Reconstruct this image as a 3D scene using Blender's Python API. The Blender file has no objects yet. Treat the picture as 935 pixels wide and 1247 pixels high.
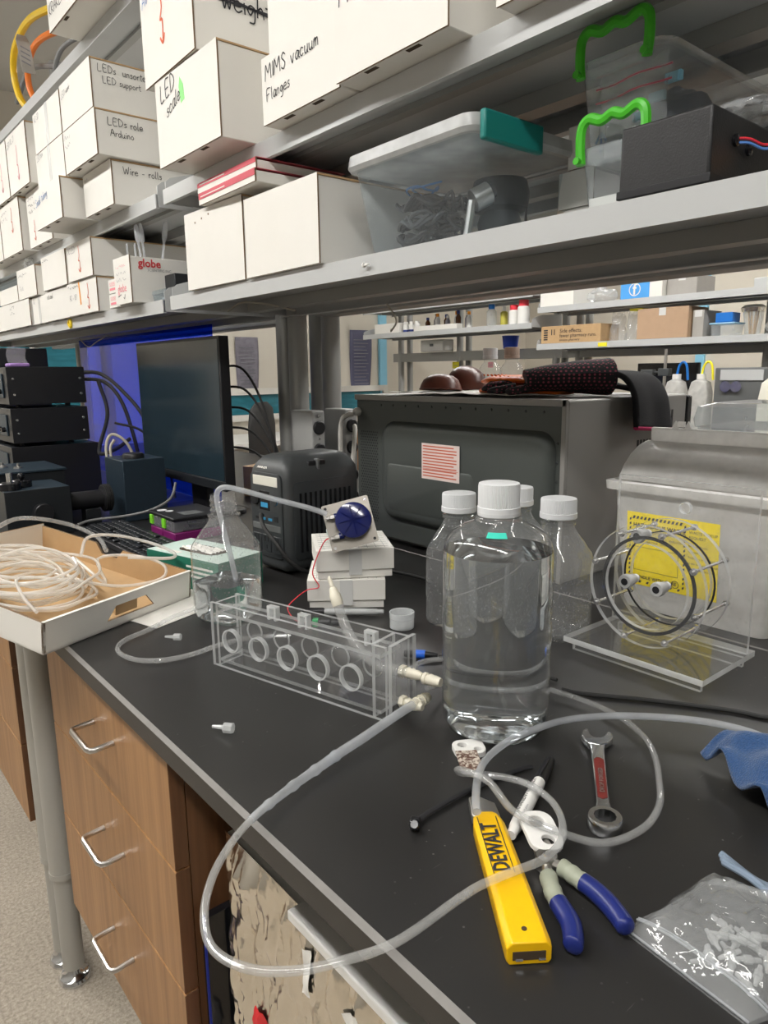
import bpy, bmesh, math, random
from mathutils import Vector, Matrix, Euler, noise as mnoise

random.seed(7)
S = bpy.context.scene
COL = S.collection
PI = math.pi

# ------------------------------------------------------------------ camera
EYE = 1.31            # eye height; the bench top is 0.40 m lower
BENCH = 0.91
pitch, yaw, roll = math.radians(11.18), math.radians(39.77), math.radians(-0.68)
cy, sy = math.cos(yaw), math.sin(yaw)
fwd = Vector((sy * math.cos(pitch), cy * math.cos(pitch), -math.sin(pitch)))
right = Vector((cy, -sy, 0.0))
down = fwd.cross(right)
cr, sr = math.cos(roll), math.sin(roll)
cam_r = cr * right - sr * down
cam_d = sr * right + cr * down
cam = bpy.data.cameras.new('camera')
cam.sensor_fit = 'VERTICAL'
cam.sensor_height = 36.0
cam.lens = 863.6 / 1247.0 * 36.0
cam.clip_start = 0.02
camo = bpy.data.objects.new('camera', cam)
COL.objects.link(camo)
u_ = -cam_d
b_ = -fwd
camo.matrix_world = Matrix(((cam_r.x, u_.x, b_.x, 0), (cam_r.y, u_.y, b_.y, 0), (cam_r.z, u_.z, b_.z, EYE), (0, 0, 0, 1)))
S.camera = camo

# ------------------------------------------------------------------ world, exposure
W = bpy.data.worlds.new('room_world')
S.world = W
W.use_nodes = True
W.node_tree.nodes['Background'].inputs[0].default_value = (0.9, 0.95, 1, 1)
W.node_tree.nodes['Background'].inputs[1].default_value = 0.15
S.view_settings.view_transform = 'Standard'
S.view_settings.look = 'None'
S.view_settings.gamma = 1.0
S.view_settings.use_curve_mapping = False
S.view_settings.exposure = 0.46
LAMP_POWER = 26.0
try:
    S.cycles.use_denoising = True
    S.cycles.max_bounces = 10
    S.cycles.diffuse_bounces = 4
    S.cycles.glossy_bounces = 5
    S.cycles.transmission_bounces = 10
    S.cycles.transparent_max_bounces = 32
    S.cycles.caustics_reflective = False
    S.cycles.caustics_refractive = False
    S.cycles.sample_clamp_indirect = 6.0
except Exception:
    pass


# ------------------------------------------------------------------ mesh helpers
def V(*a):
    return Vector(a)


class MB:
    """collects shapes that together make one part"""
    def __init__(self):
        self.v, self.f, self.m = [], [], []

    def add(self, verts, faces, mi=0):
        o = len(self.v)
        self.v += [Vector(p) for p in verts]
        for f in faces:
            self.f.append([i + o for i in f])
            self.m.append(mi)
        return self

    def box(self, x0, x1, y0, y1, z0, z1, mi=0, mats=None):
        vs = [(x0, y0, z0), (x1, y0, z0), (x1, y1, z0), (x0, y1, z0), (x0, y0, z1), (x1, y0, z1), (x1, y1, z1), (x0, y1, z1)]
        fs = [(0, 3, 2, 1), (4, 5, 6, 7), (0, 1, 5, 4), (1, 2, 6, 5), (2, 3, 7, 6), (3, 0, 4, 7)]
        if mats is None:
            return self.add(vs, fs, mi)
        o = len(self.v)
        self.v += [Vector(p) for p in vs]
        for f, k in zip(fs, mats):
            self.f.append([i + o for i in f])
            self.m.append(k)
        return self

    def obox(self, c, ax, ay, az, sx, sy_, sz, mi=0, mats=None):
        """box centred on c along three axes"""
        b = MB().box(-sx / 2, sx / 2, -sy_ / 2, sy_ / 2, -sz / 2, sz / 2, mi, mats)
        ax, ay, az = Vector(ax).normalized(), Vector(ay).normalized(), Vector(az).normalized()
        c = Vector(c)
        return self.join(b, lambda p: c + ax * p.x + ay * p.y + az * p.z)

    def join(self, other, fn=None):
        o = len(self.v)
        self.v += [fn(p) if fn else p.copy() for p in other.v]
        self.f += [[i + o for i in f] for f in other.f]
        self.m += other.m
        return self

    def lathe(self, prof, n=24, c=(0, 0, 0), axis=(0, 0, 1), mi=0, cap0=True, cap1=True, a0=0.0, squash=None):
        ax = Vector(axis).normalized()
        t = Vector((1, 0, 0)) if abs(ax.x) < 0.9 else Vector((0, 1, 0))
        e1 = (t - ax * t.dot(ax)).normalized()
        e2 = ax.cross(e1)
        c = Vector(c)
        vs, fs = [], []
        for (r, z) in prof:
            for k in range(n):
                a = a0 + 2 * PI * k / n
                ca, sa = math.cos(a), math.sin(a)
                rr = r
                if squash:
                    rr = r * squash(a)
                vs.append(c + ax * z + e1 * (rr * ca) + e2 * (rr * sa))
        for i in range(len(prof) - 1):
            for k in range(n):
                k2 = (k + 1) % n
                fs.append((i * n + k, i * n + k2, (i + 1) * n + k2, (i + 1) * n + k))
        if cap0:
            fs.append(tuple(range(n - 1, -1, -1)))
        if cap1:
            b = (len(prof) - 1) * n
            fs.append(tuple(range(b, b + n)))
        return self.add(vs, fs, mi)

    def cyl(self, p0, p1, r, n=16, mi=0, r1=None):
        p0, p1 = Vector(p0), Vector(p1)
        d = p1 - p0
        return self.lathe([(r, 0), (r if r1 is None else r1, d.length)], n, p0, d, mi)

    def prism(self, poly, z0, z1, mi=0, mi_side=None):
        n = len(poly)
        vs = [(x, y, z0) for x, y in poly] + [(x, y, z1) for x, y in poly]
        self.add(vs, [tuple(range(n - 1, -1, -1)), tuple(range(n, 2 * n))], mi)
        o = len(self.v) - 2 * n
        for i in range(n):
            j = (i + 1) % n
            self.f.append([o + i, o + j, o + n + j, o + n + i])
            self.m.append(mi if mi_side is None else mi_side)
        return self

    def tube(self, pts, r, n=8, closed=False, mi=0, caps=True, ell=None):
        P = [Vector(p) for p in pts]
        N = len(P)
        rs = r if isinstance(r, (list, tuple)) else [r] * N
        T = []
        for i in range(N):
            a = P[i - 1] if (i > 0 or closed) else P[i]
            b = P[(i + 1) % N] if (i < N - 1 or closed) else P[i]
            d = b - a
            T.append(d.normalized() if d.length > 1e-9 else Vector((0, 0, 1)))
        up = Vector((0, 0, 1)) if abs(T[0].z) < 0.9 else Vector((1, 0, 0))
        nrm = (up - T[0] * up.dot(T[0])).normalized()
        vs, fs = [], []
        for i in range(N):
            nrm = nrm - T[i] * nrm.dot(T[i])
            if nrm.length < 1e-6:
                nrm = T[i].orthogonal()
            nrm.normalize()
            bi = T[i].cross(nrm)
            for k in range(n):
                a = 2 * PI * k / n
                e = ell if ell else (1, 1)
                vs.append(P[i] + nrm * (math.cos(a) * rs[i] * e[0]) + bi * (math.sin(a) * rs[i] * e[1]))
        L = N if closed else N - 1
        for i in range(L):
            i2 = (i + 1) % N
            for k in range(n):
                k2 = (k + 1) % n
                fs.append((i * n + k, i * n + k2, i2 * n + k2, i2 * n + k))
        if caps and not closed:
            fs.append(tuple(range(n - 1, -1, -1)))
            fs.append(tuple(range((N - 1) * n, N * n)))
        return self.add(vs, fs, mi)

    def grid(self, fn, nu, nv, mi=0):
        vs = [fn(i / nu, j / nv) for j in range(nv + 1) for i in range(nu + 1)]
        fs = [(j * (nu + 1) + i, j * (nu + 1) + i + 1, (j + 1) * (nu + 1) + i + 1, (j + 1) * (nu + 1) + i) for j in range(nv) for i in range(nu)]
        return self.add(vs, fs, mi)

    def sphere(self, c, r, n=16, m=8, sc=(1, 1, 1), mi=0):
        c = Vector(c)
        prof = [(math.sin(PI * i / m) * r, -math.cos(PI * i / m) * r) for i in range(1, m)]
        b = MB().lathe(prof, n)
        return self.join(b, lambda p: c + Vector((p.x * sc[0], p.y * sc[1], p.z * sc[2]))) if mi == 0 else self

    def xf(self, M):
        self.v = [M @ p for p in self.v]
        return self

    def build(self, name, mats, parent=None, smooth=35, bevel=0.0, seg=2, loc=None, rot=None, solid=0.0, sub=0):
        me = bpy.data.meshes.new(name)
        me.from_pydata([tuple(p) for p in self.v], [], self.f)
        if not isinstance(mats, (list, tuple)):
            mats = [mats]
        for m in mats:
            me.materials.append(m)
        if len(mats) > 1:
            me.polygons.foreach_set('material_index', self.m)
        if smooth:
            me.polygons.foreach_set('use_smooth', [True] * len(me.polygons))
            try:
                me.set_sharp_from_angle(angle=math.radians(smooth))
            except Exception:
                pass
        me.update()
        o = bpy.data.objects.new(name, me)
        COL.objects.link(o)
        if parent is not None:
            o.parent = parent
        if loc is not None:
            o.location = loc
        if rot is not None:
            o.rotation_euler = rot
        if solid:
            md = o.modifiers.new('thickness', 'SOLIDIFY')
            md.thickness = solid
            md.offset = 0
        if bevel:
            md = o.modifiers.new('bevel', 'BEVEL')
            md.width = bevel
            md.segments = seg
            md.limit_method = 'ANGLE'
            md.angle_limit = math.radians(40)
            md.harden_normals = False
        if sub:
            md = o.modifiers.new('subdivision', 'SUBSURF')
            md.levels = sub
            md.render_levels = sub
        return o


def spline(pts, per=8, closed=False):
    """Catmull-Rom through the points"""
    P = [Vector(p) for p in pts]
    n = len(P)
    out = []
    L = n if closed else n - 1
    for i in range(L):
        if closed:
            p0, p1, p2, p3 = P[(i - 1) % n], P[i], P[(i + 1) % n], P[(i + 2) % n]
        else:
            p1, p2 = P[i], P[i + 1]
            p0 = P[i - 1] if i > 0 else p1 * 2 - p2
            p3 = P[i + 2] if i + 2 < n else p2 * 2 - p1
        for k in range(per):
            t = k / per
            out.append(0.5 * ((2 * p1) + (p2 - p0) * t + (2 * p0 - 5 * p1 + 4 * p2 - p3) * t * t + (3 * p1 - p0 - 3 * p2 + p3) * t ** 3))
    if not closed:
        out.append(P[-1])
    return out


def tag(o, label=None, cat=None, group=None, kind=None):
    if label:
        o['label'] = label
    if cat:
        o['category'] = cat
    if group:
        o['group'] = group
    if kind:
        o['kind'] = kind
    return o


def thing(name, label, cat, loc=(0, 0, 0), rz=0.0, group=None, rot=None):
    o = bpy.data.objects.new(name, None)
    o.empty_display_size = 0.03
    COL.objects.link(o)
    o.location = loc
    o.rotation_euler = rot if rot is not None else (0, 0, rz)
    return tag(o, label, cat, group)


def dup(root, loc, rz=None, label=None, group=None):
    r = root.copy()
    COL.objects.link(r)
    r.location = loc
    if rz is not None:
        r.rotation_euler = (0, 0, rz)
    if label:
        r['label'] = label
    if group:
        r['group'] = group
    for ch in list(root.children):
        c = ch.copy()
        COL.objects.link(c)
        c.parent = r
        for g in list(ch.children):
            d = g.copy()
            COL.objects.link(d)
            d.parent = c
    return r


def rrect(w, h, r, n=5, cx=0.0, cy_=0.0):
    """rounded rectangle outline"""
    out = []
    for (sx, sy_, a0) in ((1, 1, 0), (-1, 1, 90), (-1, -1, 180), (1, -1, 270)):
        for k in range(n + 1):
            a = math.radians(a0 + 90 * k / n)
            out.append((cx + sx * (w / 2 - r) + r * math.cos(a), cy_ + sy_ * (h / 2 - r) + r * math.sin(a)))
    return out


def loft(sections, cap0=True, cap1=True, mb=None, mi=0):
    """sections: lists of equal length of 3-D points"""
    mb = mb or MB()
    n = len(sections[0])
    vs = [p for s in sections for p in s]
    fs = []
    for i in range(len(sections) - 1):
        for k in range(n):
            k2 = (k + 1) % n
            fs.append((i * n + k, i * n + k2, (i + 1) * n + k2, (i + 1) * n + k))
    if cap0:
        fs.append(tuple(range(n - 1, -1, -1)))
    if cap1:
        b = (len(sections) - 1) * n
        fs.append(tuple(range(b, b + n)))
    return mb.add(vs, fs, mi)


# ------------------------------------------------------------------ materials
MATS = {}


def nt(name):
    m = bpy.data.materials.new(name)
    m.use_nodes = True
    t = m.node_tree
    t.nodes.clear()
    out = t.nodes.new('ShaderNodeOutputMaterial')
    return m, t, out


def N(t, kind, **kw):
    n = t.nodes.new(kind)
    for k, v in kw.items():
        if k in n.inputs:
            n.inputs[k].default_value = v
        else:
            setattr(n, k, v)
    return n


def rgb(c):
    return (c[0], c[1], c[2], 1.0)


def pm(name, col, rough=0.5, metal=0.0, var=0.06, scale=30.0, bump=0.0, bscale=None, coat=0.0, trans=0.0, ior=1.45, spec=0.5, emis=None, es=0.0, stretch=None, sheen=0.0, alpha=1.0, sss=0.0):
    """principled material with procedural colour variation and relief"""
    m, t, out = nt(name)
    b = N(t, 'ShaderNodeBsdfPrincipled')
    b.inputs['Roughness'].default_value = rough
    b.inputs['Metallic'].default_value = metal
    b.inputs['IOR'].default_value = ior
    b.inputs['Specular IOR Level'].default_value = spec
    b.inputs['Coat Weight'].default_value = coat
    b.inputs['Transmission Weight'].default_value = trans
    b.inputs['Sheen Weight'].default_value = sheen
    b.inputs['Alpha'].default_value = alpha
    if sss:
        b.inputs['Subsurface Weight'].default_value = sss
        b.inputs['Subsurface Radius'].default_value = (0.01, 0.01, 0.01)
    tc = N(t, 'ShaderNodeTexCoord')
    mp = N(t, 'ShaderNodeMapping')
    if stretch:
        mp.inputs['Scale'].default_value = stretch
    t.links.new(tc.outputs['Object'], mp.inputs['Vector'])
    nz = N(t, 'ShaderNodeTexNoise', Scale=scale, Detail=4.0)
    t.links.new(mp.outputs[0], nz.inputs['Vector'])
    mx = N(t, 'ShaderNodeMix', data_type='RGBA')
    mx.inputs[6].default_value = rgb([c * (1 - var) for c in col])
    mx.inputs[7].default_value = rgb([min(1, c * (1 + var)) for c in col])
    t.links.new(nz.outputs['Fac'], mx.inputs[0])
    t.links.new(mx.outputs[2], b.inputs['Base Color'])
    if bump:
        n2 = N(t, 'ShaderNodeTexNoise', Scale=bscale or scale * 3, Detail=3.0)
        t.links.new(mp.outputs[0], n2.inputs['Vector'])
        bp = N(t, 'ShaderNodeBump', Strength=bump, Distance=0.002)
        t.links.new(n2.outputs['Fac'], bp.inputs['Height'])
        t.links.new(bp.outputs[0], b.inputs['Normal'])
    if emis:
        b.inputs['Emission Color'].default_value = rgb(emis)
        b.inputs['Emission Strength'].default_value = es
    t.links.new(b.outputs[0], out.inputs[0])
    MATS[name] = m
    return m


def clear(name, tint=(1, 1, 1), haze=0.06, hazecol=(0.9, 0.92, 0.93), ior=1.46, rough=0.04, specks=0.0, speck_scale=120.0, bump=0.0, bscale=20.0, hmin=None):
    """thin clear plastic: sees through, mirrors at the angle its index gives, with a little surface haze"""
    m, t, out = nt(name)
    tr = N(t, 'ShaderNodeBsdfTransparent', Color=rgb(tint))
    gl = N(t, 'ShaderNodeBsdfGlossy', Roughness=rough)
    df = N(t, 'ShaderNodeBsdfDiffuse', Color=rgb(hazecol))
    tl = N(t, 'ShaderNodeBsdfTranslucent', Color=rgb(hazecol))
    dd = N(t, 'ShaderNodeMixShader', Fac=0.45)
    t.links.new(df.outputs[0], dd.inputs[1])
    t.links.new(tl.outputs[0], dd.inputs[2])
    m1 = N(t, 'ShaderNodeMixShader')
    t.links.new(tr.outputs[0], m1.inputs[1])
    t.links.new(dd.outputs[0], m1.inputs[2])
    tc = N(t, 'ShaderNodeTexCoord')
    nz = N(t, 'ShaderNodeTexNoise', Scale=25.0, Detail=3.0)
    t.links.new(tc.outputs['Object'], nz.inputs['Vector'])
    mr = N(t, 'ShaderNodeMapRange')
    mr.inputs['To Min'].default_value = haze * 0.6
    mr.inputs['To Max'].default_value = haze * 1.4
    t.links.new(nz.outputs['Fac'], mr.inputs['Value'])
    fac = mr.outputs[0]
    if specks:
        vo = N(t, 'ShaderNodeTexVoronoi', Scale=speck_scale)
        t.links.new(tc.outputs['Object'], vo.inputs['Vector'])
        r2 = N(t, 'ShaderNodeMapRange')
        r2.inputs['From Min'].default_value = 0.12
        r2.inputs['From Max'].default_value = 0.22
        r2.inputs['To Min'].default_value = specks
        r2.inputs['To Max'].default_value = 0.0
        t.links.new(vo.outputs['Distance'], r2.inputs['Value'])
        ad = N(t, 'ShaderNodeMath', operation='ADD')
        ad.use_clamp = True
        t.links.new(fac, ad.inputs[0])
        t.links.new(r2.outputs[0], ad.inputs[1])
        fac = ad.outputs[0]
    t.links.new(fac, m1.inputs[0])
    # Schlick reflectance for the plastic's index, the same from both sides of the sheet
    f0 = ((ior - 1) / (ior + 1)) ** 2
    fr = N(t, 'ShaderNodeLayerWeight', Blend=0.5)
    pw = N(t, 'ShaderNodeMath', operation='POWER')
    pw.inputs[1].default_value = 5.0
    t.links.new(fr.outputs['Facing'], pw.inputs[0])
    ma = N(t, 'ShaderNodeMath', operation='MULTIPLY_ADD')
    ma.inputs[1].default_value = 1 - f0
    ma.inputs[2].default_value = f0
    t.links.new(pw.outputs[0], ma.inputs[0])
    m2 = N(t, 'ShaderNodeMixShader')
    t.links.new(ma.outputs[0], m2.inputs[0])
    t.links.new(m1.outputs[0], m2.inputs[1])
    t.links.new(gl.outputs[0], m2.inputs[2])
    if bump:
        n2 = N(t, 'ShaderNodeTexNoise', Scale=bscale, Detail=3.0)
        t.links.new(tc.outputs['Object'], n2.inputs['Vector'])
        bp = N(t, 'ShaderNodeBump', Strength=bump, Distance=0.01)
        t.links.new(n2.outputs['Fac'], bp.inputs['Height'])
        t.links.new(bp.outputs[0], gl.inputs['Normal'])
        t.links.new(bp.outputs[0], fr.inputs['Normal'])
    t.links.new(m2.outputs[0], out.inputs[0])
    MATS[name] = m
    return m


def wood(name, c0, c1):
    m, t, out = nt(name)
    b = N(t, 'ShaderNodeBsdfPrincipled', Roughness=0.42)
    tc = N(t, 'ShaderNodeTexCoord')
    mp = N(t, 'ShaderNodeMapping')
    mp.inputs['Scale'].default_value = (14, 14, 0.5)
    t.links.new(tc.outputs['Object'], mp.inputs['Vector'])
    nz = N(t, 'ShaderNodeTexNoise', Scale=5.0, Detail=8.0, Roughness=0.7, Distortion=0.4)
    t.links.new(mp.outputs[0], nz.inputs['Vector'])
    cr_ = N(t, 'ShaderNodeValToRGB')
    cr_.color_ramp.elements[0].position = 0.32
    cr_.color_ramp.elements[0].color = rgb(c0)
    cr_.color_ramp.elements[1].position = 0.68
    cr_.color_ramp.elements[1].color = rgb(c1)
    t.links.new(nz.outputs['Fac'], cr_.inputs[0])
    t.links.new(cr_.outputs[0], b.inputs['Base Color'])
    t.links.new(b.outputs[0], out.inputs[0])
    MATS[name] = m
    return m


white_card = pm('white_card', (0.80, 0.78, 0.73), 0.7, var=0.03, scale=12, bump=0.06, bscale=120)
kraft = pm('kraft', (0.50, 0.33, 0.17), 0.8, var=0.10, scale=40, bump=0.1)
kraft_dark = pm('kraft_dark', (0.20, 0.13, 0.075), 0.85, var=0.2, scale=60)
slot_dark = pm('slot_dark', (0.06, 0.04, 0.022), 0.9)
ink = pm('ink', (0.03, 0.03, 0.035), 0.6)
ink_grey = pm('ink_grey', (0.22, 0.22, 0.24), 0.6)
ink_blue = pm('ink_blue', (0.06, 0.22, 0.55), 0.6)
ink_red = pm('ink_red', (0.85, 0.16, 0.06), 0.6)
ink_pink = pm('ink_pink', (0.85, 0.25, 0.3), 0.6)
ink_orange = pm('ink_orange', (0.95, 0.36, 0.02), 0.6)
ink_green = pm('ink_green', (0.30, 0.80, 0.25), 0.6)
clear_tape = pm('clear_tape', (0.66, 0.66, 0.645), 0.25, var=0.03)
steel_paint = pm('steel_paint', (0.50, 0.51, 0.51), 0.35, metal=0.0, var=0.03, scale=8, bump=0.03, bscale=300)
steel_post = pm('steel_post', (0.36, 0.36, 0.345), 0.42, metal=0.25, var=0.03, scale=10)
leg_paint = pm('leg_paint', (0.42, 0.41, 0.375), 0.4, metal=0.1, var=0.03, scale=10)
chrome = pm('chrome', (0.72, 0.73, 0.74), 0.16, metal=1.0, var=0.05, scale=20)
brushed = pm('brushed', (0.62, 0.60, 0.57), 0.32, metal=1.0, var=0.06, scale=30)
screw_metal = pm('screw_metal', (0.80, 0.80, 0.80), 0.25, metal=1.0)
black_plastic = pm('black_plastic', (0.012, 0.012, 0.014), 0.45, var=0.1)
black_gloss = pm('black_gloss', (0.010, 0.010, 0.012), 0.15, var=0.1)
black_anod = pm('black_anod', (0.016, 0.018, 0.021), 0.36, var=0.15, scale=60)
black_rubber = pm('black_rubber', (0.018, 0.018, 0.018), 0.6)
anod_blue = pm('anod_blue', (0.035, 0.055, 0.075), 0.38, metal=0.4, var=0.12, scale=60)
dark_grey = pm('dark_grey', (0.055, 0.06, 0.062), 0.5, var=0.05)
mid_grey = pm('mid_grey', (0.12, 0.125, 0.125), 0.5, var=0.05)
white_plastic = pm('white_plastic', (0.78, 0.77, 0.74), 0.4, var=0.02)
cap_white = pm('cap_white', (0.74, 0.75, 0.76), 0.4, var=0.02, sss=0.2)
ivory = pm('ivory', (0.74, 0.70, 0.58), 0.4, var=0.03)
oak = wood('oak', (0.28, 0.132, 0.048), (0.44, 0.235, 0.095))
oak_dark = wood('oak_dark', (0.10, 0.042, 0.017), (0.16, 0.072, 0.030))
oak_groove = pm('oak_groove', (0.20, 0.08, 0.03), 0.6)


def bench_material():
    m, t, out = nt('epoxy_bench')
    b = N(t, 'ShaderNodeBsdfPrincipled', Roughness=0.3)
    b.inputs['Specular IOR Level'].default_value = 0.5
    tc = N(t, 'ShaderNodeTexCoord')
    nz = N(t, 'ShaderNodeTexNoise', Scale=6.0, Detail=6.0)
    t.links.new(tc.outputs['Object'], nz.inputs['Vector'])
    c1 = N(t, 'ShaderNodeMix', data_type='RGBA')
    c1.inputs[6].default_value = (0.016, 0.0155, 0.0155, 1)
    c1.inputs[7].default_value = (0.028, 0.027, 0.026, 1)
    t.links.new(nz.outputs['Fac'], c1.inputs[0])
    # dust specks and short scratches worn into the top
    vo = N(t, 'ShaderNodeTexVoronoi', Scale=75.0)
    t.links.new(tc.outputs['Object'], vo.inputs['Vector'])
    r = N(t, 'ShaderNodeMapRange')
    r.inputs['From Min'].default_value = 0.05
    r.inputs['From Max'].default_value = 0.085
    r.inputs['To Min'].default_value = 1.0
    r.inputs['To Max'].default_value = 0.0
    t.links.new(vo.outputs['Distance'], r.inputs['Value'])
    wn = N(t, 'ShaderNodeTexNoise', Scale=9.0, Detail=2.0)
    t.links.new(tc.outputs['Object'], wn.inputs['Vector'])
    r2 = N(t, 'ShaderNodeMapRange')
    r2.inputs['From Min'].default_value = 0.5
    r2.inputs['From Max'].default_value = 0.65
    t.links.new(wn.outputs['Fac'], r2.inputs['Value'])
    mu = N(t, 'ShaderNodeMath', operation='MULTIPLY')
    t.links.new(r.outputs[0], mu.inputs[0])
    t.links.new(r2.outputs[0], mu.inputs[1])
    mp = N(t, 'ShaderNodeMapping')
    mp.inputs['Rotation'].default_value = (0, 0, 0.7)
    mp.inputs['Scale'].default_value = (4, 60, 1)
    t.links.new(tc.outputs['Object'], mp.inputs['Vector'])
    v2 = N(t, 'ShaderNodeTexVoronoi', Scale=2.2)
    t.links.new(mp.outputs[0], v2.inputs['Vector'])
    r3 = N(t, 'ShaderNodeMapRange')
    r3.inputs['From Min'].default_value = 0.03
    r3.inputs['From Max'].default_value = 0.06
    r3.inputs['To Min'].default_value = 0.35
    r3.inputs['To Max'].default_value = 0.0
    t.links.new(v2.outputs['Distance'], r3.inputs['Value'])
    mxm = N(t, 'ShaderNodeMath', operation='MAXIMUM')
    t.links.new(mu.outputs[0], mxm.inputs[0])
    t.links.new(r3.outputs[0], mxm.inputs[1])
    c2 = N(t, 'ShaderNodeMix', data_type='RGBA')
    c2.inputs[7].default_value = (0.16, 0.155, 0.15, 1)
    t.links.new(mxm.outputs[0], c2.inputs[0])
    t.links.new(c1.outputs[2], c2.inputs[6])
    t.links.new(c2.outputs[2], b.inputs['Base Color'])
    rr = N(t, 'ShaderNodeMapRange')
    rr.inputs['To Min'].default_value = 0.26
    rr.inputs['To Max'].default_value = 0.40
    t.links.new(nz.outputs['Fac'], rr.inputs['Value'])
    t.links.new(rr.outputs[0], b.inputs['Roughness'])
    t.links.new(b.outputs[0], out.inputs[0])
    return m


def floor_material():
    m, t, out = nt('polished_concrete')
    b = N(t, 'ShaderNodeBsdfPrincipled', Roughness=0.45)
    tc = N(t, 'ShaderNodeTexCoord')
    a = N(t, 'ShaderNodeTexNoise', Scale=130.0, Detail=5.0, Roughness=0.8)
    t.links.new(tc.outputs['Object'], a.inputs['Vector'])
    cr_ = N(t, 'ShaderNodeValToRGB')
    e = cr_.color_ramp.elements
    e[0].position = 0.34
    e[0].color = (0.26, 0.22, 0.165, 1)
    e[1].position = 0.66
    e[1].color = (0.60, 0.53, 0.44, 1)
    t.links.new(a.outputs['Fac'], cr_.inputs[0])
    n2 = N(t, 'ShaderNodeTexNoise', Scale=3.0, Detail=3.0)
    t.links.new(tc.outputs['Object'], n2.inputs['Vector'])
    mx = N(t, 'ShaderNodeMix', data_type='RGBA')
    mx.blend_type = 'MULTIPLY'
    mx.inputs[0].default_value = 0.35
    t.links.new(cr_.outputs[0], mx.inputs[6])
    t.links.new(n2.outputs['Fac'], mx.inputs[7])
    t.links.new(mx.outputs[2], b.inputs['Base Color'])
    t.links.new(b.outputs[0], out.inputs[0])
    return m


epoxy = bench_material()
epoxy_edge = pm('epoxy_edge', (0.040, 0.036, 0.032), 0.45, var=0.1, scale=40)
epoxy_chamfer_lit = pm('epoxy_chamfer_lit', (0.23, 0.22, 0.21), 0.35, var=0.2, scale=50)  # paler than the epoxy: light caught on the bevel, put into its colour
concrete = floor_material()
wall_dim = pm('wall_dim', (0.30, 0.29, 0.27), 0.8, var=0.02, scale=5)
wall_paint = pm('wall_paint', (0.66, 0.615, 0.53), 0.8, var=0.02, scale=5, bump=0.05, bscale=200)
ceil_paint = pm('ceil_paint', (0.62, 0.61, 0.58), 0.85, var=0.02)
acr = clear('acrylic_face', haze=0.03, ior=1.49, rough=0.035, specks=0.06, speck_scale=90)
acr_edge = clear('acrylic_edge', haze=0.62, hazecol=(0.9, 0.92, 0.92), ior=1.5, rough=0.15)
bottle_clear = clear('bottle_clear', haze=0.11, ior=1.65, rough=0.04, specks=0.28, speck_scale=170)
bottle_plain = clear('bottle_plain', haze=0.08, ior=1.6, rough=0.05)
bin_clear = clear('bin_clear', tint=(0.88, 0.93, 0.96), haze=0.13, hazecol=(0.72, 0.76, 0.78), rough=0.15)
bag_clear = clear('bag_clear', haze=0.24, hazecol=(0.85, 0.87, 0.88), ior=1.55, rough=0.10, bump=0.35, bscale=45)
tube_clear = clear('tube_clear', tint=(0.97, 0.98, 0.99), haze=0.24, hazecol=(0.95, 0.95, 0.93), ior=1.5, rough=0.04)
tube_milky = clear('tube_milky', tint=(0.96, 0.97, 0.99), haze=0.38, hazecol=(0.88, 0.91, 0.94), ior=1.5, rough=0.06)
blue_acr = clear('blue_acrylic', tint=(0.04, 0.22, 1.0), haze=0.05, hazecol=(0.0, 0.05, 0.6), rough=0.03)


def water_material():
    m, t, out = nt('water')
    g = N(t, 'ShaderNodeBsdfGlass', IOR=1.33, Roughness=0.0)
    g.inputs['Color'].default_value = (0.96, 0.98, 0.99, 1)
    tc = N(t, 'ShaderNodeTexCoord')
    nz = N(t, 'ShaderNodeTexNoise', Scale=14.0, Detail=2.0)
    t.links.new(tc.outputs['Object'], nz.inputs['Vector'])
    bp = N(t, 'ShaderNodeBump', Strength=0.004, Distance=0.01)
    t.links.new(nz.outputs['Fac'], bp.inputs['Height'])
    t.links.new(bp.outputs[0], g.inputs['Normal'])
    t.links.new(g.outputs[0], out.inputs[0])
    return m


water = water_material()

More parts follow.
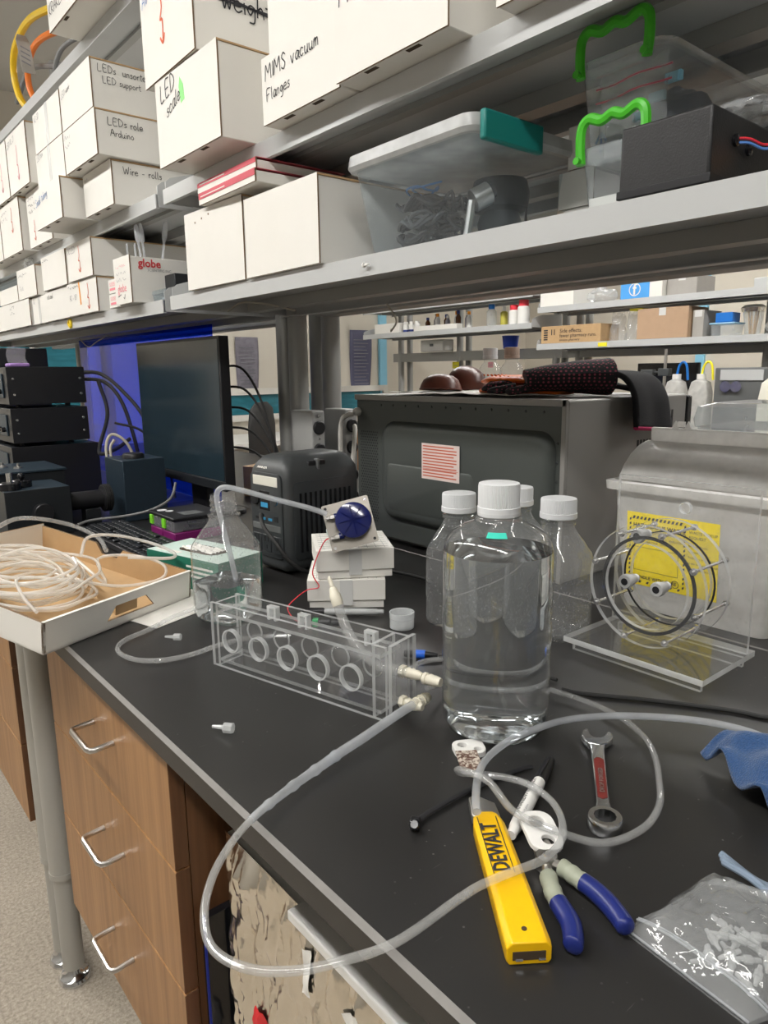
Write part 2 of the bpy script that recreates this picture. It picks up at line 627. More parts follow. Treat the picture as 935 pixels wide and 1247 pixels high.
# ------------------------------------------------------------------ handwriting: a single-stroke alphabet
G = {
 'A': '0,0 .35,1 .7,0|.13,.4 .58,.42', 'C': '.65,.85 .35,1 .08,.7 .05,.3 .3,0 .65,.15', 'D': '.05,0 .05,1 .45,.85 .62,.5 .4,.1 .05,0',
 'E': '.55,1 .05,1 .05,0 .55,0|.05,.52 .45,.52', 'F': '.6,1 .05,1 .05,0|.05,.52 .45,.52', 'I': '.1,0 .1,1', 'K': '.05,0 .05,1|.6,1 .08,.45 .62,0',
 'L': '.05,1 .05,0 .55,.03', 'M': '.0,0 .1,1 .4,.4 .7,1 .8,0', 'N': '.05,0 .05,1 .6,0 .6,1', 'R': '.05,0 .05,1 .5,.9 .5,.6 .08,.48 .6,0',
 'S': '.55,.85 .3,1 .08,.78 .5,.35 .3,0 .03,.15', 'V': '0,1 .3,0 .6,1', 'W': '0,1 .2,0 .45,.7 .65,0 .85,1', 'T': '0,1 .7,1|.35,1 .35,0',
 'a': '.45,.5 .2,.55 .03,.25 .2,0 .42,.3 .45,.5 .45,.08 .58,0', 'b': '.05,1 .05,.05 .3,0 .45,.25 .3,.5 .05,.35', 'c': '.42,.45 .2,.55 .03,.25 .2,0 .45,.1',
 'd': '.42,.4 .2,.5 .03,.22 .2,0 .42,.25|.45,1 .42,.3 .46,0', 'e': '.05,.28 .42,.32 .3,.55 .08,.42 .05,.12 .25,0 .48,.1', 'f': '.4,.9 .25,1 .18,.8 .15,-.1|.0,.5 .38,.52',
 'g': '.42,.45 .2,.52 .03,.28 .2,.05 .42,.4 .4,-.3 .1,-.35', 'h': '.05,1 .05,0|.05,.35 .25,.52 .4,.35 .42,0', 'i': '.08,.5 .1,0|.09,.72 .1,.76', 'k': '.05,1 .05,0|.4,.5 .08,.25 .45,0',
 'l': '.08,1 .08,.1 .2,0', 'm': '.03,0 .05,.5|.05,.35 .2,.52 .28,.35 .28,0|.28,.35 .43,.52 .52,.35 .55,0', 'n': '.05,0 .05,.5|.05,.35 .25,.52 .38,.35 .4,0',
 'o': '.25,.52 .05,.35 .1,.05 .3,0 .44,.25 .25,.52', 'p': '.05,.5 .03,-.35|.05,.4 .3,.5 .42,.25 .25,.02 .05,.12', 'r': '.05,.5 .06,0|.06,.32 .22,.5 .36,.45',
 's': '.36,.48 .15,.5 .1,.35 .33,.2 .25,.02 .03,.05', 't': '.18,.9 .18,.1 .35,0|0,.6 .38,.62', 'u': '.05,.5 .08,.08 .25,0 .4,.2|.42,.5 .42,.05 .5,0',
 'v': '.0,.5 .18,0 .38,.5', 'w': '0,.5 .12,0 .25,.4 .4,0 .52,.5', 'x': '0,.5 .4,0|.4,.5 0,0', 'y': '.03,.5 .2,.1|.4,.5 .12,-.35', '-': '.1,.3 .4,.32', ' ': '', '.': '.1,0 .12,.03',
 '1': '.2,1 .22,0', '2': '.05,.8 .3,1 .5,.75 .05,0 .55,.02', '3': '.05,.9 .4,1 .45,.7 .2,.52 .48,.3 .35,0 .05,.1', '0': '.3,1 .05,.6 .1,.1 .35,0 .55,.5 .3,1', '/': '0,0 .4,1',
}
GW = {'I': .25, 'M': .98, 'W': 1.0, 'm': .72, 'w': .66, 'i': .26, 'l': .32, ' ': .45, '-': .6, 't': .44, 'r': .44, 'f': .44, 's': .48, '1': .4, '.': .3}


def strokes_of(text, size):
    x, out = 0.0, []
    for ch in text:
        g = G.get(ch, '')
        for pl in g.split('|'):
            pts = [tuple(float(a) for a in p.split(',')) for p in pl.split()]
            if len(pts) > 1:
                out.append([((x + px + random.uniform(-.02, .02)) * size, (py + random.uniform(-.03, .03)) * size) for px, py in pts])
        x += GW.get(ch, .78 if ch.isupper() else .58)
    return out


def ribbons(mb, strokes, wd):
    for s in strokes:
        P = [Vector((a, b, 0)) for a, b in s]
        if len(P) > 2:
            P = spline(P, 3)
        for i in range(len(P) - 1):
            d = (P[i + 1] - P[i])
            if d.length < 1e-7:
                continue
            d.normalize()
            q = Vector((-d.y, d.x, 0)) * wd / 2
            a, b = P[i] - d * wd * .25, P[i + 1] + d * wd * .25
            mb.add([a - q, b - q, b + q, a + q], [(0, 1, 2, 3)])
    return mb


def place(mb, o, u, v, lift=0.0007):
    u, v, o = Vector(u), Vector(v), Vector(o)
    n = u.cross(v).normalized()
    mb.v = [o + u * p.x + v * p.y + n * (lift + p.z) for p in mb.v]
    return mb


def write(parent, text, o, u, v, size, mat, wd=None, name='handwriting', slant=0.0):
    mb = ribbons(MB(), strokes_of(text, size), wd or size * 0.085)
    if slant:
        for p in mb.v:
            p.y += p.x * slant
    place(mb, o, u, v)
    return mb.build(name, mat, parent, smooth=0)


def draw(parent, strokes, o, u, v, wd, mat, name='ink_mark'):
    mb = place(ribbons(MB(), strokes, wd), o, u, v)
    return mb.build(name, mat, parent, smooth=0)


def printed(parent, text, o, u, v, size, mat, name='printed_text', depth=0.0, align='LEFT', bold=0.0, xs=1.0, lift=0.0007):
    """letters in the built-in typeface, turned into a mesh"""
    cu = bpy.data.curves.new('lettering', 'FONT')
    cu.body = text
    cu.size = size
    cu.align_x = align
    cu.resolution_u = 2
    cu.offset = bold
    cu.extrude = depth
    tmp = bpy.data.objects.new('lettering', cu)
    COL.objects.link(tmp)
    me = bpy.data.meshes.new_from_object(tmp)
    bpy.data.objects.remove(tmp)
    bpy.data.curves.remove(cu)
    mb = MB()
    mb.v = [Vector((p.co.x * xs, p.co.y, p.co.z)) for p in me.vertices]
    mb.f = [list(p.vertices) for p in me.polygons]
    mb.m = [0] * len(mb.f)
    bpy.data.meshes.remove(me)
    place(mb, o, u, v, lift + depth)
    return mb.build(name, mat, parent, smooth=0)


FU, FV = (0, -1, 0), (0, 0, 1)       # a face that looks along -X, read from the aisle
SU, SV = (1, 0, 0), (0, 0, 1)        # a face that looks along -Y

# ================================================================== the room
X0, X1, Y0, Y1, ZC = -1.75, 6.4, -2.6, 5.2, 3.05


def struct(name, mb, mats, **kw):
    o = mb.build(name, mats, None, **kw)
    o['kind'] = 'structure'
    return o


struct('floor', MB().box(X0, X1, Y0, Y1, -0.1, 0.0), concrete, smooth=0)
struct('ceiling', MB().box(X0, X1, Y0, Y1, ZC, ZC + 0.1), ceil_paint, smooth=0)
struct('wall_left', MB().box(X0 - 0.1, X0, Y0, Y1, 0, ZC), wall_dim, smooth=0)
struct('wall_right', MB().box(X1, X1 + 0.1, Y0, Y1, 0, ZC), wall_paint, smooth=0)
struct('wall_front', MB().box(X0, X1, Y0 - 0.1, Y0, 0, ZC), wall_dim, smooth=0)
struct('wall_back', MB().box(X0, X1, Y1, Y1 + 0.1, 0, ZC), wall_paint, smooth=0)
base_grey = pm('base_grey', (0.12, 0.12, 0.12), 0.5)
struct('baseboard_back', MB().box(X0, X1, Y1 - 0.015, Y1, 0, 0.1), base_grey, smooth=0)
struct('baseboard_right', MB().box(X1 - 0.015, X1, Y0, Y1 - 0.02, 0, 0.1), base_grey, smooth=0)
teal_glass = pm('teal_glass', (0.03, 0.17, 0.22), 0.1, var=0.5, scale=6, stretch=(1, 1, 6))
win_frame = pm('win_frame', (0.70, 0.68, 0.63), 0.5)
blue_trim = pm('blue_trim', (0.28, 0.62, 0.82), 0.5, var=0.04)


def window(name, x0, x1, z0, z1):
    """window in the far wall: frame with a dark teal pane"""
    mb = MB()
    for a in ((x0 - .05, x0, z0 - .05, z1 + .05), (x1, x1 + .05, z0 - .05, z1 + .05), (x0, x1, z0 - .05, z0), (x0, x1, z1, z1 + .05), ((x0 + x1) / 2 - .015, (x0 + x1) / 2 + .015, z0, z1)):
        mb.box(a[0], a[1], Y1 - .05, Y1 - .001, a[2], a[3])
    w = struct(name, mb, win_frame, smooth=0)
    for k, (p, q) in enumerate(((x0, (x0 + x1) / 2 - .015), ((x0 + x1) / 2 + .015, x1))):
        MB().box(p, q, Y1 - .02, Y1 - .008, z0, z1).build('pane', teal_glass, w, smooth=0)


window('window_1', 0.95, 1.65, 1.02, 1.75)
window('window_2', 2.35, 4.3, 0.98, 1.14)
struct('trim_1', MB().box(4.28, 4.36, Y1 - .03, Y1 - .001, 0.1, 2.4), blue_trim, smooth=0)
struct('trim_2', MB().box(X1 - .03, X1 - .001, 3.15, 3.23, 0.1, 2.4), blue_trim, smooth=0)
struct('trim_3', MB().box(X1 - .03, X1 - .001, 1.95, 2.03, 0.1, 2.4), blue_trim, smooth=0)

# ceiling lamps over the aisles, some added out of view for brightness: the only light
lamp_body = pm('lamp_body', (0.75, 0.75, 0.75), 0.4)
lamp_glow, _t, _o = nt('lamp_glow')
_e = N(_t, 'ShaderNodeEmission', Strength=LAMP_POWER)
_e.inputs['Color'].default_value = (1.0, 0.98, 0.945, 1)
_t.links.new(_e.outputs[0], _o.inputs[0])
proto = thing('ceiling_light', 'long white ceiling lamp hanging over the aisle', 'lamp', (0, 0, 0), group='ceiling lamps over the aisles')
MB().box(-.11, .11, -.62, .62, 0.005, .06).build('housing', lamp_body, proto, bevel=.01)
MB().box(-.10, .10, -.60, .60, -.006, .005).build('diffuser', lamp_glow, proto, smooth=0)
for sy_ in (-.45, .45):
    MB().cyl((0, sy_, .06), (0, sy_, .35), .004, 6).build('hanger', chrome, proto)
LZ = ZC - .35
first = True
for lx in (-0.60, 2.55, 5.2):
    for ly in ((-1.05, 0.35, 1.75, 3.15, 4.4) if lx < 0 else (-0.9, 0.5, 1.9, 3.3) if lx < 3 else (0.8, 3.0)):  # nearest lamp and last row are added to brighten the bench front and background
        if first:
            proto.location = (lx, ly, LZ)
            first = False
        else:
            dup(proto, (lx, ly, LZ), 0)

# ================================================================== benches
BX0, BXM, BX1 = 0.275, 1.035, 1.795


def worktop(parent, x0, x1, y0, y1, top, front=True, name='worktop', back=False):
    c, th = 0.0045, 0.028
    prof = [(x0, top - th), (x0, top - c), (x0 + c, top), (x1 - (c if back else 0), top), (x1, top - (c if back else 0.0001)), (x1, top - th)]
    n = len(prof)
    mb = MB()
    vs = [(x, y0, z) for x, z in prof] + [(x, y1, z) for x, z in prof]
    fs = [tuple(range(n)), tuple(range(2 * n - 1, n - 1, -1))]
    mm = [1, 1]
    for i in range(n):
        j = (i + 1) % n
        fs.append((i, n + i, n + j, j))
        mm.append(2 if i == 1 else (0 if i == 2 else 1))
    mb.v = [Vector(p) for p in vs]
    mb.f = [list(f) for f in fs]
    mb.m = mm
    return mb.build(name, [epoxy, epoxy_edge, epoxy_chamfer_lit], parent, smooth=0)


def bench_leg(parent, x, y):
    mb = MB()
    mb.lathe([(.0275, .27), (.0275, .855)], 20, (x, y, 0))
    lg = mb.build('leg', leg_paint, parent)
    MB().lathe([(.0285, .262), (.0285, .275)], 20, (x, y, 0)).build('collar', leg_paint, lg)
    MB().lathe([(.0225, .035), (.0225, .268)], 20, (x, y, 0)).build('lower_tube', leg_paint, lg)
    MB().lathe([(.033, 0), (.034, .006), (.031, .012), (.027, .014), (.020, .022), (.015, .036)], 20, (x, y, 0)).build('foot', chrome, lg)
    return lg


def bench(label, x0, x1, y0, y1, legs, frame_x=None):
    r = thing('lab_bench', label, 'bench', ((x0 + x1) / 2, (y0 + y1) / 2, 0))
    ox, oy = (x0 + x1) / 2, (y0 + y1) / 2
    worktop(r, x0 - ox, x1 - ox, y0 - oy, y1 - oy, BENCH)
    mb = MB()
    for yy in (y0 + .03, y1 - .03):
        mb.box(x0 + .03 - ox, x1 - .03 - ox, yy - .018 - oy, yy + .018 - oy, .845, .8815)
    mb.box(x1 - .06 - ox, x1 - .02 - ox, y0 + .05 - oy, y1 - .05 - oy, .84, .88)
    mb.build('frame', leg_paint, r, smooth=0)
    for (lx, ly) in legs:
        bench_leg(r, lx - ox, ly - oy)
    return r


YJ = 1.513
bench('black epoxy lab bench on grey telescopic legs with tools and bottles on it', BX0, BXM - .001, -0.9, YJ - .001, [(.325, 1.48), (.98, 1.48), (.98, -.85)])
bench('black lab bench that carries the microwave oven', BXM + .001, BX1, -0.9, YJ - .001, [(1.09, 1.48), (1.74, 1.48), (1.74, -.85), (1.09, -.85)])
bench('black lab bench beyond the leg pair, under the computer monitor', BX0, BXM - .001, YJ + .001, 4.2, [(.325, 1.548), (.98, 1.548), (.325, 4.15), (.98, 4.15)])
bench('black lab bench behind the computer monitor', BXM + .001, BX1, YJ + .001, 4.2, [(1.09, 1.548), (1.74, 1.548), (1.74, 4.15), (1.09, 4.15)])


# ------------------------------------------------------------------ suspended drawer cabinets
def handle(parent, x, y, z):
    w, d = .083, .034
    pts = [(x, y + w / 2, z), (x - d + .008, y + w / 2, z - .002), (x - d, y + w / 2 - .008, z - .002), (x - d, y - w / 2 + .008, z - .002), (x - d + .008, y - w / 2, z - .002), (x, y - w / 2, z)]
    P = [Vector(p) for p in pts]
    path = [P[0], P[0].lerp(P[1], .5), P[1], P[1].lerp(P[2], .5) + Vector((-.0016, .0016, 0)), P[2], P[2].lerp(P[3], .5), P[3], P[3].lerp(P[4], .5) + Vector((-.0016, -.0016, 0)), P[4], P[4].lerp(P[5], .5), P[5]]
    return MB().tube(path, .0042, 10).build('handle', brushed, parent)


def cabinet(label, y0, y1, zs, hand_y, x0=.292, depth=.50):
    """zs: drawer boundaries from the top down"""
    r = thing('drawer_cabinet', label, 'cabinet', (x0 + depth / 2, (y0 + y1) / 2, zs[-1]))
    oz = zs[-1]
    hx, hy = depth / 2, (y1 - y0) / 2
    mb = MB()
    mb.box(-hx + .020, hx, -hy + .001, hy - .001, .002, .862 - oz)
    mb.build('body', oak_dark, r, smooth=0)
    for k in range(len(zs) - 1):
        a, b = zs[k] - oz, zs[k + 1] - oz
        d = MB().box(-hx, -hx + .019, -hy, hy, b + .0014, a - .0014, mats=[0, 0, 1, 0, 0, 0]).build('drawer_front', [oak, oak_dark], r, smooth=0, bevel=.0008, seg=1)
        handle(d, -hx, hand_y - (y0 + y1) / 2, (a + b) / 2 + [.018, .004, .012][k % 3])
    MB().box(-hx + .012, -hx + .0195, -hy + .002, hy - .002, .004, zs[0] - oz).build('groove', oak_groove, r, smooth=0)
    return r


cabinet('oak drawer cabinet with three bow handles under the bench', .76, 1.275, [.858, .708, .530, .335], .995)
cabinet('oak cabinet front beyond the grey bench legs', 1.58, 2.25, [.858, .708, .530, .345], 2.1)
cabinet('oak cabinet front farthest along the aisle', 2.26, 2.9, [.858, .708, .530, .345], 2.6)
# plain knee-space panel
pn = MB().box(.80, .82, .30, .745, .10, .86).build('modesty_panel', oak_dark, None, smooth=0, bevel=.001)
tag(pn, 'dark oak panel in the knee space behind the foil board', 'panel')

# foil-wrapped board under the bench
foil_mat = pm('foil', (0.92, 0.86, 0.76), 0.22, metal=1.0, var=0.05, scale=20, bump=.9, bscale=38)


def foil_board():
    r = thing('foil_covered_board', 'board wrapped in crumpled foil with a white frame, leaning under the bench', 'board', (.366, .497, .02))
    y0, y1, z1 = -.235, .235, .735

    def fn(u, v):
        y = y1 + (y0 - y1) * u
        z = v * z1
        p = Vector((y * 9, z * 3.2, 2))
        d = 0.0
        for k, (sc, am) in enumerate(((1.0, .008), (2.3, .009), (5.0, .0065), (11.0, .0030))):
            q = p * sc
            d += am * abs(mnoise.noise(Vector((q.x + 0.35 * q.y, q.y * .8 - .2 * q.x, k * 3.1)))) * 2
        e = min(1, min(u, 1 - u, v, 1 - v) / .04)
        return (-.018 - d * e, y, z)
    MB().grid(fn, 130, 150).build('foil_sheet', foil_mat, r, smooth=25)
    MB().box(-.016, .016, y0 + .001, y1 - .001, 0, z1 - .002).build('core_board', white_plastic, r, smooth=0)
    mb = MB()
    mb.box(-.036, .020, y0, y0 + .30, z1 - .004, z1 + .008)
    mb.build('frame_edge', white_plastic, r, smooth=0, bevel=.002)
    def on_foil(y, z, lift=.0012):
        p = fn(min(1, max(0, (y1 - y) / (y1 - y0))), min(1, max(0, z / z1)))
        return (p[0] - lift, y, z)

    def strip(ya, za, yb, zb, w, mat, name):
        """tape laid on the foil from one point to another, following its creases"""
        d = Vector((yb - ya, zb - za)).normalized()
        q = Vector((-d.y, d.x)) * w / 2
        MB().grid(lambda u, v: on_foil(ya + (yb - ya) * u + q.x * (2 * v - 1), za + (zb - za) * u + q.y * (2 * v - 1), .003), 24, 5).build(name, mat, r, smooth=25)
    for (yy, zz, w, h, a) in ((.04, .68, .012, .05, .1), (-.04, .655, .018, .05, .5), (-.13, .52, .035, .03, .2), (.212, .44, .02, .06, .1), (.195, .22, .03, .07, -.4)):
        strip(yy, zz - h / 2, yy + a * h / 2, zz + h / 2, w, white_card, 'tape')
    red_tape = pm('red_tape', (0.85, 0.03, 0.04), 0.5)
    tri = [(.150, .545), (.085, .40), (.205, .40)]
    for i in range(3):
        strip(*tri[i], *tri[(i + 1) % 3], .018, red_tape, 'warning_triangle_side')


foil_board()
blue_edge = pm('blue_edge', (0.01, 0.03, 0.32), 0.4)
r = thing('framed_board', 'black flat panel with a blue rim standing beside the foil board', 'panel', (.345, .747, .0))
MB().box(-.028, .028, -.006, .006, 0, .64).build('panel', black_gloss, r, smooth=0, bevel=.001)
MB().box(-.030, -.0275, -.007, -.004, 0, .645).build('rim', blue_edge, r, smooth=0)


# ================================================================== shelving
def shelf(parent, x0, x1, y0, y1, z, lip=.030, ends=True):
    mb = MB()
    t = .0022
    mb.box(x0, x1, y0, y1, z - t, z)
    mb.box(x0, x0 + t, y0, y1, z - lip, z - t)
    mb.box(x0, x0 + .009, y0, y1, z - lip - .0015, z - lip)
    mb.box(x1 - t, x1, y0, y1, z - lip - .004, z - t)
    mb.box(x1 - .02, x1, y0, y1, z - lip - .006, z - lip - .004)
    o = mb.build('shelf', steel_paint, parent, smooth=0)
    m2 = MB()
    m2.box(x0 + .085, x0 + .105, y0 + .01, y1 - .01, z - .011, z - t - .0005)
    m2.box(x1 - .12, x1 - .085, y0 + .01, y1 - .01, z - .028, z - t - .0005)
    m2.build('stiffener', steel_post, o, smooth=0)
    for yy in ((y0 + .002, y1 - .002) if ends else ()):
        poly = [(x0 + .006, -.028), (x0 + .006, .018), (x0 + .018, .028), (x0 + .10, .052), (x1, .06), (x1, -.03)]
        mb = MB()
        n = len(poly)
        vs = [(a, yy - .0012, z + b) for a, b in poly] + [(a, yy + .0012, z + b) for a, b in poly]
        fs = [tuple(range(n)), tuple(range(2 * n - 1, n - 1, -1))] + [(i, n + i, n + (i + 1) % n, (i + 1) % n) for i in range(n)]
        mb.add(vs, fs)
        mb.build('end_bracket', steel_paint, o, smooth=0)
    return o


def post(parent, x, y, z1=2.62):
    def sq(a):
        return 1.0 + .10 * (abs(math.sin(2 * a)) ** 2)
    p = MB().lathe([(.0235, BENCH), (.0235, z1)], 28, (x, y, 0), squash=sq).build('post', steel_post, parent)
    return p


SX0, SX1 = .73, 1.05
Z1, Z2, Z3 = EYE + .180, EYE + .415, EYE + .870
near_rack = thing('shelving_unit', 'grey steel shelving unit above the bench with the tools', 'shelving', (0, 0, 0))
shelf(near_rack, SX0, SX1, -0.75, 1.657, Z1)
shelf(near_rack, SX0, SX1, -0.75, 1.657, Z2)
for (px, py) in ((1.062, 1.625), (1.170, 1.625), (1.075, -.7), (1.185, -.7)):
    post(near_rack, px, py)
MB().box(1.10, 1.16, -.7, 1.6, EYE + .145, EYE + .185).build('rail', steel_post, near_rack, smooth=0, bevel=.004)
MB().box(1.10, 1.16, -.7, 1.6, EYE + .38, EYE + .42).build('rail', steel_post, near_rack, smooth=0, bevel=.004)
shelf(near_rack, 1.21, 1.50, -0.75, 1.657, Z2, ends=False)
far_rack = thing('shelving_unit', 'grey steel shelving unit above the monitor, loaded with white cartons', 'shelving', (0, 0, 0))
shelf(far_rack, SX0, SX1, 1.70, 4.1, Z1 - .003)
shelf(far_rack, SX0, SX1, 1.70, 4.1, Z2)
shelf(far_rack, SX0, SX1, 1.70, 4.1, Z3)
for (px, py) in ((1.066, 1.690), (1.174, 1.690), (1.075, 3.45), (1.185, 3.45)):
    post(far_rack, px, py)
MB().box(1.10, 1.16, 1.74, 4.0, EYE + .135, EYE + .17).build('rail', steel_post, far_rack, smooth=0, bevel=.004)

# power outlets on the uprights
outlet_grey = pm('outlet_grey', (0.36, 0.36, 0.35), 0.5, var=0.03)


def outlet_box(label, x, y):
    r = thing('power_outlet_box', label, 'outlet', (x, y, BENCH), group='outlet boxes on the shelf posts')
    MB().box(-.020, .020, -.06, .034, 0.002, .305).build('housing', outlet_grey, r, smooth=0, bevel=.004)
    for z in (.262, .205, .13, .072):
        s = MB().lathe([(.0175, 0), (.0175, .004), (.015, .006)], 20, (0, -.0605, z), (0, -1, 0)).build('socket', black_plastic, r)
    for z in (.292, .234, .166, .10):
        MB().lathe([(.004, 0), (.003, .003)], 10, (0, -.0605, z), (0, -1, 0)).build('screw', screw_metal, r)


outlet_box('grey box of black sockets beside the shelf post behind the power station', 1.035, 1.56)
outlet_box('grey box of black sockets with the microwave lead plugged in', 1.14, 1.56)

# ================================================================== white cartons
def carton(label, X, y0, y1, z0, z1, depth=.30, group=None, slots=True, turn=0.0, front=None, name='carton', lid=True, body=None, gap=True):
    """white mailer box; front looks along -X; z counted from eye level"""
    w, h, d = y1 - y0, z1 - z0, depth
    r = thing(name, label, 'box', (X + d / 2, (y0 + y1) / 2, EYE + z0 + .0007), turn, group)
    bm_ = body or white_card
    MB().box(-d / 2 + .0035, d / 2, -w / 2 + .0012, w / 2 - .0012, .0005, h - .0035).build('body', bm_, r, smooth=0, bevel=.0012, seg=1)
    MB().box(-d / 2, -d / 2 + .0028, -w / 2, w / 2, .0008, h - .0005, mats=[1, 1, 1, 1, 1, 0]).build('front_panel', [front or bm_, kraft_dark], r, smooth=0)
    if lid:
        MB().box(-d / 2 + .001, d / 2, -w / 2 - .0004, w / 2 + .0004, h - .0035, h - .0006, mats=[1, 0, 1, 1, 1, 1]).build('lid', [bm_, kraft], r, smooth=0)
    if slots:
        for s in (-1, 1):
            MB().box(-d / 2 + .006, -d / 2 + .013, s * w * .19 - .013, s * w * .19 + .013, 0, .001).build('hand_slot', slot_dark, r, smooth=0)
    r['hd'] = d / 2
    r['hw'] = w / 2
    r['hh'] = h
    return r


def ff(r, y, z):      # point on the front face, y from its left edge, z up
    return (-r['hd'], r['hw'] - y, z)


def sf(r, x, z):      # point on the face towards -Y, x from the front
    return (-r['hd'] + x, -r['hw'], z)


def arrow(r, y, z, h, mat, w=.0035):
    """hand-drawn arrow with a kink in its shaft"""
    draw(r, [[(0, h), (.004, h * .65), (-.006, h * .45), (.005, h * .4), (.002, 0)], [(-.01, h * .12), (.002, 0), (.011, h * .14)]], ff(r, y, z), FU, FV, w, mat)


def scribble(r, y, z, w, n, size, mat, rows=1):
    for k in range(rows):
        st, x = [], 0.0
        line = []
        while x < w:
            line.append((x, size * random.uniform(0, 1)))
            x += size * random.uniform(.25, .6)
            if random.random() < .15 and len(line) > 2:
                st.append(line)
                line = []
                x += size * .4
        if len(line) > 1:
            st.append(line)
        draw(r, st, ff(r, y, z - k * size * 1.7), FU, FV, size * .11, mat, 'handwriting')


GC = 'white cartons on the shelving above the monitor'
# middle shelf, from the near end outwards
c = carton('white carton marked Wire rolls, on the shelf end', .69, 1.86, 2.07, .415, .520, .34, GC)
write(c, 'Wire - rolls', sf(c, .03, .074), SU, SV, .017, ink)
scribble(c, .012, .085, .03, 3, .008, ink_grey)
c = carton('white carton marked Small tubing in blue, jutting over the shelf edge', .635, 2.09, 2.335, .415, .520, .36, GC)
write(c, 'Small tubing', ff(c, .012, .062), FU, FV, .019, ink_blue, slant=.12)
c = carton('white carton marked LEDs and Arduino on the stack above Wire rolls', .655, 1.845, 2.088, .521, .625, .34, GC)
write(c, 'LEDs role', sf(c, .03, .070), SU, SV, .017, ink)
write(c, 'Arduino', sf(c, .035, .046), SU, SV, .0155, ink)
scribble(c, .012, .08, .045, 3, .012, ink_grey, 2)
c = carton('white carton marked LEDs unsorted on top of its stack', .655, 1.850, 2.086, .626, .736, .34, GC, slots=False)
write(c, 'LEDs  unsorted', sf(c, .018, .082), SU, SV, .016, ink)
write(c, 'LED support', sf(c, .028, .058), SU, SV, .0145, ink)
write(c, 'LED work', ff(c, .012, .075), FU, FV, .014, ink_grey, slant=.1)
c = carton('taped white carton in the lower of two beside the LED stack', .655, 2.095, 2.352, .521, .626, .34, GC)
MB().box(-c['hd'] - .0006, -c['hd'] - .0002, -.012, .012, .001, c['hh']).build('tape', clear_tape, c, smooth=0)
write(c, 'LED box', ff(c, .012, .085), FU, FV, .014, ink_grey, slant=.1)
c = carton('taped white carton in the upper of two beside the LED stack', .655, 2.095, 2.345, .627, .733, .34, GC, slots=False)
MB().box(-c['hd'] - .0006, -c['hd'] - .0002, -.016, .008, .001, c['hh']).build('tape', clear_tape, c, smooth=0)
write(c, 'AC-3D', ff(c, .010, .08), FU, FV, .015, ink_grey, slant=.1)
c = carton('white carton with scribbled lines set back behind Small tubing', .70, 2.42, 2.67, .415, .585, .32, GC)
scribble(c, .02, .145, .10, 3, .012, ink, 3)
arrow(c, .07, .02, .06, ink_red)
c = carton('tall white carton with a pink arrow standing on top of another', .672, 2.50, 2.735, .588, .765, .34, GC)
write(c, 'LED RL 21', ff(c, .012, .14), FU, FV, .016, ink_grey, slant=.1)
arrow(c, .12, .03, .10, ink_pink)
MB().lathe([(.014, 0), (.014, .001)], 16, (-c['hd'] + .05, -c['hw'] - .0005, .115), (0, -1, 0)).build('round_sticker', pm('sticker_teal', (.02, .25, .35), .5), c)
MB().box(-c['hd'] + .035, -c['hd'] + .075, -c['hw'] - .0014, -c['hw'] - .0004, .065, .098).build('square_sticker', ink_orange, c, smooth=0)
c = carton('tall white carton with an orange arrow under the leftmost pair', .682, 2.70, 2.96, .415, .586, .34, GC)
arrow(c, .16, .07, .08, ink_red)
scribble(c, .02, .14, .08, 3, .012, ink_grey, 2)
c = carton('tall white carton with a thin pink line beside the pink arrow carton', .672, 2.745, 2.98, .588, .765, .34, GC)
arrow(c, .15, .03, .09, ink_pink)
scribble(c, .03, .13, .12, 3, .014, ink_grey, 1)
c = carton('white carton half out of view beyond the orange arrow carton', .682, 2.97, 3.22, .415, .586, .34, GC)
scribble(c, .02, .14, .15, 3, .012, ink_grey, 4)
c = carton('white carton farthest out on the upper row of tall cartons', .672, 2.99, 3.22, .588, .765, .34, GC)

GL = 'white cartons on the lowest shelf above the monitor'
c = carton('white carton with an orange bar and red arrow on the lowest shelf', .712, 2.10, 2.365, .177, .272, .32, GL)
scribble(c, .012, .075, .10, 3, .012, ink, 1)
draw(c, [[(0, .09), (.006, .03)]], ff(c, .115, .0), FU, FV, .010, ink_orange)
write(c, 'AC - V3', ff(c, .02, .045), FU, FV, .015, ink_grey)
arrow(c, .19, .012, .07, ink_red)
c = carton('white carton with an orange arrow on top of the orange bar carton', .705, 2.10, 2.315, .273, .376, .30, GL, slots=False)
write(c, 'DC LED', ff(c, .012, .078), FU, FV, .016, ink_grey)
arrow(c, .11, .02, .07, ink_red)
c = carton('plain white carton between the orange bar carton and the next', .715, 2.37, 2.615, .177, .271, .32, GL)
write(c, 'Parts and', ff(c, .012, .07), FU, FV, .015, ink)
c = carton('white carton with one scribbled word, upper row of the lowest shelf', .708, 2.345, 2.60, .273, .377, .30, GL, slots=False)
scribble(c, .012, .088, .07, 3, .011, ink, 1)
c = carton('narrow taped white carton on the lowest shelf', .720, 2.625, 2.80, .177, .268, .30, GL)
MB().box(-c['hd'] - .0006, -c['hd'] - .0002, -.012, .012, .001, c['hh']).build('tape', clear_tape, c, smooth=0)
write(c, 'Tol', ff(c, .012, .07), FU, FV, .015, ink_grey)
c = carton('white carton with a dark scrawl on the lowest shelf', .712, 2.81, 3.10, .177, .270, .30, GL)
scribble(c, .012, .07, .08, 3, .012, ink, 2)
c = carton('white carton with two dark scrawls, upper row by the clear bag', .710, 2.69, 2.93, .271, .372, .32, GL, slots=False)
scribble(c, .02, .075, .12, 3, .011, ink, 1)
write(c, 'Tol stl', ff(c, .03, .03), FU, FV, .014, ink_grey)
c = carton('low white carton with a red scrawl squeezed between taller ones', .74, 2.605, 2.685, .273, .345, .28, GL, slots=False)
scribble(c, .012, .05, .05, 3, .010, ink_pink, 1)
c = carton('white carton at the far end of the lowest shelf', .715, 3.11, 3.42, .177, .272, .30, GL)
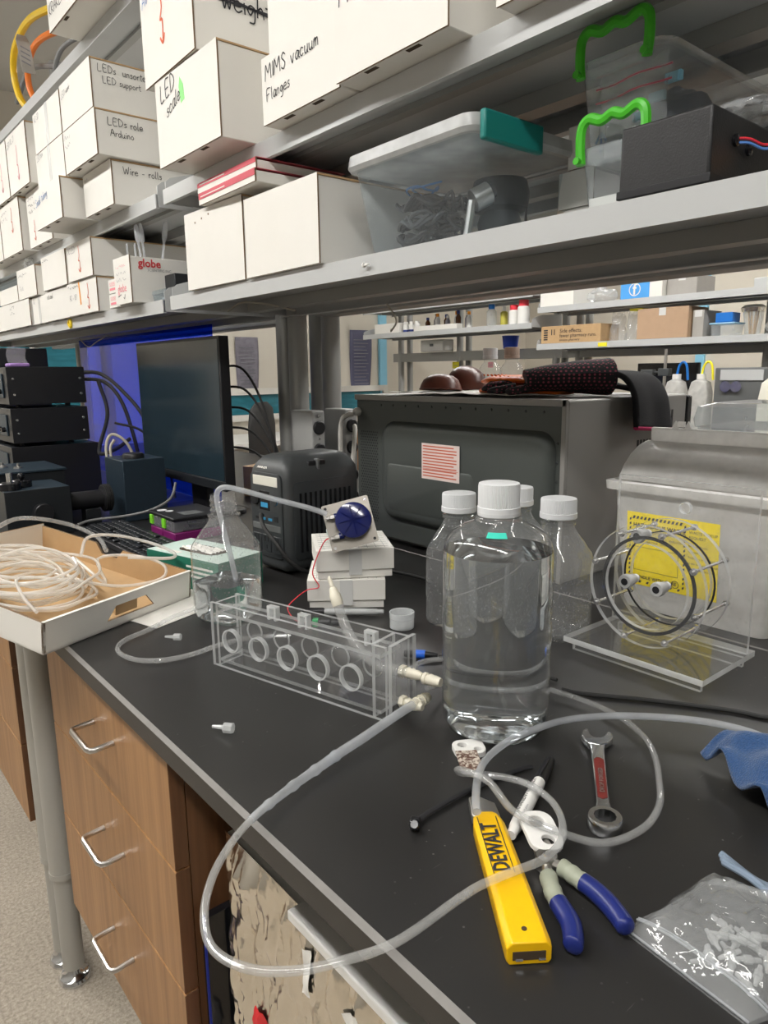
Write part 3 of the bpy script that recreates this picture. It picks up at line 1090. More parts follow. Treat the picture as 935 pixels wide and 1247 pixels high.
c = carton('white carton stacked at the far end of the lowest shelf', .715, 2.96, 3.24, .273, .33, .30, GL, slots=False)
o = MB()
for k in range(5):
    a = k * 1.3
    o.sphere((.73 + .012 * math.cos(a), 2.80 + .028 * math.sin(a * 1.7), EYE + .385 + .004 * (k % 3)), .014, 10, 6, (1.3, 1.6, .8))
tag(o.build('plastic_bag', bag_clear), 'crumpled clear bag lying on a white carton', 'bag')
# yellow tag taped on the shelf lip
o = MB()
pts = [(.7265, 2.42 + .012 * math.sin(a), EYE + .162 + .010 * math.cos(a) - .004 * math.sin(2 * a)) for a in [k * .7 for k in range(9)]]
o.tube(spline(pts, 4), .0045, 6)
o = o.build('yellow_tie', pm('tie_yellow', (.9, .65, .02), .5))
tag(o, 'yellow twist of tape on the lip of the lowest shelf', 'tape')

# top shelf of the far unit
c = carton('white carton marked KRAKEN on the top shelf', .655, 1.76, 2.12, .870, 1.02, .36, 'cartons on the top shelf')
write(c, 'KRAKEN', ff(c, .012, .035), FU, FV, .026, ink)


def cable(name, label, pts, r, mat, n=10, per=8, group=None, cat='cable'):
    o = MB().tube(spline(pts, per), r, n).build(name, mat)
    return tag(o, label, cat, group)


hose_y = pm('hose_yellow', (.86, .58, .02), .35)
hose_o = pm('hose_orange', (.86, .22, .03), .35)
cable_grey = pm('cable_grey', (.20, .20, .20), .5)
zt = EYE + .872
cable('yellow_hose', 'thick yellow hose standing in a loop on the top shelf', [(.86, 2.25, zt + .17), (.81, 2.36, zt + .20), (.77, 2.48, zt + .215), (.755, 2.66, zt + .235), (.752, 2.82, zt + .205), (.756, 2.87, zt + .135), (.765, 2.84, zt + .055), (.79, 2.79, zt + .0135)], .011, hose_y, cat='hose')
cable('orange_hose', 'orange hose looping inside the yellow hose', [(.89, 2.30, zt + .12), (.84, 2.38, zt + .145), (.80, 2.48, zt + .165), (.785, 2.66, zt + .19), (.782, 2.78, zt + .165), (.786, 2.815, zt + .10), (.80, 2.78, zt + .04), (.825, 2.72, zt + .0125)], .010, hose_o, cat='hose')
cable('grey_cable', 'grey power cord passing behind the loops of hose on the top shelf', [(.83, 3.15, zt + .15), (.83, 2.95, zt + .20), (.83, 2.65, zt + .125), (.85, 2.45, zt + .07), (.87, 2.30, zt + .05)], .009, cable_grey)
cable('grey_cable', 'grey cord looping low beside the KRAKEN carton on the top shelf', [(.78, 2.50, zt + .0082), (.77, 2.47, zt + .05), (.775, 2.40, zt + .085), (.80, 2.30, zt + .09), (.83, 2.20, zt + .07)], .007, cable_grey)
r = thing('hang_tag', 'grey paper tag with printed lines hanging on the cord of the top shelf', 'tag', (.735, 2.64, zt + .135), .6)
MB().prism([(-.03, -.055), (.03, -.055), (.03, .035), (.018, .05), (-.018, .05), (-.03, .035)], -.0006, .0006).xf(Matrix.Rotation(PI / 2, 4, 'X') @ Matrix.Rotation(.2, 4, 'Z')).build('paper', pm('tag_grey', (.42, .40, .36), .7), r, smooth=0)
for k in range(4):
    MB().box(-.02, .02, -.0012, -.0008, -.03 + k * .014, -.026 + k * .014).build('print_line', ink_grey, r, smooth=0)
c = carton('box with an orange printed panel behind the hoses on the top shelf', .90, 2.72, 2.95, .870, 1.05, .14, 'cartons on the top shelf', slots=False, body=pm('grey_card', (.40, .38, .35), .7))
MB().box(-c['hd'] - .0008, -c['hd'] - .0002, -.06, .0, .03, .10).build('orange_print', ink_orange, c, smooth=0)
for k in range(4):
    MB().box(-c['hd'] - .0009, -c['hd'] - .0003, .01, .08, .03 + k * .02, .04 + k * .02).build('print_line', ink, c, smooth=0)

# small things at the near end of the lowest far shelf
zs = EYE + .1778
r = carton('white carton of pipettes printed globe, at the shelf end', .700, 1.815, 1.925, .177, .292, .30, None, slots=False, lid=False, name='pipette_carton')
printed(r, 'globe', sf(r, .022, .088), SU, SV, .027, pm('print_red', (.62, .05, .06), .5), bold=.0006)
printed(r, 'SCIENTIFIC INC.', sf(r, .045, .078), SU, SV, .009, ink_grey)
printed(r, 'globe', ff(r, .02, .03), FU, FV, .028, ink_pink)
for k in range(3):
    scribble(r, .015, .088 - k * .016, .07, 3, .008, ink_grey if k else ink_pink)
scribble(r, .02, .012, .06, 3, .016, ink)
dropper = clear('dropper', haze=.45, hazecol=(.85, .88, .92), rough=.1)
bulb_prof = [(.0015, -.045), (.0028, 0), (.0030, .055), (.0062, .060), (.0072, .072), (.0072, .092), (.0055, .102), (.002, .106)]
GP = 'plastic droppers standing in the globe carton'
for k, (dx, dy, tx, ty) in enumerate(((.755, 1.875, .06, .32), (.77, 1.885, .0, .18), (.80, 1.850, .12, -.12))):
    o = MB().lathe(bulb_prof, 12).build('dropper', dropper)
    o.location = (dx, dy, zs + .105)
    o.rotation_euler = (-ty, tx, 0)
    tag(o, 'clear plastic dropper with a bulb standing in the globe carton', 'dropper', GP)
for k in range(7):
    o = MB().lathe([(.0022, 0), (.0026, .15)], 8).build('glass_pipette', dropper)
    o.location = ((.73, 1.90, zs + .003) if k == 0 else (.745, 1.885, zs + .003)) if k < 2 else (.90 + .022 * k, 1.87 + .008 * (k % 3), zs + .003)
    tag(o, 'thin glass pipette standing in the globe carton', 'pipette', 'glass pipettes in the globe carton')
for k, (z0_, lab) in enumerate(((.177, 'lower'), (.214, 'upper'))):
    c = carton('small white box with pink print, the %s of two beside the globe carton' % lab, .715, 1.935, 2.015, z0_, z0_ + .036, .09, 'small pink printed boxes', slots=False, lid=False, name='small_box')
    printed(c, 'SLIDES', ff(c, .01, .019), FU, FV, .014, ink_pink)
    MB().box(-c['hd'] - .0008, -c['hd'] - .0003, -.025, .03, .008, .014).build('print_bar', ink_pink, c, smooth=0)
r = thing('blue_clip', 'small blue plastic clip sticking up behind the pink printed boxes', 'clip', (.835, 2.0, zs), .3)
MB().box(-.006, .006, -.004, .004, .0, .095).build('stem', pm('clip_blue', (.01, .10, .55), .4), r, bevel=.001)
MB().box(-.006, .006, -.016, .016, .095, .110).build('head', MATS['clip_blue'], r, bevel=.002)
r = thing('project_box', 'small black box with a knob on the shelf beside the globe carton', 'box', (.88, 1.765, zs), 0)
MB().box(-.10, .10, -.03, .03, .0, .068).build('body', black_anod, r, bevel=.002)
MB().lathe([(.011, 0), (.011, .008), (.008, .010)], 18, (-.04, 0, .068)).build('collar', black_plastic, r)
MB().sphere((-.04, 0, .083), .011).build('knob', black_gloss, r)
r = thing('slide_case', 'small clear hinged plastic case at the shelf end', 'case', (.775, 1.76, zs), 0)
loft([[(x, y, 0) for x, y in rrect(.05, .085, .006)], [(x, y, .018) for x, y in rrect(.054, .089, .006)]]).build('tray', bin_clear, r)
loft([[(x, y, .0185) for x, y in rrect(.057, .092, .006)], [(x, y, .028) for x, y in rrect(.054, .089, .006)]]).build('lid', bin_clear, r)
MB().box(-.012, .006, -.02, .02, .004, .012).build('insert', cap_white, r, bevel=.002)

# ================================================================== near shelving, upper shelf
GN = 'white cartons on the upper shelf above the tools'
c = carton('white carton marked LED scale with a green patch, jutting past the shelf edge', .66, 1.235, 1.502, .415, .575, .34, GN)
write(c, 'LED', ff(c, .025, .118), FU, FV, .030, ink, slant=.15)
write(c, 'scale', ff(c, .05, .085), FU, FV, .026, ink, slant=.3)
MB().prism([(0, 0), (.016, .004), (.013, .030), (.0, .046), (-.006, .030)], 0, .0005).xf(Matrix(((0, 0, -1, -c['hd']), (-1, 0, 0, c['hw'] - .115), (0, 1, 0, .095), (0, 0, 0, 1)))).build('green_patch', ink_green, c, smooth=0)
c = carton('white carton with a red arrow and crossed-out word, on top of LED scale', .657, 1.30, 1.545, .577, .775, .34, GN, turn=-.03)
arrow(c, .105, .055, .095, ink_red, .005)
write(c, 'AV AC', ff(c, .012, .145), FU, FV, .022, ink_blue, slant=.1)
write(c, 'weights', sf(c, .06, .083), SU, SV, .034, ink)
draw(c, [[(-.01, .012), (.13, .012)], [(-.005, .02), (.16, .0)], [(.17, .02), (.21, .018)]], sf(c, .06, .083), SU, SV, .004, ink)
c = carton('white carton marked MIMS vacuum flanges', .695, .927, 1.146, .415, .520, .30, GN)
write(c, 'MIMS', ff(c, .012, .068), FU, FV, .023, ink, slant=.04)
write(c, 'vacuum', ff(c, .092, .071), FU, FV, .022, ink, slant=.04)
write(c, 'Flanges', ff(c, .014, .035), FU, FV, .019, ink, slant=.06)
c = carton('white carton stacked on the MIMS vacuum flanges carton', .705, .927, 1.135, .521, .68, .30, GN, slots=False)
c = carton('large white carton marked MIMS beside the vacuum flanges carton', .685, .690, .922, .415, .63, .32, GN)
write(c, 'MIMS', ff(c, .012, .098), FU, FV, .026, ink)
c = carton('white carton showing only its lower corner at the end of the upper shelf', .70, .36, .625, .415, .60, .30, GN)

# ================================================================== near shelving, lower shelf
GM = 'plain white cartons on the lower shelf above the tools'
c = carton('plain white carton under the red and white boxes', .722, 1.290, 1.535, .180, .338, .28, GM, slots=False, turn=.02)
for k in range(3):
    MB().lathe([(.0022, 0), (.0022, .0006)], 8, (-c['hd'] - .0001, c['hw'] - .05 - k * .03, .135 + .004 * k), (-1, 0, 0)).build('staple_hole', kraft_dark, c)
c = carton('plain white carton beside the clear bin', .722, 1.030, 1.275, .180, .324, .28, GM, slots=False)
red_card = pm('red_card', (.62, .10, .13), .6)
GR = 'red and white flat boxes'
for k, (z0_, dx, dy, tr) in enumerate(((.3385, -.010, -.034, -.03), (.3622, -.006, -.026, -.01))):
    c = carton('flat white box with a red band, the %s of two' % ('lower' if k == 0 else 'upper'), .715 + dx, 1.225 + dy, 1.465 + dy, z0_, z0_ + (.0232 if k == 0 else .0200), .20, GR, slots=False, turn=tr, name='flat_box', lid=False)
    MB().box(-c['hd'] - .0008, -c['hd'] - .0002, -c['hw'], c['hw'], .011, c['hh'] - .001).build('red_band', red_card, c, smooth=0)
    MB().box(-c['hd'] - .0010, -c['hd'] - .0009, .0, c['hw'] - .01, .0145, .0165).build('print_line', white_card, c, smooth=0)
    MB().box(-c['hd'] + .001, c['hd'], -c['hw'], c['hw'], c['hh'], c['hh'] + .0006).build('red_top', red_card, c, smooth=0)
# little screw lying on the shelf lip
r = thing('stand_off', 'tiny white nylon peg on the shelf lip under the clear bin', 'peg', (.724, .905, EYE + .164))
MB().cyl((0, -.004, 0), (0, .006, 0), .0022, 8).build('shank', white_plastic, r)
MB().cyl((0, .006, 0), (0, .008, 0), .004, 8).build('head', white_plastic, r)


# clear storage bins
def bin_body(w0, d0, w1, d1, h, r0=.02, t=.003):
    """open tapered tub: w along Y, d along X"""
    secs = []
    for (s, z) in ((0, 0), (.5, h * .5), (1, h)):
        secs.append([(x, y, z) for x, y in rrect(d0 + (d1 - d0) * s, w0 + (w1 - w0) * s, r0)])
    return loft(secs, True, False)


teal = pm('teal_latch', (.01, .20, .18), .4)
r = thing('storage_bin', 'clear bin of black cables with a grey lid and teal latch', 'bin', (.842, .818, EYE + .181), 0)
bin_body(.215, .19, .255, .225, .125).build('tub', bin_clear, r)
lid_grey = clear('lid_grey', haze=.85, hazecol=(.66, .67, .66), rough=.25)
loft([[(x, y, .124) for x, y in rrect(.237, .272, .022)], [(x, y, .130) for x, y in rrect(.245, .280, .024)], [(x, y, .146) for x, y in rrect(.241, .276, .024)], [(x, y, .150) for x, y in rrect(.215, .25, .02)]]).build('lid', lid_grey, r)
MB().box(-.108, .012, -.1475, -.137, .112, .1490).build('latch', teal, r, bevel=.003)
bin_root = r
random.seed(11)
for k, (z0_, z1_, rr, m_, lab) in enumerate(((.187, .212, .0042, black_rubber, 'thick black cable in a tangle at the bottom of the clear bin'), (.216, .240, .0034, dark_grey, 'charcoal cable in a tangle halfway up the clear bin'), (.244, .268, .0030, black_rubber, 'thin black cable in a tangle at the top of the clear bin'), (.271, .282, .0016, ink_blue, 'thin blue wire curled on top of the tangled cables in the clear bin'))):
    pts = []
    n = 90 if k < 3 else 16
    for j in range(n):
        a = j * .70
        ra = random.uniform(.022, .042)
        pts.append((.832 + .030 * math.sin(j * .19 + k) + ra * math.cos(a) * .85, .862 + .012 * math.cos(j * .23) + ra * math.sin(a) * .95, EYE + random.uniform(z0_, z1_)))
    cable('tangled_cable', lab, pts, rr, m_, 6, 4)
r = thing('cable_reel', 'black ring-shaped reel of wire inside the clear bin', 'reel', (.876, .768, EYE + .190), 0)
MB().lathe([(.028, .045), (.042, .05), (.045, .07), (.040, .09), (.028, .092), (.022, .07)], 20).build('winding', black_rubber, r)
MB().lathe([(.028, .0), (.034, .03), (.028, .05)], 14).build('hub', dark_grey, r)
r = thing('metal_fitting', 'grey metal fitting inside the clear bin by the latch side', 'fitting', (.80, .752, EYE + .19), 0)
MB().cyl((0, -.0, .05), (.02, -.012, .062), .016, 14).build('barrel', brushed, r)
MB().cyl((.02, -.012, .062), (.026, -.0155, .0655), .010, 12).build('bore', black_plastic, r)
MB().cyl((-.01, .002, .0), (-.002, .0, .05), .006, 8).build('stem', brushed, r)

green = pm('handle_green', (.06, .45, .02), .35)


def green_bin(label, x, y, z, w, d, h, rz=0.0):
    """clear lidded box with a fold-up green handle on its -X side"""
    r = thing('storage_bin', label, 'bin', (x, y, z), rz)
    bin_body(w * .9, d * .92, w, d, h * .86, .02).build('tub', bag_box, r)
    loft([[(a, b, h * .86) for a, b in rrect(d + .012, w + .012, .024)], [(a, b, h * .92) for a, b in rrect(d + .016, w + .016, .026)], [(a, b, h * .97) for a, b in rrect(d * .97, w * .97, .024)], [(a, b, h) for a, b in rrect(d * .85, w * .85, .02)]]).build('lid', bag_box, r)
    xf_ = -d / 2 - .012
    hh = []
    hw = w * .38
    top = h * 1.0 + .020
    prof = [(-hw, h * .72), (-hw - .002, h * .95), (-hw, top - .004), (-hw * .75, top + .004), (-hw * .35, top - .002), (0, top + .003), (hw * .35, top - .002), (hw * .75, top + .004), (hw, top - .004), (hw + .002, h * .95), (hw, h * .72)]
    hd = MB().tube(spline([(xf_, a, b) for a, b in prof], 5), .0052, 8, ell=(1.0, 1.25)).build('handle', green, r)
    for s in (-1, 1):
        MB().cyl((xf_ - .004, s * (hw + .001), h * .76), (xf_ - .010, s * (hw + .001), h * .76), .0045, 10).build('pivot', green, r)
    MB().box(xf_ - .002, xf_ + .014, -hw * .8, hw * .8, h * .70, h * .90).build('catch', bag_box, r, bevel=.003)
    return r


bag_box = clear('box_clear', tint=(.93, .95, .96), haze=.24, hazecol=(.86, .89, .91), rough=.08)
green_bin('clear box with a green handle, lower of two behind the black enclosure', .955, .533, EYE + .181, .112, .27, .098)
green_bin('larger clear box with a green handle, on top of the smaller one', .955, .533, EYE + .2815, .116, .28, .094)
blue_cloth_dark = pm('navy_bag', (.02, .03, .06), .6)
# what the upper green-handled box holds
r = thing('zip_bag', 'zip bag with red seal lines inside the upper green-handled box', 'bag', (.855, .533, EYE + .288), 0)
MB().grid(lambda u, v: (-.006 + .008 * mnoise.noise(Vector((u * 6, v * 5, 1))), .046 - .092 * u, .002 + .075 * v), 24, 16).build('film', bag_clear, r, solid=.0006)
for z_ in (.060, .044):
    MB().tube([(-.010 + .004 * math.sin(k), .05 - .10 * k / 8, z_ + .003 * k / 8) for k in range(9)], .0012, 5).build('seal_line', pm('seal_red', (.75, .05, .12), .4), r)
for k in range(3):
    MB().box(-.004, .002, -.02 - .02 * k, .0 - .02 * k, .012 + .016 * k, .022 + .016 * k).build('blue_label', pm('pale_blue', (.30, .65, .85), .5), r, smooth=0)
o = MB().grid(lambda u, v: Vector((.0, .0, .0)) + Vector((.05 * math.cos(2 * PI * u) * math.sin(PI * (.05 + .9 * v)), .050 * math.sin(2 * PI * u) * math.sin(PI * (.05 + .9 * v)), .035 - .03 * math.cos(PI * v))) * (1 + .15 * mnoise.noise(Vector((u * 8, v * 6, 3)))), 28, 14).build('dark_pouch', blue_cloth_dark)
o.location = (.95, .533, EYE + .287)
tag(o, 'dark navy pouch inside the upper green-handled box', 'pouch')
for k in range(3):
    c = carton('small white part box in the lower green-handled box, %s' % ['by the tub wall', 'in the middle', 'at the back'][k], .835 + .045 * k, .50 + .01 * k, .58, .186, .186 + .03 + .008 * k, .035, 'part boxes in the lower green-handled box', slots=False, lid=False, name='part_box')

# black enclosure with wires
r = thing('black_enclosure', 'black plastic enclosure with coloured wires, in front of the green-handled boxes', 'enclosure', (.752, .4165, EYE + .1822), 0)
encl = pm('encl_black', (.020, .020, .021), .42, var=.2, scale=80, bump=.15, bscale=500)
MB().box(-.018, .130, -.045, .056, 0, .072).build('housing', encl, r, bevel=.003, seg=3)
MB().box(-.0195, .1315, -.047, .058, -.0003, .0085).build('base_lid', black_plastic, r, bevel=.001)
for yy, zz in ((0.030, .046), (.060, .042)):
    MB().lathe([(.006, 0), (.006, .003), (.004, .004)], 14, (yy, -.0455, zz), (0, -1, 0)).build('grommet', black_gloss, r)
for k, (m_, dz) in enumerate(((pm('wire_red', (.75, .03, .05), .4), .002), (pm('wire_blue', (.10, .25, .65), .4), -.002))):
    MB().tube(spline([(.030, -.046, .046 + dz), (.040, -.056, .045 + dz), (.052, -.064, .040 + dz), (.062, -.070, .041 + dz)], 5), .0014, 6).build('wire', m_, r)
MB().box(.060, .070, -.084, -.070, .030, .048).build('connector', ink_orange, r, bevel=.001)
# bag on the enclosure and white boxes at the back of the shelf
o = MB().grid(lambda u, v: (.79 + .10 * u + .01 * mnoise.noise(Vector((u * 5, v * 5, 0))), .345 + .12 * v, EYE + .265 + .018 * math.sin(PI * u) * math.sin(PI * v) + .010 * mnoise.noise(Vector((u * 7, v * 7, 4)))), 24, 24).build('plastic_bag', bag_clear, solid=.0008)
tag(o, 'clear plastic bag lying behind the black enclosure', 'bag')
for k, (z0_, z1_, dy) in enumerate(((.180, .232, 0), (.2325, .285, .01), (.2855, .345, -.005))):
    c = carton('white box stacked at the back of the lower shelf, %s' % ['at the bottom', 'in the middle', 'blue arrow on it'][k], .93, .630 + dy, .690 + dy, z0_, z1_, .11, 'white boxes stacked behind the bin', slots=False, lid=False, name='white_box')
    if k == 2:
        draw(c, [[(0, 0), (0, .025)], [(-.008, .015), (0, .026), (.008, .015)]], ff(c, .055, .012), FU, FV, .004, ink_blue)
r = thing('antenna_stub', 'small black antenna on a coiled lead beside the clear bin', 'antenna', (.80, .655, EYE + .1805))
MB().lathe([(.004, 0), (.004, .012), (.0018, .014), (.0015, .034)], 10).build('stub', black_plastic, r)
MB().tube(spline([(0, 0, .004), (.02, -.018, .002), (.05, -.01, .002), (.06, .02, .0025)], 5), .0016, 6).build('lead', cable_grey, r)

# ================================================================== things on the bench
BZ = BENCH + .0004


# ------------------------------------------------------------------ cardboard tray with coiled tubing
def tray():
    o = Vector((.240, 1.066, BENCH + .001))
    th = math.radians(7.0)
    u = Vector((.925, .38, 0)).normalized()
    v0 = Vector((-u.y, u.x, 0))
    v = (v0 * math.cos(th) + Vector((0, 0, 1)) * math.sin(th)).normalized()
    n = u.cross(v)
    M = Matrix(((u.x, v.x, n.x, o.x), (u.y, v.y, n.y, o.y), (u.z, v.z, n.z, o.z), (0, 0, 0, 1)))
    r = thing('cardboard_tray', 'shallow white cardboard tray with brown inside, tipped over the bench edge', 'tray')
    r.matrix_world = M
    L, D, H, t = .304, .40, .050, .004
    MB().box(0, L, 0, D, 0, .003, mats=[1, 0, 1, 1, 1, 1]).build('bottom', [kraft, white_card], r, smooth=0)

    def wall(poly_holes, place_fn, name='wall'):
        mb = MB()
        for poly in poly_holes:
            k = len(poly)
            outer = [place_fn(a, b, 0) for a, b in poly]
            inner = [place_fn(a, b, t) for a, b in poly]
            mb.add(outer, [tuple(range(k))], 1)
            mb.add(inner, [tuple(range(k - 1, -1, -1))], 0)
            mb.add(outer + inner, [(i, (i + 1) % k, k + (i + 1) % k, k + i) for i in range(k)], 2)
        return mb.build(name, [white_card if name == 'far_wall' else kraft, white_card, kraft_dark], r, smooth=0)
    # near wall with a hand hole
    c0, hw, hz0, hz1 = .165, .050, .014, .036
    near = [[(0, 0), (L, 0), (L, hz0), (0, hz0)], [(0, hz1), (L, hz1), (L, H), (0, H)],
            [(0, hz0), (c0 - hw, hz0), (c0 - hw + .018, hz1), (0, hz1)], [(c0 + hw, hz0), (L, hz0), (L, hz1), (c0 + hw - .018, hz1)]]
    wall(near, lambda a, b, d: (a, d, b))
    mb = MB().box(c0 - hw * .55, c0 + hw * .35, .006, .009, .016, .036)
    mb.build('hand_hole_flap', kraft, r, smooth=0)
    # wall along the bench with a finger notch
    wall([[(0, 0), (D, 0), (D, H), (D * .60, H), (D * .56, H * .62), (D * .46, H * .62), (D * .42, H), (0, H)]], lambda a, b, d: (L - d, a, b))
    wall([[(0, 0), (D, 0), (D, H + .004), (0, H + .004)]], lambda a, b, d: (L - a * L / D, D - d, b), 'far_wall')
    wall([[(0, 0), (D, 0), (D, H), (0, H)]], lambda a, b, d: (d, D - a, b))
    # scalloped fold strip on the near rim
    MB().box(.001, L - .001, -.0006, t + .0008, H, H + .0012).build('fold_edge', white_card, r, smooth=0)

    # coil of clear tubing lying in it
    random.seed(5)
    pts = []
    tot = 15 * 14
    for k in range(tot):
        a = 2 * PI * k / 14
        w1 = math.sin(k * .063) * .018
        w2 = math.cos(k * .041) * .022
        ra = .082 + .022 * math.sin(k * .113) + .004 * random.uniform(-1, 1)
        x = .115 + w1 + ra * math.cos(a) * .95
        y = .195 + w2 + ra * 1.15 * math.sin(a)
        z = .010 + .044 * (k / tot) + .014 * (1 + math.sin(a * 1.0 + k * .07)) * .6 + .003 * random.uniform(-1, 1)
        pts.append((min(max(x, .012), L - .014), min(max(y, .016), D - .014), z))
    tail = [(.20, .10, .03), (.235, .16, .052), (.262, .10, .066), (.275, .04, .060), (.250, .02, .045), (.2, .06, .035), (.14, .10, .05), (.08, .16, .058), (.04, .10, .055), (.02, .04, .05)]
    P = spline(pts + tail, 4)
    o2 = MB().tube([M @ p for p in P], .0027, 7).build('tubing_coil', tube_coil)
    tag(o2, 'tangled coil of thin clear tubing lying in the cardboard tray', 'tubing')
    # arching loose ends
    for k, (pp, rr) in enumerate((([(.02, .30, .03), (.06, .33, .070), (.14, .34, .078), (.23, .37, .085), (.30, .33, .070), (.31, .25, .058), (.29, .20, .045)], .0042), ([(.19, .15, .072), (.24, .19, .085), (.29, .17, .082), (.322, .11, .072), (.322, .06, .066), (.295, .045, .066), (.24, .09, .070)], .0030))):
        o3 = MB().tube([M @ p for p in spline([Vector(q) for q in pp], 8)], rr, 8).build('tubing_length', tube_coil if k else tube_clear)
        tag(o3, ['thicker clear tube arching over the far corner of the cardboard tray', 'thin clear tube looping over the near corner of the cardboard tray'][k], 'tubing')
    return r


tube_coil = clear('tube_coil', tint=(.98, .97, .95), haze=.62, hazecol=(.97, .95, .91), ior=1.42, rough=.12)
tray()
# what props the far end of the tray
o = MB().box(-.05, .05, -.045, .045, 0, .028).build('black_case', black_plastic, bevel=.004)
o.location = (.345, 1.44, BZ)
tag(o, 'flat black case propping up the far end of the cardboard tray', 'case')
o = MB().prism([(-.10, -.06), (.09, -.065), (.10, .06), (-.09, .055)], 0, .0008).build('paper_sheet', white_card, smooth=0)
o.location = (.482, 1.155, BZ)
o.rotation_euler = (0, 0, .35)
tag(o, 'white sheet of paper showing from under the cardboard tray', 'paper')


# ------------------------------------------------------------------ square bottles
def sq_sec(side, z, p=6.0, n=32):
    out = []
    for k in range(n):
        a = 2 * PI * k / n
        c_, s_ = math.cos(a), math.sin(a)
        rr = side / 2 / ((abs(c_) ** p + abs(s_) ** p) ** (1 / p))
        out.append((rr * c_, rr * s_, z))
    return out


def square_bottle(label, x, y, rz, cap=True, level=None, mat=None, k=1.0, group='square clear bottles'):
    r = thing('square_bottle', label, 'bottle', (x, y, BZ), rz, group)
    sd = .088 * k
    hs = .128 * k
    secs = [sq_sec(sd * .86, 0, 5), sq_sec(sd * .97, .006 * k, 6), sq_sec(sd, .014 * k, 7), sq_sec(sd, hs * .5, 7), sq_sec(sd, hs - .008 * k, 7), sq_sec(sd * .965, hs, 6), sq_sec(sd * .78, hs + .018 * k, 4), sq_sec(sd * .58, hs + .034 * k, 2.8), sq_sec(.046 * k, hs + .044 * k, 2)]
    neck = [(.0222, .172), (.0262, .1735), (.0262, .1765), (.0205, .178), (.0205, .182), (.0222, .184), (.0205, .1865), (.0205, .190), (.0222, .192), (.0205, .1945), (.0205, .198), (.0222, .200), (.0205, .2025), (.0205, .209)]
    n = 32
    for (rr, z) in neck:
        secs.append([(rr * k * math.cos(2 * PI * i / n), rr * k * math.sin(2 * PI * i / n), z * k) for i in range(n)])
    loft(secs, True, False).build('shell', mat or bottle_clear, r, smooth=60)
    if level:
        q = .972
        s2 = [sq_sec(sd * .82 * q, .0015, 5), sq_sec(sd * .96 * q, .007 * k, 6), sq_sec(sd * q, .015 * k, 7), sq_sec(sd * q, level, 7)]
        loft(s2).build('water', water, r, smooth=60)
    if cap:
        ribs(r, .0268 * k, .182 * k, .030 * k)
    return r


def ribs(parent, rad, z0, h, mat=None, n=60, x=0, y=0, name='cap'):
    prof = [(rad * .985, z0), (rad * 1.03, z0 + .001), (rad * 1.03, z0 + h * .28), (rad * .985, z0 + h * .30)]
    mb = MB().lathe(prof, n, (x, y, 0), cap0=True, cap1=False)
    vs, fs = [], []
    zz = [z0 + h * .30, z0 + h * .9, z0 + h * .985, z0 + h]
    fr = [1.0, 1.0, .97, .90]
    for i, z in enumerate(zz):
        for k in range(n * 2):
            a = PI * k / n
            rr = rad * fr[i] * (1.0 if k % 2 == 0 else (.965 if i < 2 else 1.0))
            vs.append((x + rr * math.cos(a), y + rr * math.sin(a), z))
    m = n * 2
    for i in range(3):
        for k in range(m):
            fs.append((i * m + k, i * m + (k + 1) % m, (i + 1) * m + (k + 1) % m, (i + 1) * m + k))
    fs.append(tuple(range(3 * m, 4 * m)))
    mb.add(vs, fs)
    return mb.build(name, mat or cap_white, parent, smooth=30)


wb = square_bottle('open square bottle half full of water with a tube in it', .523, 1.035, math.radians(19), cap=False, level=.066)
square_bottle('capped empty square bottle between the large round bottle and the acrylic stand', .868, .634, math.radians(4))
square_bottle('capped square bottle behind the large round bottle, nearer the white boxes', .795, .770, math.radians(25))
square_bottle('square bottle showing only its cap behind the large round bottle', .905, .745, math.radians(-5))

# ------------------------------------------------------------------ large round water bottle
r = thing('round_bottle', 'large round clear bottle full of water with a white ribbed cap', 'bottle', (.578, .500, BZ), 0)
BR = .0605
shell = [(BR * .80, 0), (BR * .90, .003), (BR * .975, .012), (BR, .026), (BR, .10), (BR, .196), (BR * .99, .208), (BR * .94, .219), (BR * .82, .228), (BR * .62, .235), (BR * .45, .239), (BR * .40, .243), (BR * .40, .250)]
MB().lathe(shell, 64, cap1=False).build('shell', bottle_plain, r, smooth=60)
q = .975
MB().lathe([(BR * .76, .0012), (BR * .88, .0045), (BR * .955, .013), (BR * q, .026), (BR * q, .10), (BR * q, .208)], 64).build('water', water, r, smooth=60)
ribs(r, .0225, .2455, .036)
MB().lathe([(.0245, .240), (.0255, .2415), (.0255, .2435), (.0245, .245)], 40).build('neck_ring', bottle_plain, r)
mint = pm('mint_tape', (.05, .62, .48), .5)


def on_shoulder(u, v):
    a = math.radians(206 + 26 * u)
    rr = BR * (.80 - .13 * v)
    return (rr * math.cos(a), rr * math.sin(a), .2305 + .0045 * v)


MB().grid(on_shoulder, 8, 2).build('mint_sticker', mint, r, smooth=0)

# loose cap
r = thing('loose_cap', 'loose white bottle cap standing open side up on the bench', 'cap', (.707, .808, BZ))
loft([[(rr * math.cos(2 * PI * i / 40), rr * math.sin(2 * PI * i / 40), z) for i in range(40)] for rr, z in ((.0185, .0), (.0195, .001), (.0195, .016), (.0188, .016), (.0188, .0168), (.0200, .017), (.0200, .026), (.0180, .026), (.0178, .003))], True, True).build('shell', clear('cap_frost', haze=.75, hazecol=(.80, .82, .83), rough=.2), r)
MB().lathe([(.0178, .0028), (.0178, .0034)], 32).build('liner', white_plastic, r)


# ------------------------------------------------------------------ clear acrylic tube holder
def plate(mb, c, ax, ay, az, sx, sy2, sz):
    """acrylic sheet: sx thickness, sy2 and sz the wide faces; saw-cut edges are frosted"""
    mb.obox(c, ax, ay, az, sx, sy2, sz, mats=[1, 1, 1, 0, 1, 0])


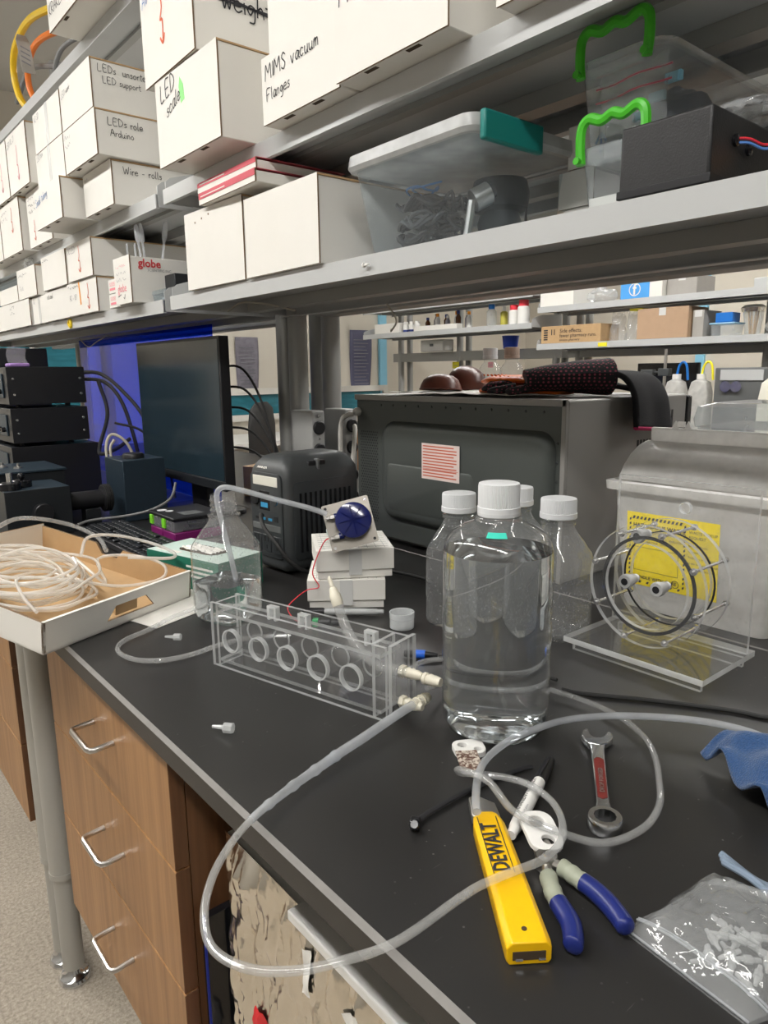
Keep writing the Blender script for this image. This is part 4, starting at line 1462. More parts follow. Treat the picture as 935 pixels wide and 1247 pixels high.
def array_holder():
    A = Vector((.413, .874, 0))
    Bp = Vector((.486, .585, 0))
    d = (Bp - A).normalized()
    nrm = Vector((-d.y, d.x, 0))
    if nrm.x < 0:
        nrm = -nrm
    L, D, H, t = .298, .050, .091, .0045
    r = thing('acrylic_tube_holder', 'long clear acrylic box with five cross tubes', 'holder')
    r.matrix_world = Matrix(((d.x, nrm.x, 0, A.x), (d.y, nrm.y, 0, A.y), (0, 0, 1, BZ), (0, 0, 0, 1)))
    X, Y, Z = Vector((1, 0, 0)), Vector((0, 1, 0)), Vector((0, 0, 1))

    def pl(name, c, ax, ay, az, a, b, cc):
        mb = MB()
        plate(mb, c, ax, ay, az, a, b, cc)
        return mb.build(name, [acr, acr_edge], r, smooth=0)
    pl('front_plate', (L / 2, t / 2, H / 2), Y, X, Z, t, L, H)
    pl('back_plate', (L / 2, D - t / 2, H / 2), Y, X, Z, t, L, H)
    pl('floor_plate', (L / 2, D / 2, .008), Z, X, Y, t, L - .02, D - 2 * t)
    pl('top_plate', (L / 2, D / 2, H - .014), Z, X, Y, t, L - .02, D - 2 * t)
    pl('end_plate', (t / 2 + .006, D / 2, H / 2), X, Y, Z, t, D - 2 * t, H)
    pl('end_plate', (L - .020, D / 2, H / 2), X, Y, Z, t, D - 2 * t, H)
    pl('end_plate', (L + .004, D / 2 + .004, H / 2 + .002), X, Y, Z, .005, D, H)
    for k in range(5):
        cx = .038 + k * .052
        n = 28
        secs = []
        rr0, rr1 = .0145, .0165
        ring = MB()
        loft([[(cx + q * math.cos(2 * PI * i / n), yy, .042 + q * math.sin(2 * PI * i / n)) for i in range(n)] for q, yy in ((rr0, -.0008), (rr1, -.0008), (rr1, .0052), (rr0, .0052), (rr0, -.0008))], False, False, ring)
        ring.build('ring', acr_edge, r)
        loft([[(cx + rr0 * math.cos(2 * PI * i / n), yy, .042 + rr0 * math.sin(2 * PI * i / n)) for i in range(n)] for yy in (.005, D - .004)], False, False).build('cross_tube', acr, r)
        ring2 = MB()
        loft([[(cx + q * math.cos(2 * PI * i / n), yy, .042 + q * math.sin(2 * PI * i / n)) for i in range(n)] for q, yy in ((rr0 - .001, D - .006), (rr0 + .0005, D - .006), (rr0 + .0005, D - .004), (rr0 - .001, D - .004), (rr0 - .001, D - .006))], False, False, ring2)
        ring2.build('ring', acr_edge, r)
    for cx in (.10, .155, .262):
        mb = MB()
        mb.box(cx - .008, cx - .004, .018, .026, H - .012, H + .004)
        mb.box(cx + .004, cx + .008, .018, .026, H - .012, H + .004)
        mb.box(cx - .008, cx + .008, .018, .026, H + .004, H + .007)
        mb.build('lug', acr_edge, r, smooth=0)
    # hose barbs on the near end
    for z in (.058, .020):
        mb = MB()
        mb.lathe([(.0075, .0), (.0075, .006)], 6, (L + .0065, .022, z), (1, 0, 0))
        mb.lathe([(.0048, .006), (.0048, .010), (.0066, .010), (.0050, .016), (.0066, .016), (.0050, .022), (.0062, .022), (.0040, .030)], 14, (L + .0065, .022, z), (1, 0, 0))
        mb.build('hose_barb', ivory, r)
    return r, d, nrm, A


AH, ad, an, AA = array_holder()


def AP(x, y, z):
    p = AA + ad * x + an * y
    return Vector((p.x, p.y, BZ + z))


# short tube that sits in the holder and rises to a luer tip
T5 = [AP(.315, .022, .058), AP(.29, .014, .060), AP(.26, .018, .064), AP(.232, .024, .080), AP(.214, .028, .100), AP(.204, .030, .120)]
o = thing('short_tube', 'short clear tube with an ivory nozzle rising from the acrylic holder', 'tube')
MB().tube(spline(T5, 8), .0062, 12).build('tube', tube_clear, o)
d5 = (T5[-1] - T5[-2]).normalized()
mb = MB()
mb.lathe([(.0066, -.004), (.0072, .0), (.0072, .010), (.0060, .012), (.0048, .018), (.0030, .020), (.0024, .032), (.0014, .034)], 14, T5[-1], d5)
mb.build('nozzle', ivory, o)
# ivory couplings where the two tubes meet the barbs
for (p0, dr, nm) in ((AP(.338, .020, .058), ad, 'upper'),):
    mb = MB()
    mb.lathe([(.0070, 0), (.0070, .004), (.0058, .004), (.0058, .008), (.0070, .008), (.0058, .014), (.0066, .014), (.0050, .022)], 14, p0, dr)
    o = mb.build('hose_coupling', ivory)
    tag(o, 'ivory ribbed hose coupling on the upper outlet of the acrylic holder', 'coupling')

# ------------------------------------------------------------------ long tubes
def W3(l, dz=0.0):
    return [Vector((x, y, BENCH + z + dz)) for x, y, z in l]


tube_bore = clear('tube_bore', haze=.05, ior=1.6, rough=.05)
T1 = W3([(.519, .566, .022), (.495, .562, .022), (.468, .558, .020), (.430, .553, .016), (.396, .549, .013), (.365, .542, .012), (.335, .534, .012), (.300, .522, .013), (.268, .507, .016), (.236, .488, .016), (.208, .466, .012), (.188, .440, .006), (.180, .410, .003), (.190, .378, .004), (.212, .354, .006), (.240, .337, .009), (.277, .324, .011), (.330, .315, .0225), (.352, .312, .0245), (.380, .306, .0245), (.410, .302, .022), (.438, .306, .022), (.459, .320, .024), (.478, .345, .022), (.486, .375, .020), (.484, .402, .016), (.468, .425, .016), (.450, .430, .022), (.436, .421, .035), (.430, .400, .044), (.432, .378, .044), (.434, .352, .028), (.447, .322, .021), (.478, .293, .009), (.520, .281, .009), (.563, .289, .009), (.602, .311, .009), (.638, .336, .009), (.664, .362, .009), (.682, .395, .009), (.689, .425, .009), (.690, .460, .009), (.684, .500, .009), (.672, .545, .009), (.655, .580, .009), (.625, .598, .009), (.590, .598, .012), (.555, .590, .020)])
o = thing('long_tube', 'long clear tube looping over the bench edge and round the tools', 'tube')
mb = MB()
P1 = spline(T1, 8)
split = 8 * 8
mb.tube(P1[split - 6:], .0033, 12)
mb.build('thin_tube', tube_clear, o)
MB().tube(P1[split - 6:], .0018, 10).build('bore', tube_bore, o)
MB().tube(P1[:split - 26], .0053, 12).build('thick_tube', tube_milky, o)
MB().tube(P1[:split - 26], .0032, 10).build('bore', tube_bore, o)
mb = MB()
seg = P1[split - 30:split + 2]
k = len(seg)
mb.tube(seg, [.0053 * (1 - i / (k - 1)) + .0037 * (i / (k - 1)) + (.0009 if i % 8 in (0, 1) else 0) for i in range(k)], 12)
mb.build('stepped_adapter', tube_milky, o)
e0 = P1[0]
mb = MB()
mb.lathe([(.0066, -.010), (.0066, -.002), (.0074, -.002), (.0060, .006), (.0074, .006), (.0060, .013), (.0070, .013), (.0048, .020)], 14, e0, (P1[0] - P1[4]).normalized())
mb.build('end_coupling', ivory, o)

T2 = W3([(.407, .370, .030), (.420, .383, .032), (.452, .409, .030), (.490, .430, .024), (.531, .437, .024), (.572, .434, .024), (.612, .424, .024), (.655, .398, .024), (.692, .362, .024), (.718, .326, .024), (.735, .293, .022), (.742, .262, .018), (.742, .20, .010), (.735, .12, .008), (.72, .0, .008)])
o = MB().tube(spline(T2, 8), .0039, 12).build('milky_tube', tube_milky)
tag(o, 'milky tube arching from the yellow knife to the blue cloth', 'tube')
T3 = W3([(.525, 1.125, .006), (.493, 1.101, .007), (.440, 1.080, .007), (.389, 1.050, .007), (.352, 1.035, .007), (.329, 1.012, .007), (.322, .980, .007), (.333, .942, .007), (.362, .918, .007), (.400, .912, .007), (.445, .918, .007), (.500, .912, .007), (.545, .880, .007)])
o = MB().tube(spline(T3, 8), .0036, 10).build('waste_tube', tube_clear)
tag(o, 'clear tube curving on the bench between the tray and the acrylic holder', 'tube')
# tube from the bottle to the pump
bc = Vector((.523, 1.035, BZ))
T4 = [bc + Vector((.010, -.014, .055)), bc + Vector((.004, -.006, .11)), bc + Vector((-.004, .004, .17)), bc + Vector((-.008, .006, .205)), bc + Vector((-.002, .0, .219)), bc + Vector((.014, -.014, .218)), bc + Vector((.060, -.050, .201)), bc + Vector((.105, -.085, .185)), Vector((.652, .928, BZ + .174))]
o = MB().tube(spline(T4, 8), .0045, 12).build('suction_tube', tube_milky)
tag(o, 'clear tube leading from the half full bottle up to the blue pump', 'tube')

# small luer fittings lying about
fit_clear = clear('fit_clear', haze=.55, hazecol=(.88, .90, .90), rough=.1)


def luer(label, x, y, a, k=1.0):
    r = thing('luer_fitting', label, 'fitting', (x, y, BZ + .0062 * k), 0, None)
    d = Vector((math.cos(a), math.sin(a), 0))
    MB().lathe([(.0018, -.014), (.0026, -.004), (.0026, .0)], 10, (0, 0, 0), d).build('tip', fit_clear, r)
    MB().lathe([(.0058 * k, 0), (.0062 * k, .001), (.0062 * k, .010), (.0056 * k, .011)], 8, (0, 0, 0), d).build('collar', fit_clear, r, smooth=0)
    return r


luer('small clear luer fitting alone on the bench near the drawers', .333, .688, -.9)
luer('small clear luer fitting inside the loop of tube by the tray', .409, .997, -.8, .9)

# ------------------------------------------------------------------ white sample boxes, pump, marker
gridline = pm('grid_ink', (.45, .44, .43), .7)


def sample_box(label, x, y, z, rz):
    r = thing('sample_box', label, 'box', (x, y, z), rz, 'white cardboard sample boxes')
    MB().box(-.064, .064, -.064, .064, 0, .026).build('base', white_card, r, bevel=.001)
    MB().box(-.067, .067, -.067, .067, .014, .0515).build('lid', white_card, r, bevel=.0012)
    MB().box(-.011, .011, -.0676, -.0669, .006, .051).build('tape', clear_tape, r, smooth=0)
    mb = MB()
    for k in range(1, 9):
        p = -.067 + .134 * k / 9
        mb.box(p - .0004, p + .0004, -.06, .06, .0514, .0519)
        mb.box(-.06, .06, p - .0004, p + .0004, .0514, .0519)
    mb.build('grid_print', gridline, r, smooth=0)
    return r


sample_box('white sample box on the bench, under another', .737, .992, BZ, math.radians(-38))
sample_box('white sample box with a printed grid, under the blue pump', .746, .990, BZ + .0526, math.radians(-31))


def pump():
    c = Vector((.698, .928, BZ + .151))
    nrm = Vector((-.60, -.74, .30)).normalized()     # towards the aisle
    up0 = Vector((0, 0, 1))
    ux = up0.cross(nrm).normalized()
    uy = nrm.cross(ux)
    a = math.radians(14)
    ex = ux * math.cos(a) + uy * math.sin(a)
    ey = -ux * math.sin(a) + uy * math.cos(a)
    r = thing('peristaltic_pump', 'pump with a blue round head on a metal plate, on the sample boxes', 'pump')
    r.matrix_world = Matrix(((ex.x, ey.x, nrm.x, c.x), (ex.y, ey.y, nrm.y, c.y), (ex.z, ey.z, nrm.z, c.z), (0, 0, 0, 1)))
    h = .0400
    MB().prism(rrect(2 * h, 2 * h, .003), -.0012, .0012).build('plate', pm('plate_steel', (.36, .335, .30), .35, metal=.9), r)
    blue = clear('pump_blue', tint=(.02, .03, .30), haze=.45, hazecol=(.01, .02, .22), rough=.08)
    blue_s = pm('pump_blue_solid', (.006, .012, .105), .15, coat=.6)
    MB().lathe([(.031, .0013), (.031, .014), (.0295, .021), (.025, .0225), (.004, .023)], 36, (.007, .003, 0)).build('head', blue_s, r)
    for k in range(8):
        t_ = 2 * PI * k / 8
        mb = MB().obox((.007 + .013 * math.cos(t_), .003 + .013 * math.sin(t_), .0233), (math.cos(t_), math.sin(t_), 0), (-math.sin(t_), math.cos(t_), 0), (0, 0, 1), .024, .0012, .0012)
        mb.build('rib', blue, r, smooth=0)
    for yy in (.017, -.017):
        MB().cyl((-.014, yy, .010), (-.022, yy, .010), .0055, 12).build('port', blue_s, r)
        MB().lathe([(.0055, 0), (.0055, .007), (.0038, .008), (.0038, .014)], 6, (-.022, yy, .010), (-1, 0, 0)).build('nut', brushed, r)
    for sx in (-1, 1):
        for s2 in (-1, 1):
            MB().lathe([(.0026, 0), (.0026, .0006)], 10, (sx * (h - .006), s2 * (h - .006), .0012)).build('hole', screw_metal if sx * s2 > 0 else black_plastic, r)
    MB().cyl((0, 0, -.0012), (0, 0, -.030), .0165, 20).build('motor', pm('motor_white', (.55, .66, .66), .35), r)
    MB().cyl((-.028, -.004, -.012), (-.028, -.004, -.0014), .014, 18).build('motor_end', MATS['motor_white'], r)
    return r


pump()
wire_r = MATS['wire_red']
cable('red_wire', 'thin red wire pair from the pump down to a black plug', [(.672, .940, BZ + .13), (.66, .952, BZ + .12), (.645, .965, BZ + .07), (.650, .955, BZ + .045), (.63, .965, BZ + .040), (.597, .968, BZ + .02), (.594, .955, BZ + .006), (.592, .930, BZ + .004), (.600, .906, BZ + .007)], .0010, wire_r, 6)
r = thing('barrel_plug', 'black barrel plug with a green terminal block behind the acrylic holder', 'plug', (.606, .900, BZ + .0075), -.75)
MB().box(-.006, .003, -.006, .006, -.006, .006).build('terminal', pm('term_green', (.05, .42, .15), .4), r, bevel=.001)
MB().lathe([(.0075, .003), (.0075, .022), (.0055, .024), (.0055, .036)], 12, (0, 0, 0), (1, 0, 0)).build('barrel', black_plastic, r)


def marker(label, p0, p1, cap_len, k=1.0, body=None, cap_first=True, words=None):
    """felt marker lying from its capped end p0 to its tail p1"""
    p0, p1 = Vector(p0), Vector(p1)
    L = (p1 - p0).length
    d = (p1 - p0).normalized()
    r = thing('marker_pen', label, 'marker')
    s = Vector((-d.y, d.x, 0))
    n = d.cross(s)
    r.matrix_world = Matrix(((d.x, s.x, n.x, p0.x), (d.y, s.y, n.y, p0.y), (d.z, s.z, n.z, p0.z), (0, 0, 0, 1)))
    R = .0060 * k
    MB().lathe([(R * .55, 0), (R * .72, .002), (R * .8, .01), (R * .95, cap_len * .75), (R * 1.02, cap_len)], 18, (0, 0, 0), (1, 0, 0)).build('cap', black_plastic, r)
    MB().obox((cap_len * .62, 0, R * .95), (1, 0, 0), (0, 1, 0), (0, 0, 1), cap_len * .7, .003, .0025).build('clip', black_plastic, r, bevel=.0008)
    MB().lathe([(R * .92, cap_len), (R * .97, cap_len + .004), (R * .97, L * .75), (R * .85, L - .012), (R * .72, L - .010), (R * .66, L)], 18, (0, 0, 0), (1, 0, 0)).build('barrel', body or white_plastic, r)
    return r


mk = marker('black capped grey marker lying in front of the sample boxes', (.620, .963, BZ + .0062), (.721, .870, BZ + .0062), .038, 1.0, pm('marker_grey', (.42, .43, .43), .4))
mk2 = marker('black capped marker lying beside the yellow knife', (.556, .404, BZ + .0066), (.430, .351, BZ + .0066), .046, 1.08)
printed(mk2, 'PERMANENT MARKER', (.115, -.0015, .0057), (-1, 0, 0), (0, -1, 0), .0065, ink)
printed(mk2, 'FINE POINT', (.115, .0035, .0052), (-1, 0, 0), (0, -1, 0), .004, ink_grey)

# blue cable joint and black cable behind the acrylic holder
r = thing('cable_joint', 'black cable joint with a blue sleeve between the acrylic holder and the round bottle', 'connector', (.640, .700, BZ + .0065), math.radians(-52))
d_ = (1, 0, 0)
MB().lathe([(.0045, -.018), (.0058, -.014), (.0058, -.002)], 12, (0, 0, 0), d_).build('back_shell', black_plastic, r)
MB().lathe([(.0062, -.002), (.0064, .012)], 12, (0, 0, 0), d_).build('sleeve', pm('sleeve_blue', (.02, .13, .65), .4), r)
MB().lathe([(.0055, .012), (.0045, .024), (.003, .030)], 12, (0, 0, 0), d_).build('tail', black_plastic, r)
cable('black_cable', 'black cable running behind the round bottle from the blue sleeved joint', [(.660, .676, BZ + .005), (.675, .655, BZ + .004), (.695, .620, BZ + .004), (.715, .565, BZ + .004), (.722, .520, BZ + .004)], .0024, black_rubber, 8)
cable('thin_hose', 'clear hose leaving the acrylic holder behind the round bottle', [(.575, .650, BZ + .012), (.62, .665, BZ + .012), (.665, .650, BZ + .008), (.70, .61, BZ + .006), (.74, .575, BZ + .006)], .0036, tube_clear, 8, cat='tube')
cable('black_cable', 'thin black cable lying in front of the acrylic stand', [(.705, .500, BZ + .003), (.715, .475, BZ + .003), (.755, .420, BZ + .003), (.79, .365, BZ + .003), (.81, .330, BZ + .003), (.822, .300, BZ + .003), (.835, .293, BZ + .008), (.845, .300, BZ + .014), (.870, .290, BZ + .006), (.90, .25, BZ + .003), (.93, .18, BZ + .003)], .0030, black_rubber, 8)

# ------------------------------------------------------------------ flow cell on its acrylic stand
def flow_cell():
    r = thing('flow_cell', 'round clear flow cell bolted with steel rods on an acrylic stand', 'flow cell', (0, 0, 0))
    cx0, cyy, cz = .868, .489, EYE - .293
    X, Y, Z = Vector((1, 0, 0)), Vector((0, 1, 0)), Vector((0, 0, 1))

    def pl(name, c, ax, ay, az, a, b, cc):
        mb = MB()
        plate(mb, c, ax, ay, az, a, b, cc)
        return mb.build(name, [acr, acr_edge], r, smooth=0)
    pl('base_plate', (.894, .480, BENCH + .018), Z, X, Y, .008, .146, .206)
    pl('foot_rail', (.836, .480, BENCH + .0072), X, Y, Z, .006, .190, .0135)
    pl('foot_rail', (.952, .480, BENCH + .0072), X, Y, Z, .006, .190, .0135)
    b = pl('upright_plate', (.946, .480, BENCH + .022 + .112), X, Y, Z, .006, .204, .224)
    n = 56

    def ring(name, x0, x1, ri, ro, mats):
        mb = MB()
        secs = [[(xx, cyy + q * math.cos(2 * PI * i / n), cz + q * math.sin(2 * PI * i / n)) for i in range(n)] for q, xx in ((ri, x0), (ro, x0), (ro, x1), (ri, x1), (ri, x0))]
        vs = [p for s in secs for p in s]
        mb.v = [Vector(p) for p in vs]
        for s in range(4):
            for k in range(n):
                k2 = (k + 1) % n
                mb.f.append([s * n + k, s * n + k2, (s + 1) * n + k2, (s + 1) * n + k])
                mb.m.append([0, 1, 0, 1][s])
        return mb.build(name, mats, r, smooth=40)
    ring('front_ring', cx0, cx0 + .007, .060, .0855, [acr, acr_edge])
    ring('back_ring', .932, .940, .060, .0855, [acr, acr_edge])
    ring('seal', cx0 + .0072, cx0 + .0092, .0650, .0695, [black_rubber, black_rubber])
    ring('seal', .9295, .9315, .0665, .0685, [black_rubber, black_rubber])
    MB().lathe([(.0675, cx0 + .0085), (.0675, .931)], n, (0, cyy, cz), (1, 0, 0), cap0=False, cap1=False).build('cell_wall', acr, r)
    for k in range(8):
        a = 2 * PI * (k + .38) / 8
        yy, zz = cyy + .0785 * math.cos(a), cz + .0785 * math.sin(a)
        rod = MB().cyl((cx0 - .010, yy, zz), (.956, yy, zz), .0021, 10).build('rod', screw_metal, r)
        for xx in (cx0 - .006, .9495):
            MB().lathe([(.0048, 0), (.0048, .0045)], 6, (xx, yy, zz), (1, 0, 0)).build('nut', screw_metal, rod, smooth=0)
    gf = pm('fitting_grey', (.42, .42, .41), .4)
    for (yy, zz) in ((.523, EYE - .233), (.538, EYE - .303), (.489, EYE - .304)):
        f = MB().lathe([(.0095, .0), (.0105, .002), (.0105, .008), (.0085, .010), (.0075, .024)], 18, (.900, yy, zz), (1, 0, 0)).build('push_fitting', gf, r)
        MB().lathe([(.0052, -.0008), (.0052, .004)], 14, (.900, yy, zz), (1, 0, 0)).build('bore', black_plastic, f)
        MB().lathe([(.0062, .024), (.0062, .031)], 12, (.900, yy, zz), (1, 0, 0)).build('thread', cap_white, f)
    nn = 24
    loft([[(xx, .478 + q * math.cos(2 * PI * i / nn), EYE - .192 + q * math.sin(2 * PI * i / nn)) for i in range(nn)] for q, xx in ((.0075, .9425), (.0085, .9425), (.0085, .9497), (.0075, .9497), (.0075, .9425))], False, False).build('hole_rim', acr_edge, r)
    return r


flow_cell()

# ------------------------------------------------------------------ hazardous waste bin
frost = clear('bin_frost', tint=(.95, .94, .92), haze=.78, hazecol=(.84, .83, .80), rough=.35)
frost_lid = clear('lid_frost', tint=(.95, .94, .92), haze=.88, hazecol=(.80, .79, .77), rough=.3)


def waste_bin():
    r = thing('waste_bin', 'frosted white waste bin with a yellow hazard label and a curved lid', 'bin', (1.15, .525, BZ), 0)
    W0, W1, D0, D1, H = .245, .285, .16, .185, .215
    secs = [[(x, y, z) for x, y in rrect(D0 + (D1 - D0) * s, W0 + (W1 - W0) * s, .02)] for s, z in ((-.12, 0), (0, .01), (.5, H / 2), (1, H))]
    loft(secs, True, False).build('tub', frost, r)
    loft([[(x, y, z) for x, y in rrect(D1 + e, W1 + e, .022)] for e, z in ((.004, H - .014), (.022, H - .013), (.024, H), (.004, H + .002))], False, False).build('rim', frost, r)
    # lid: a shallow barrel with an upright front flange
    mb = MB()
    yl = W1 / 2 - .008
    prof = [(-.082, .002), (-.082, .010), (-.070, .028), (-.050, .046), (-.028, .058), (-.006, .063), (.018, .060), (.040, .060), (.040, .064), (.052, .064), (.058, .050), (.085, .046), (.085, .002)]
    secs = []
    for s in (-1, -.96, -.5, 0, .5, .96, 1):
        f = 1.0 if abs(s) < .99 else .93
        secs.append([(x * (1 if abs(s) < .99 else .97), s * yl, H + z * f) for x, z in prof])
    loft(secs, True, True, mb)
    mb.build('lid', frost_lid, r)
    MB().box(-.008, .0, -yl * .92, yl * .92, H + .055, H + .086).build('lid_flange', frost_lid, r, bevel=.003)
    for yy in (.075, -.105):
        for k, poly in enumerate(([(-.012, 0), (.0, 0), (-.006, .012)], [(-.002, .002), (.010, .002), (.010, .011), (-.002, .011)], [(.010, 0), (.022, 0), (.016, .012)])):
            m2 = MB()
            m2.add([(-.006, yy - a, H + .086 + b) for a, b in poly] + [(-.002, yy - a, H + .086 + b) for a, b in poly], [tuple(range(len(poly) - 1, -1, -1)), tuple(range(len(poly), 2 * len(poly)))] + [(i, (i + 1) % len(poly), len(poly) + (i + 1) % len(poly), len(poly) + i) for i in range(len(poly))])
            m2.build('hinge_tab', frost_lid, r, smooth=0)
    # label on the aisle side
    yel = pm('label_yellow', (.98, .76, .01), .5, var=.04)
    xf = lambda z: -(D0 + (D1 - D0) * (z / H)) / 2 - .0008
    z0, z1, ya, yb = .042, .167, .110, -.046
    lab = MB().add([(xf(z0), ya, z0), (xf(z0), yb, z0), (xf(z1), yb, z1), (xf(z1), ya, z1)], [(0, 1, 2, 3)]).build('hazard_label', yel, r, smooth=0)
    sl = (xf(z1) - xf(z0)) / (z1 - z0)
    U = (0, -1, 0)
    VV = Vector((sl, 0, 1)).normalized()

    def at(u, v):
        z = z0 + v
        return (xf(z) - .0002, ya - u, z)
    printed(lab, 'HAZARDOUS WASTE', at(.012, .1005), U, VV, .0094, ink, bold=.00022)
    printed(lab, 'WASTE PICKUP', at(.108, .103), U, VV, .0066, ink)
    printed(lab, 'REQUEST', at(.108, .095), U, VV, .0066, ink)
    printed(lab, 'HANDLE WITH CARE', at(.014, .012), U, VV, .0080, ink, bold=.0001)
    printed(lab, 'FEDERAL LAW PROHIBITS IMPROPER DISPOSAL', at(.014, .094), U, VV, .0036, ink)
    printed(lab, 'CORROSIVE   FLAMMABLE   EXPLOSIVE', at(.016, .083), U, VV, .0048, ink)
    printed(lab, 'TOXIC   REACTIVE   OXIDIZER', at(.016, .075), U, VV, .0048, ink)
    mb = MB()
    for (a, b, cc, dd) in ((.014, .026, .092, .0266), (.014, .066, .092, .0666), (.014, .026, .0146, .0666), (.0914, .026, .092, .0666)):
        p = [at(a, b), at(cc, b), at(cc, dd), at(a, dd)]
        mb.add([(q[0] - .0004, q[1], q[2]) for q in p], [(0, 1, 2, 3)])
    mb.build('form_box', ink, lab, smooth=0)
    mb = MB()
    for k in range(13):
        for (v0, v1) in ((.1135, .1185), (.004, .008)):
            if v0 < .05 and k % 2:
                continue
            a = .010 + k * .0068
            p = [at(a, v0), at(a + .0036, v0), at(a + .0056, v1), at(a + .002, v1)]
            mb.add([(q[0] - .0004, q[1], q[2]) for q in p], [(0, 1, 2, 3)])
    for k in range(14):
        for a in (.005, .100):
            v0 = .008 + k * .0078
            p = [at(a, v0), at(a + .003, v0 + .002), at(a + .003, v0 + .006), at(a, v0 + .004)]
            mb.add([(q[0] - .0004, q[1], q[2]) for q in p], [(0, 1, 2, 3)])
    s_ = mb.build('hazard_stripes', ink, lab, smooth=0)
    s_['kind'] = 'stuff'
    for k in range(5):
        printed(lab, ['Building  Room', 'Contact phone', 'Request a pickup online', 'at the web page or scan', 'the code on this label'][k], at(.108, .082 - k * .0095), U, VV, .0050, ink)
    mb = MB()
    for i in range(18):
        a, b = 2 * PI * i / 18, 2 * PI * (i + 1) / 18
        p = [at(.094 + rr * math.cos(t_) - .006, .014 + rr * math.sin(t_)) for rr, t_ in ((.0065, a), (.0065, b), (.0056, b), (.0056, a))]
        mb.add([(q[0] - .0005, q[1], q[2]) for q in p], [(0, 1, 2, 3)])
    mb.build('round_symbol', ink, lab, smooth=0)


waste_bin()
r = thing('orange_basin', 'orange plastic basin on the bench behind the waste bin', 'basin', (1.36, .33, BZ), 0)
loft([[(x, y, z) for x, y in rrect(d, w, .02)] for d, w, z in ((.20, .15, 0), (.22, .17, .045), (.24, .19, .048), (.24, .19, .052), (.215, .165, .050), (.19, .14, .004))], True, True).build('basin', pm('basin_orange', (.80, .20, .01), .4), r)
MB().box(-.05, .06, -.04, .05, .006, .09).build('contents', kraft, r, bevel=.01)

# ================================================================== hand tools
# combination spanner
def spanner():
    a, b = Vector((.507, .309, 0)), Vector((.627, .398, 0))
    d = (b - a).normalized()
    s = Vector((-d.y, d.x, 0))
    r = thing('combination_spanner', 'chrome combination spanner with a red filled handle', 'spanner')
    r.matrix_world = Matrix(((d.x, s.x, 0, a.x), (d.y, s.y, 0, a.y), (0, 0, 1, BZ + .0002), (0, 0, 0, 1)))
    L = (b - a).length
    # ring end
    n = 36
    mb = MB()
    hexr = lambda t: .0090 + .0009 * abs(math.cos(6 * t))
    secs = []
    for (kind, z) in (('i', 0), ('o', .0), ('o2', .002), ('o2', .011), ('o', .013), ('i', .013), ('i', 0)):
        pts = []
        for i in range(n):
            t = 2 * PI * i / n
            rr = hexr(t) if kind == 'i' else (.0142 if kind == 'o' else .0155)
            pts.append((rr * math.cos(t), rr * math.sin(t), z))
        secs.append(pts)
    loft(secs, False, False, mb)
    mb.build('ring_end', chrome, r)
    # shank
    st = [(.012, .0075, .003, .011), (.028, .0056, .0025, .0095), (.060, .0058, .002, .0085), (.100, .0062, .002, .0082), (L - .022, .0068, .0015, .008), (L - .012, .0085, .001, .008)]
    secs = [[(x, -w, z0 + .001), (x, -w * .8, z0), (x, w * .8, z0), (x, w, z0 + .001), (x, w, z1 - .001), (x, w * .8, z1), (x, -w * .8, z1), (x, -w, z1 - .001)] for x, w, z0, z1 in st]
    loft(secs).build('shank', chrome, r)
    MB().prism([(.034, -.0044), (.100, -.0050), (.104, -.002), (.104, .002), (.100, .0050), (.034, .0044), (.031, .0)], .0083, .0098).build('red_panel', pm('spanner_red', (.17, .022, .018), .5, var=.2, scale=200), r, smooth=0)
    printed(r, 'DROP FORGED', (.040, -.0022, .0098), (1, 0, 0), (0, 1, 0), .0062, chrome, 'raised_lettering', .0002)
    # open jaw
    jaw = [(-.016, -.007), (-.006, -.0145), (.006, -.0165), (.016, -.0145), (.0185, -.0095), (.0065, -.0070), (.001, -.0040), (-.0005, .002), (.003, .0065), (.0130, .0098), (.0155, .0135), (.008, .0165), (-.004, .0150), (-.013, .009), (-.016, .006)]
    ca, sa = math.cos(-.22), math.sin(-.22)
    MB().prism([(L + x * ca - y * sa, x * sa + y * ca) for x, y in jaw], .0008, .0085).build('open_jaw', chrome, r, bevel=.0012)


spanner()

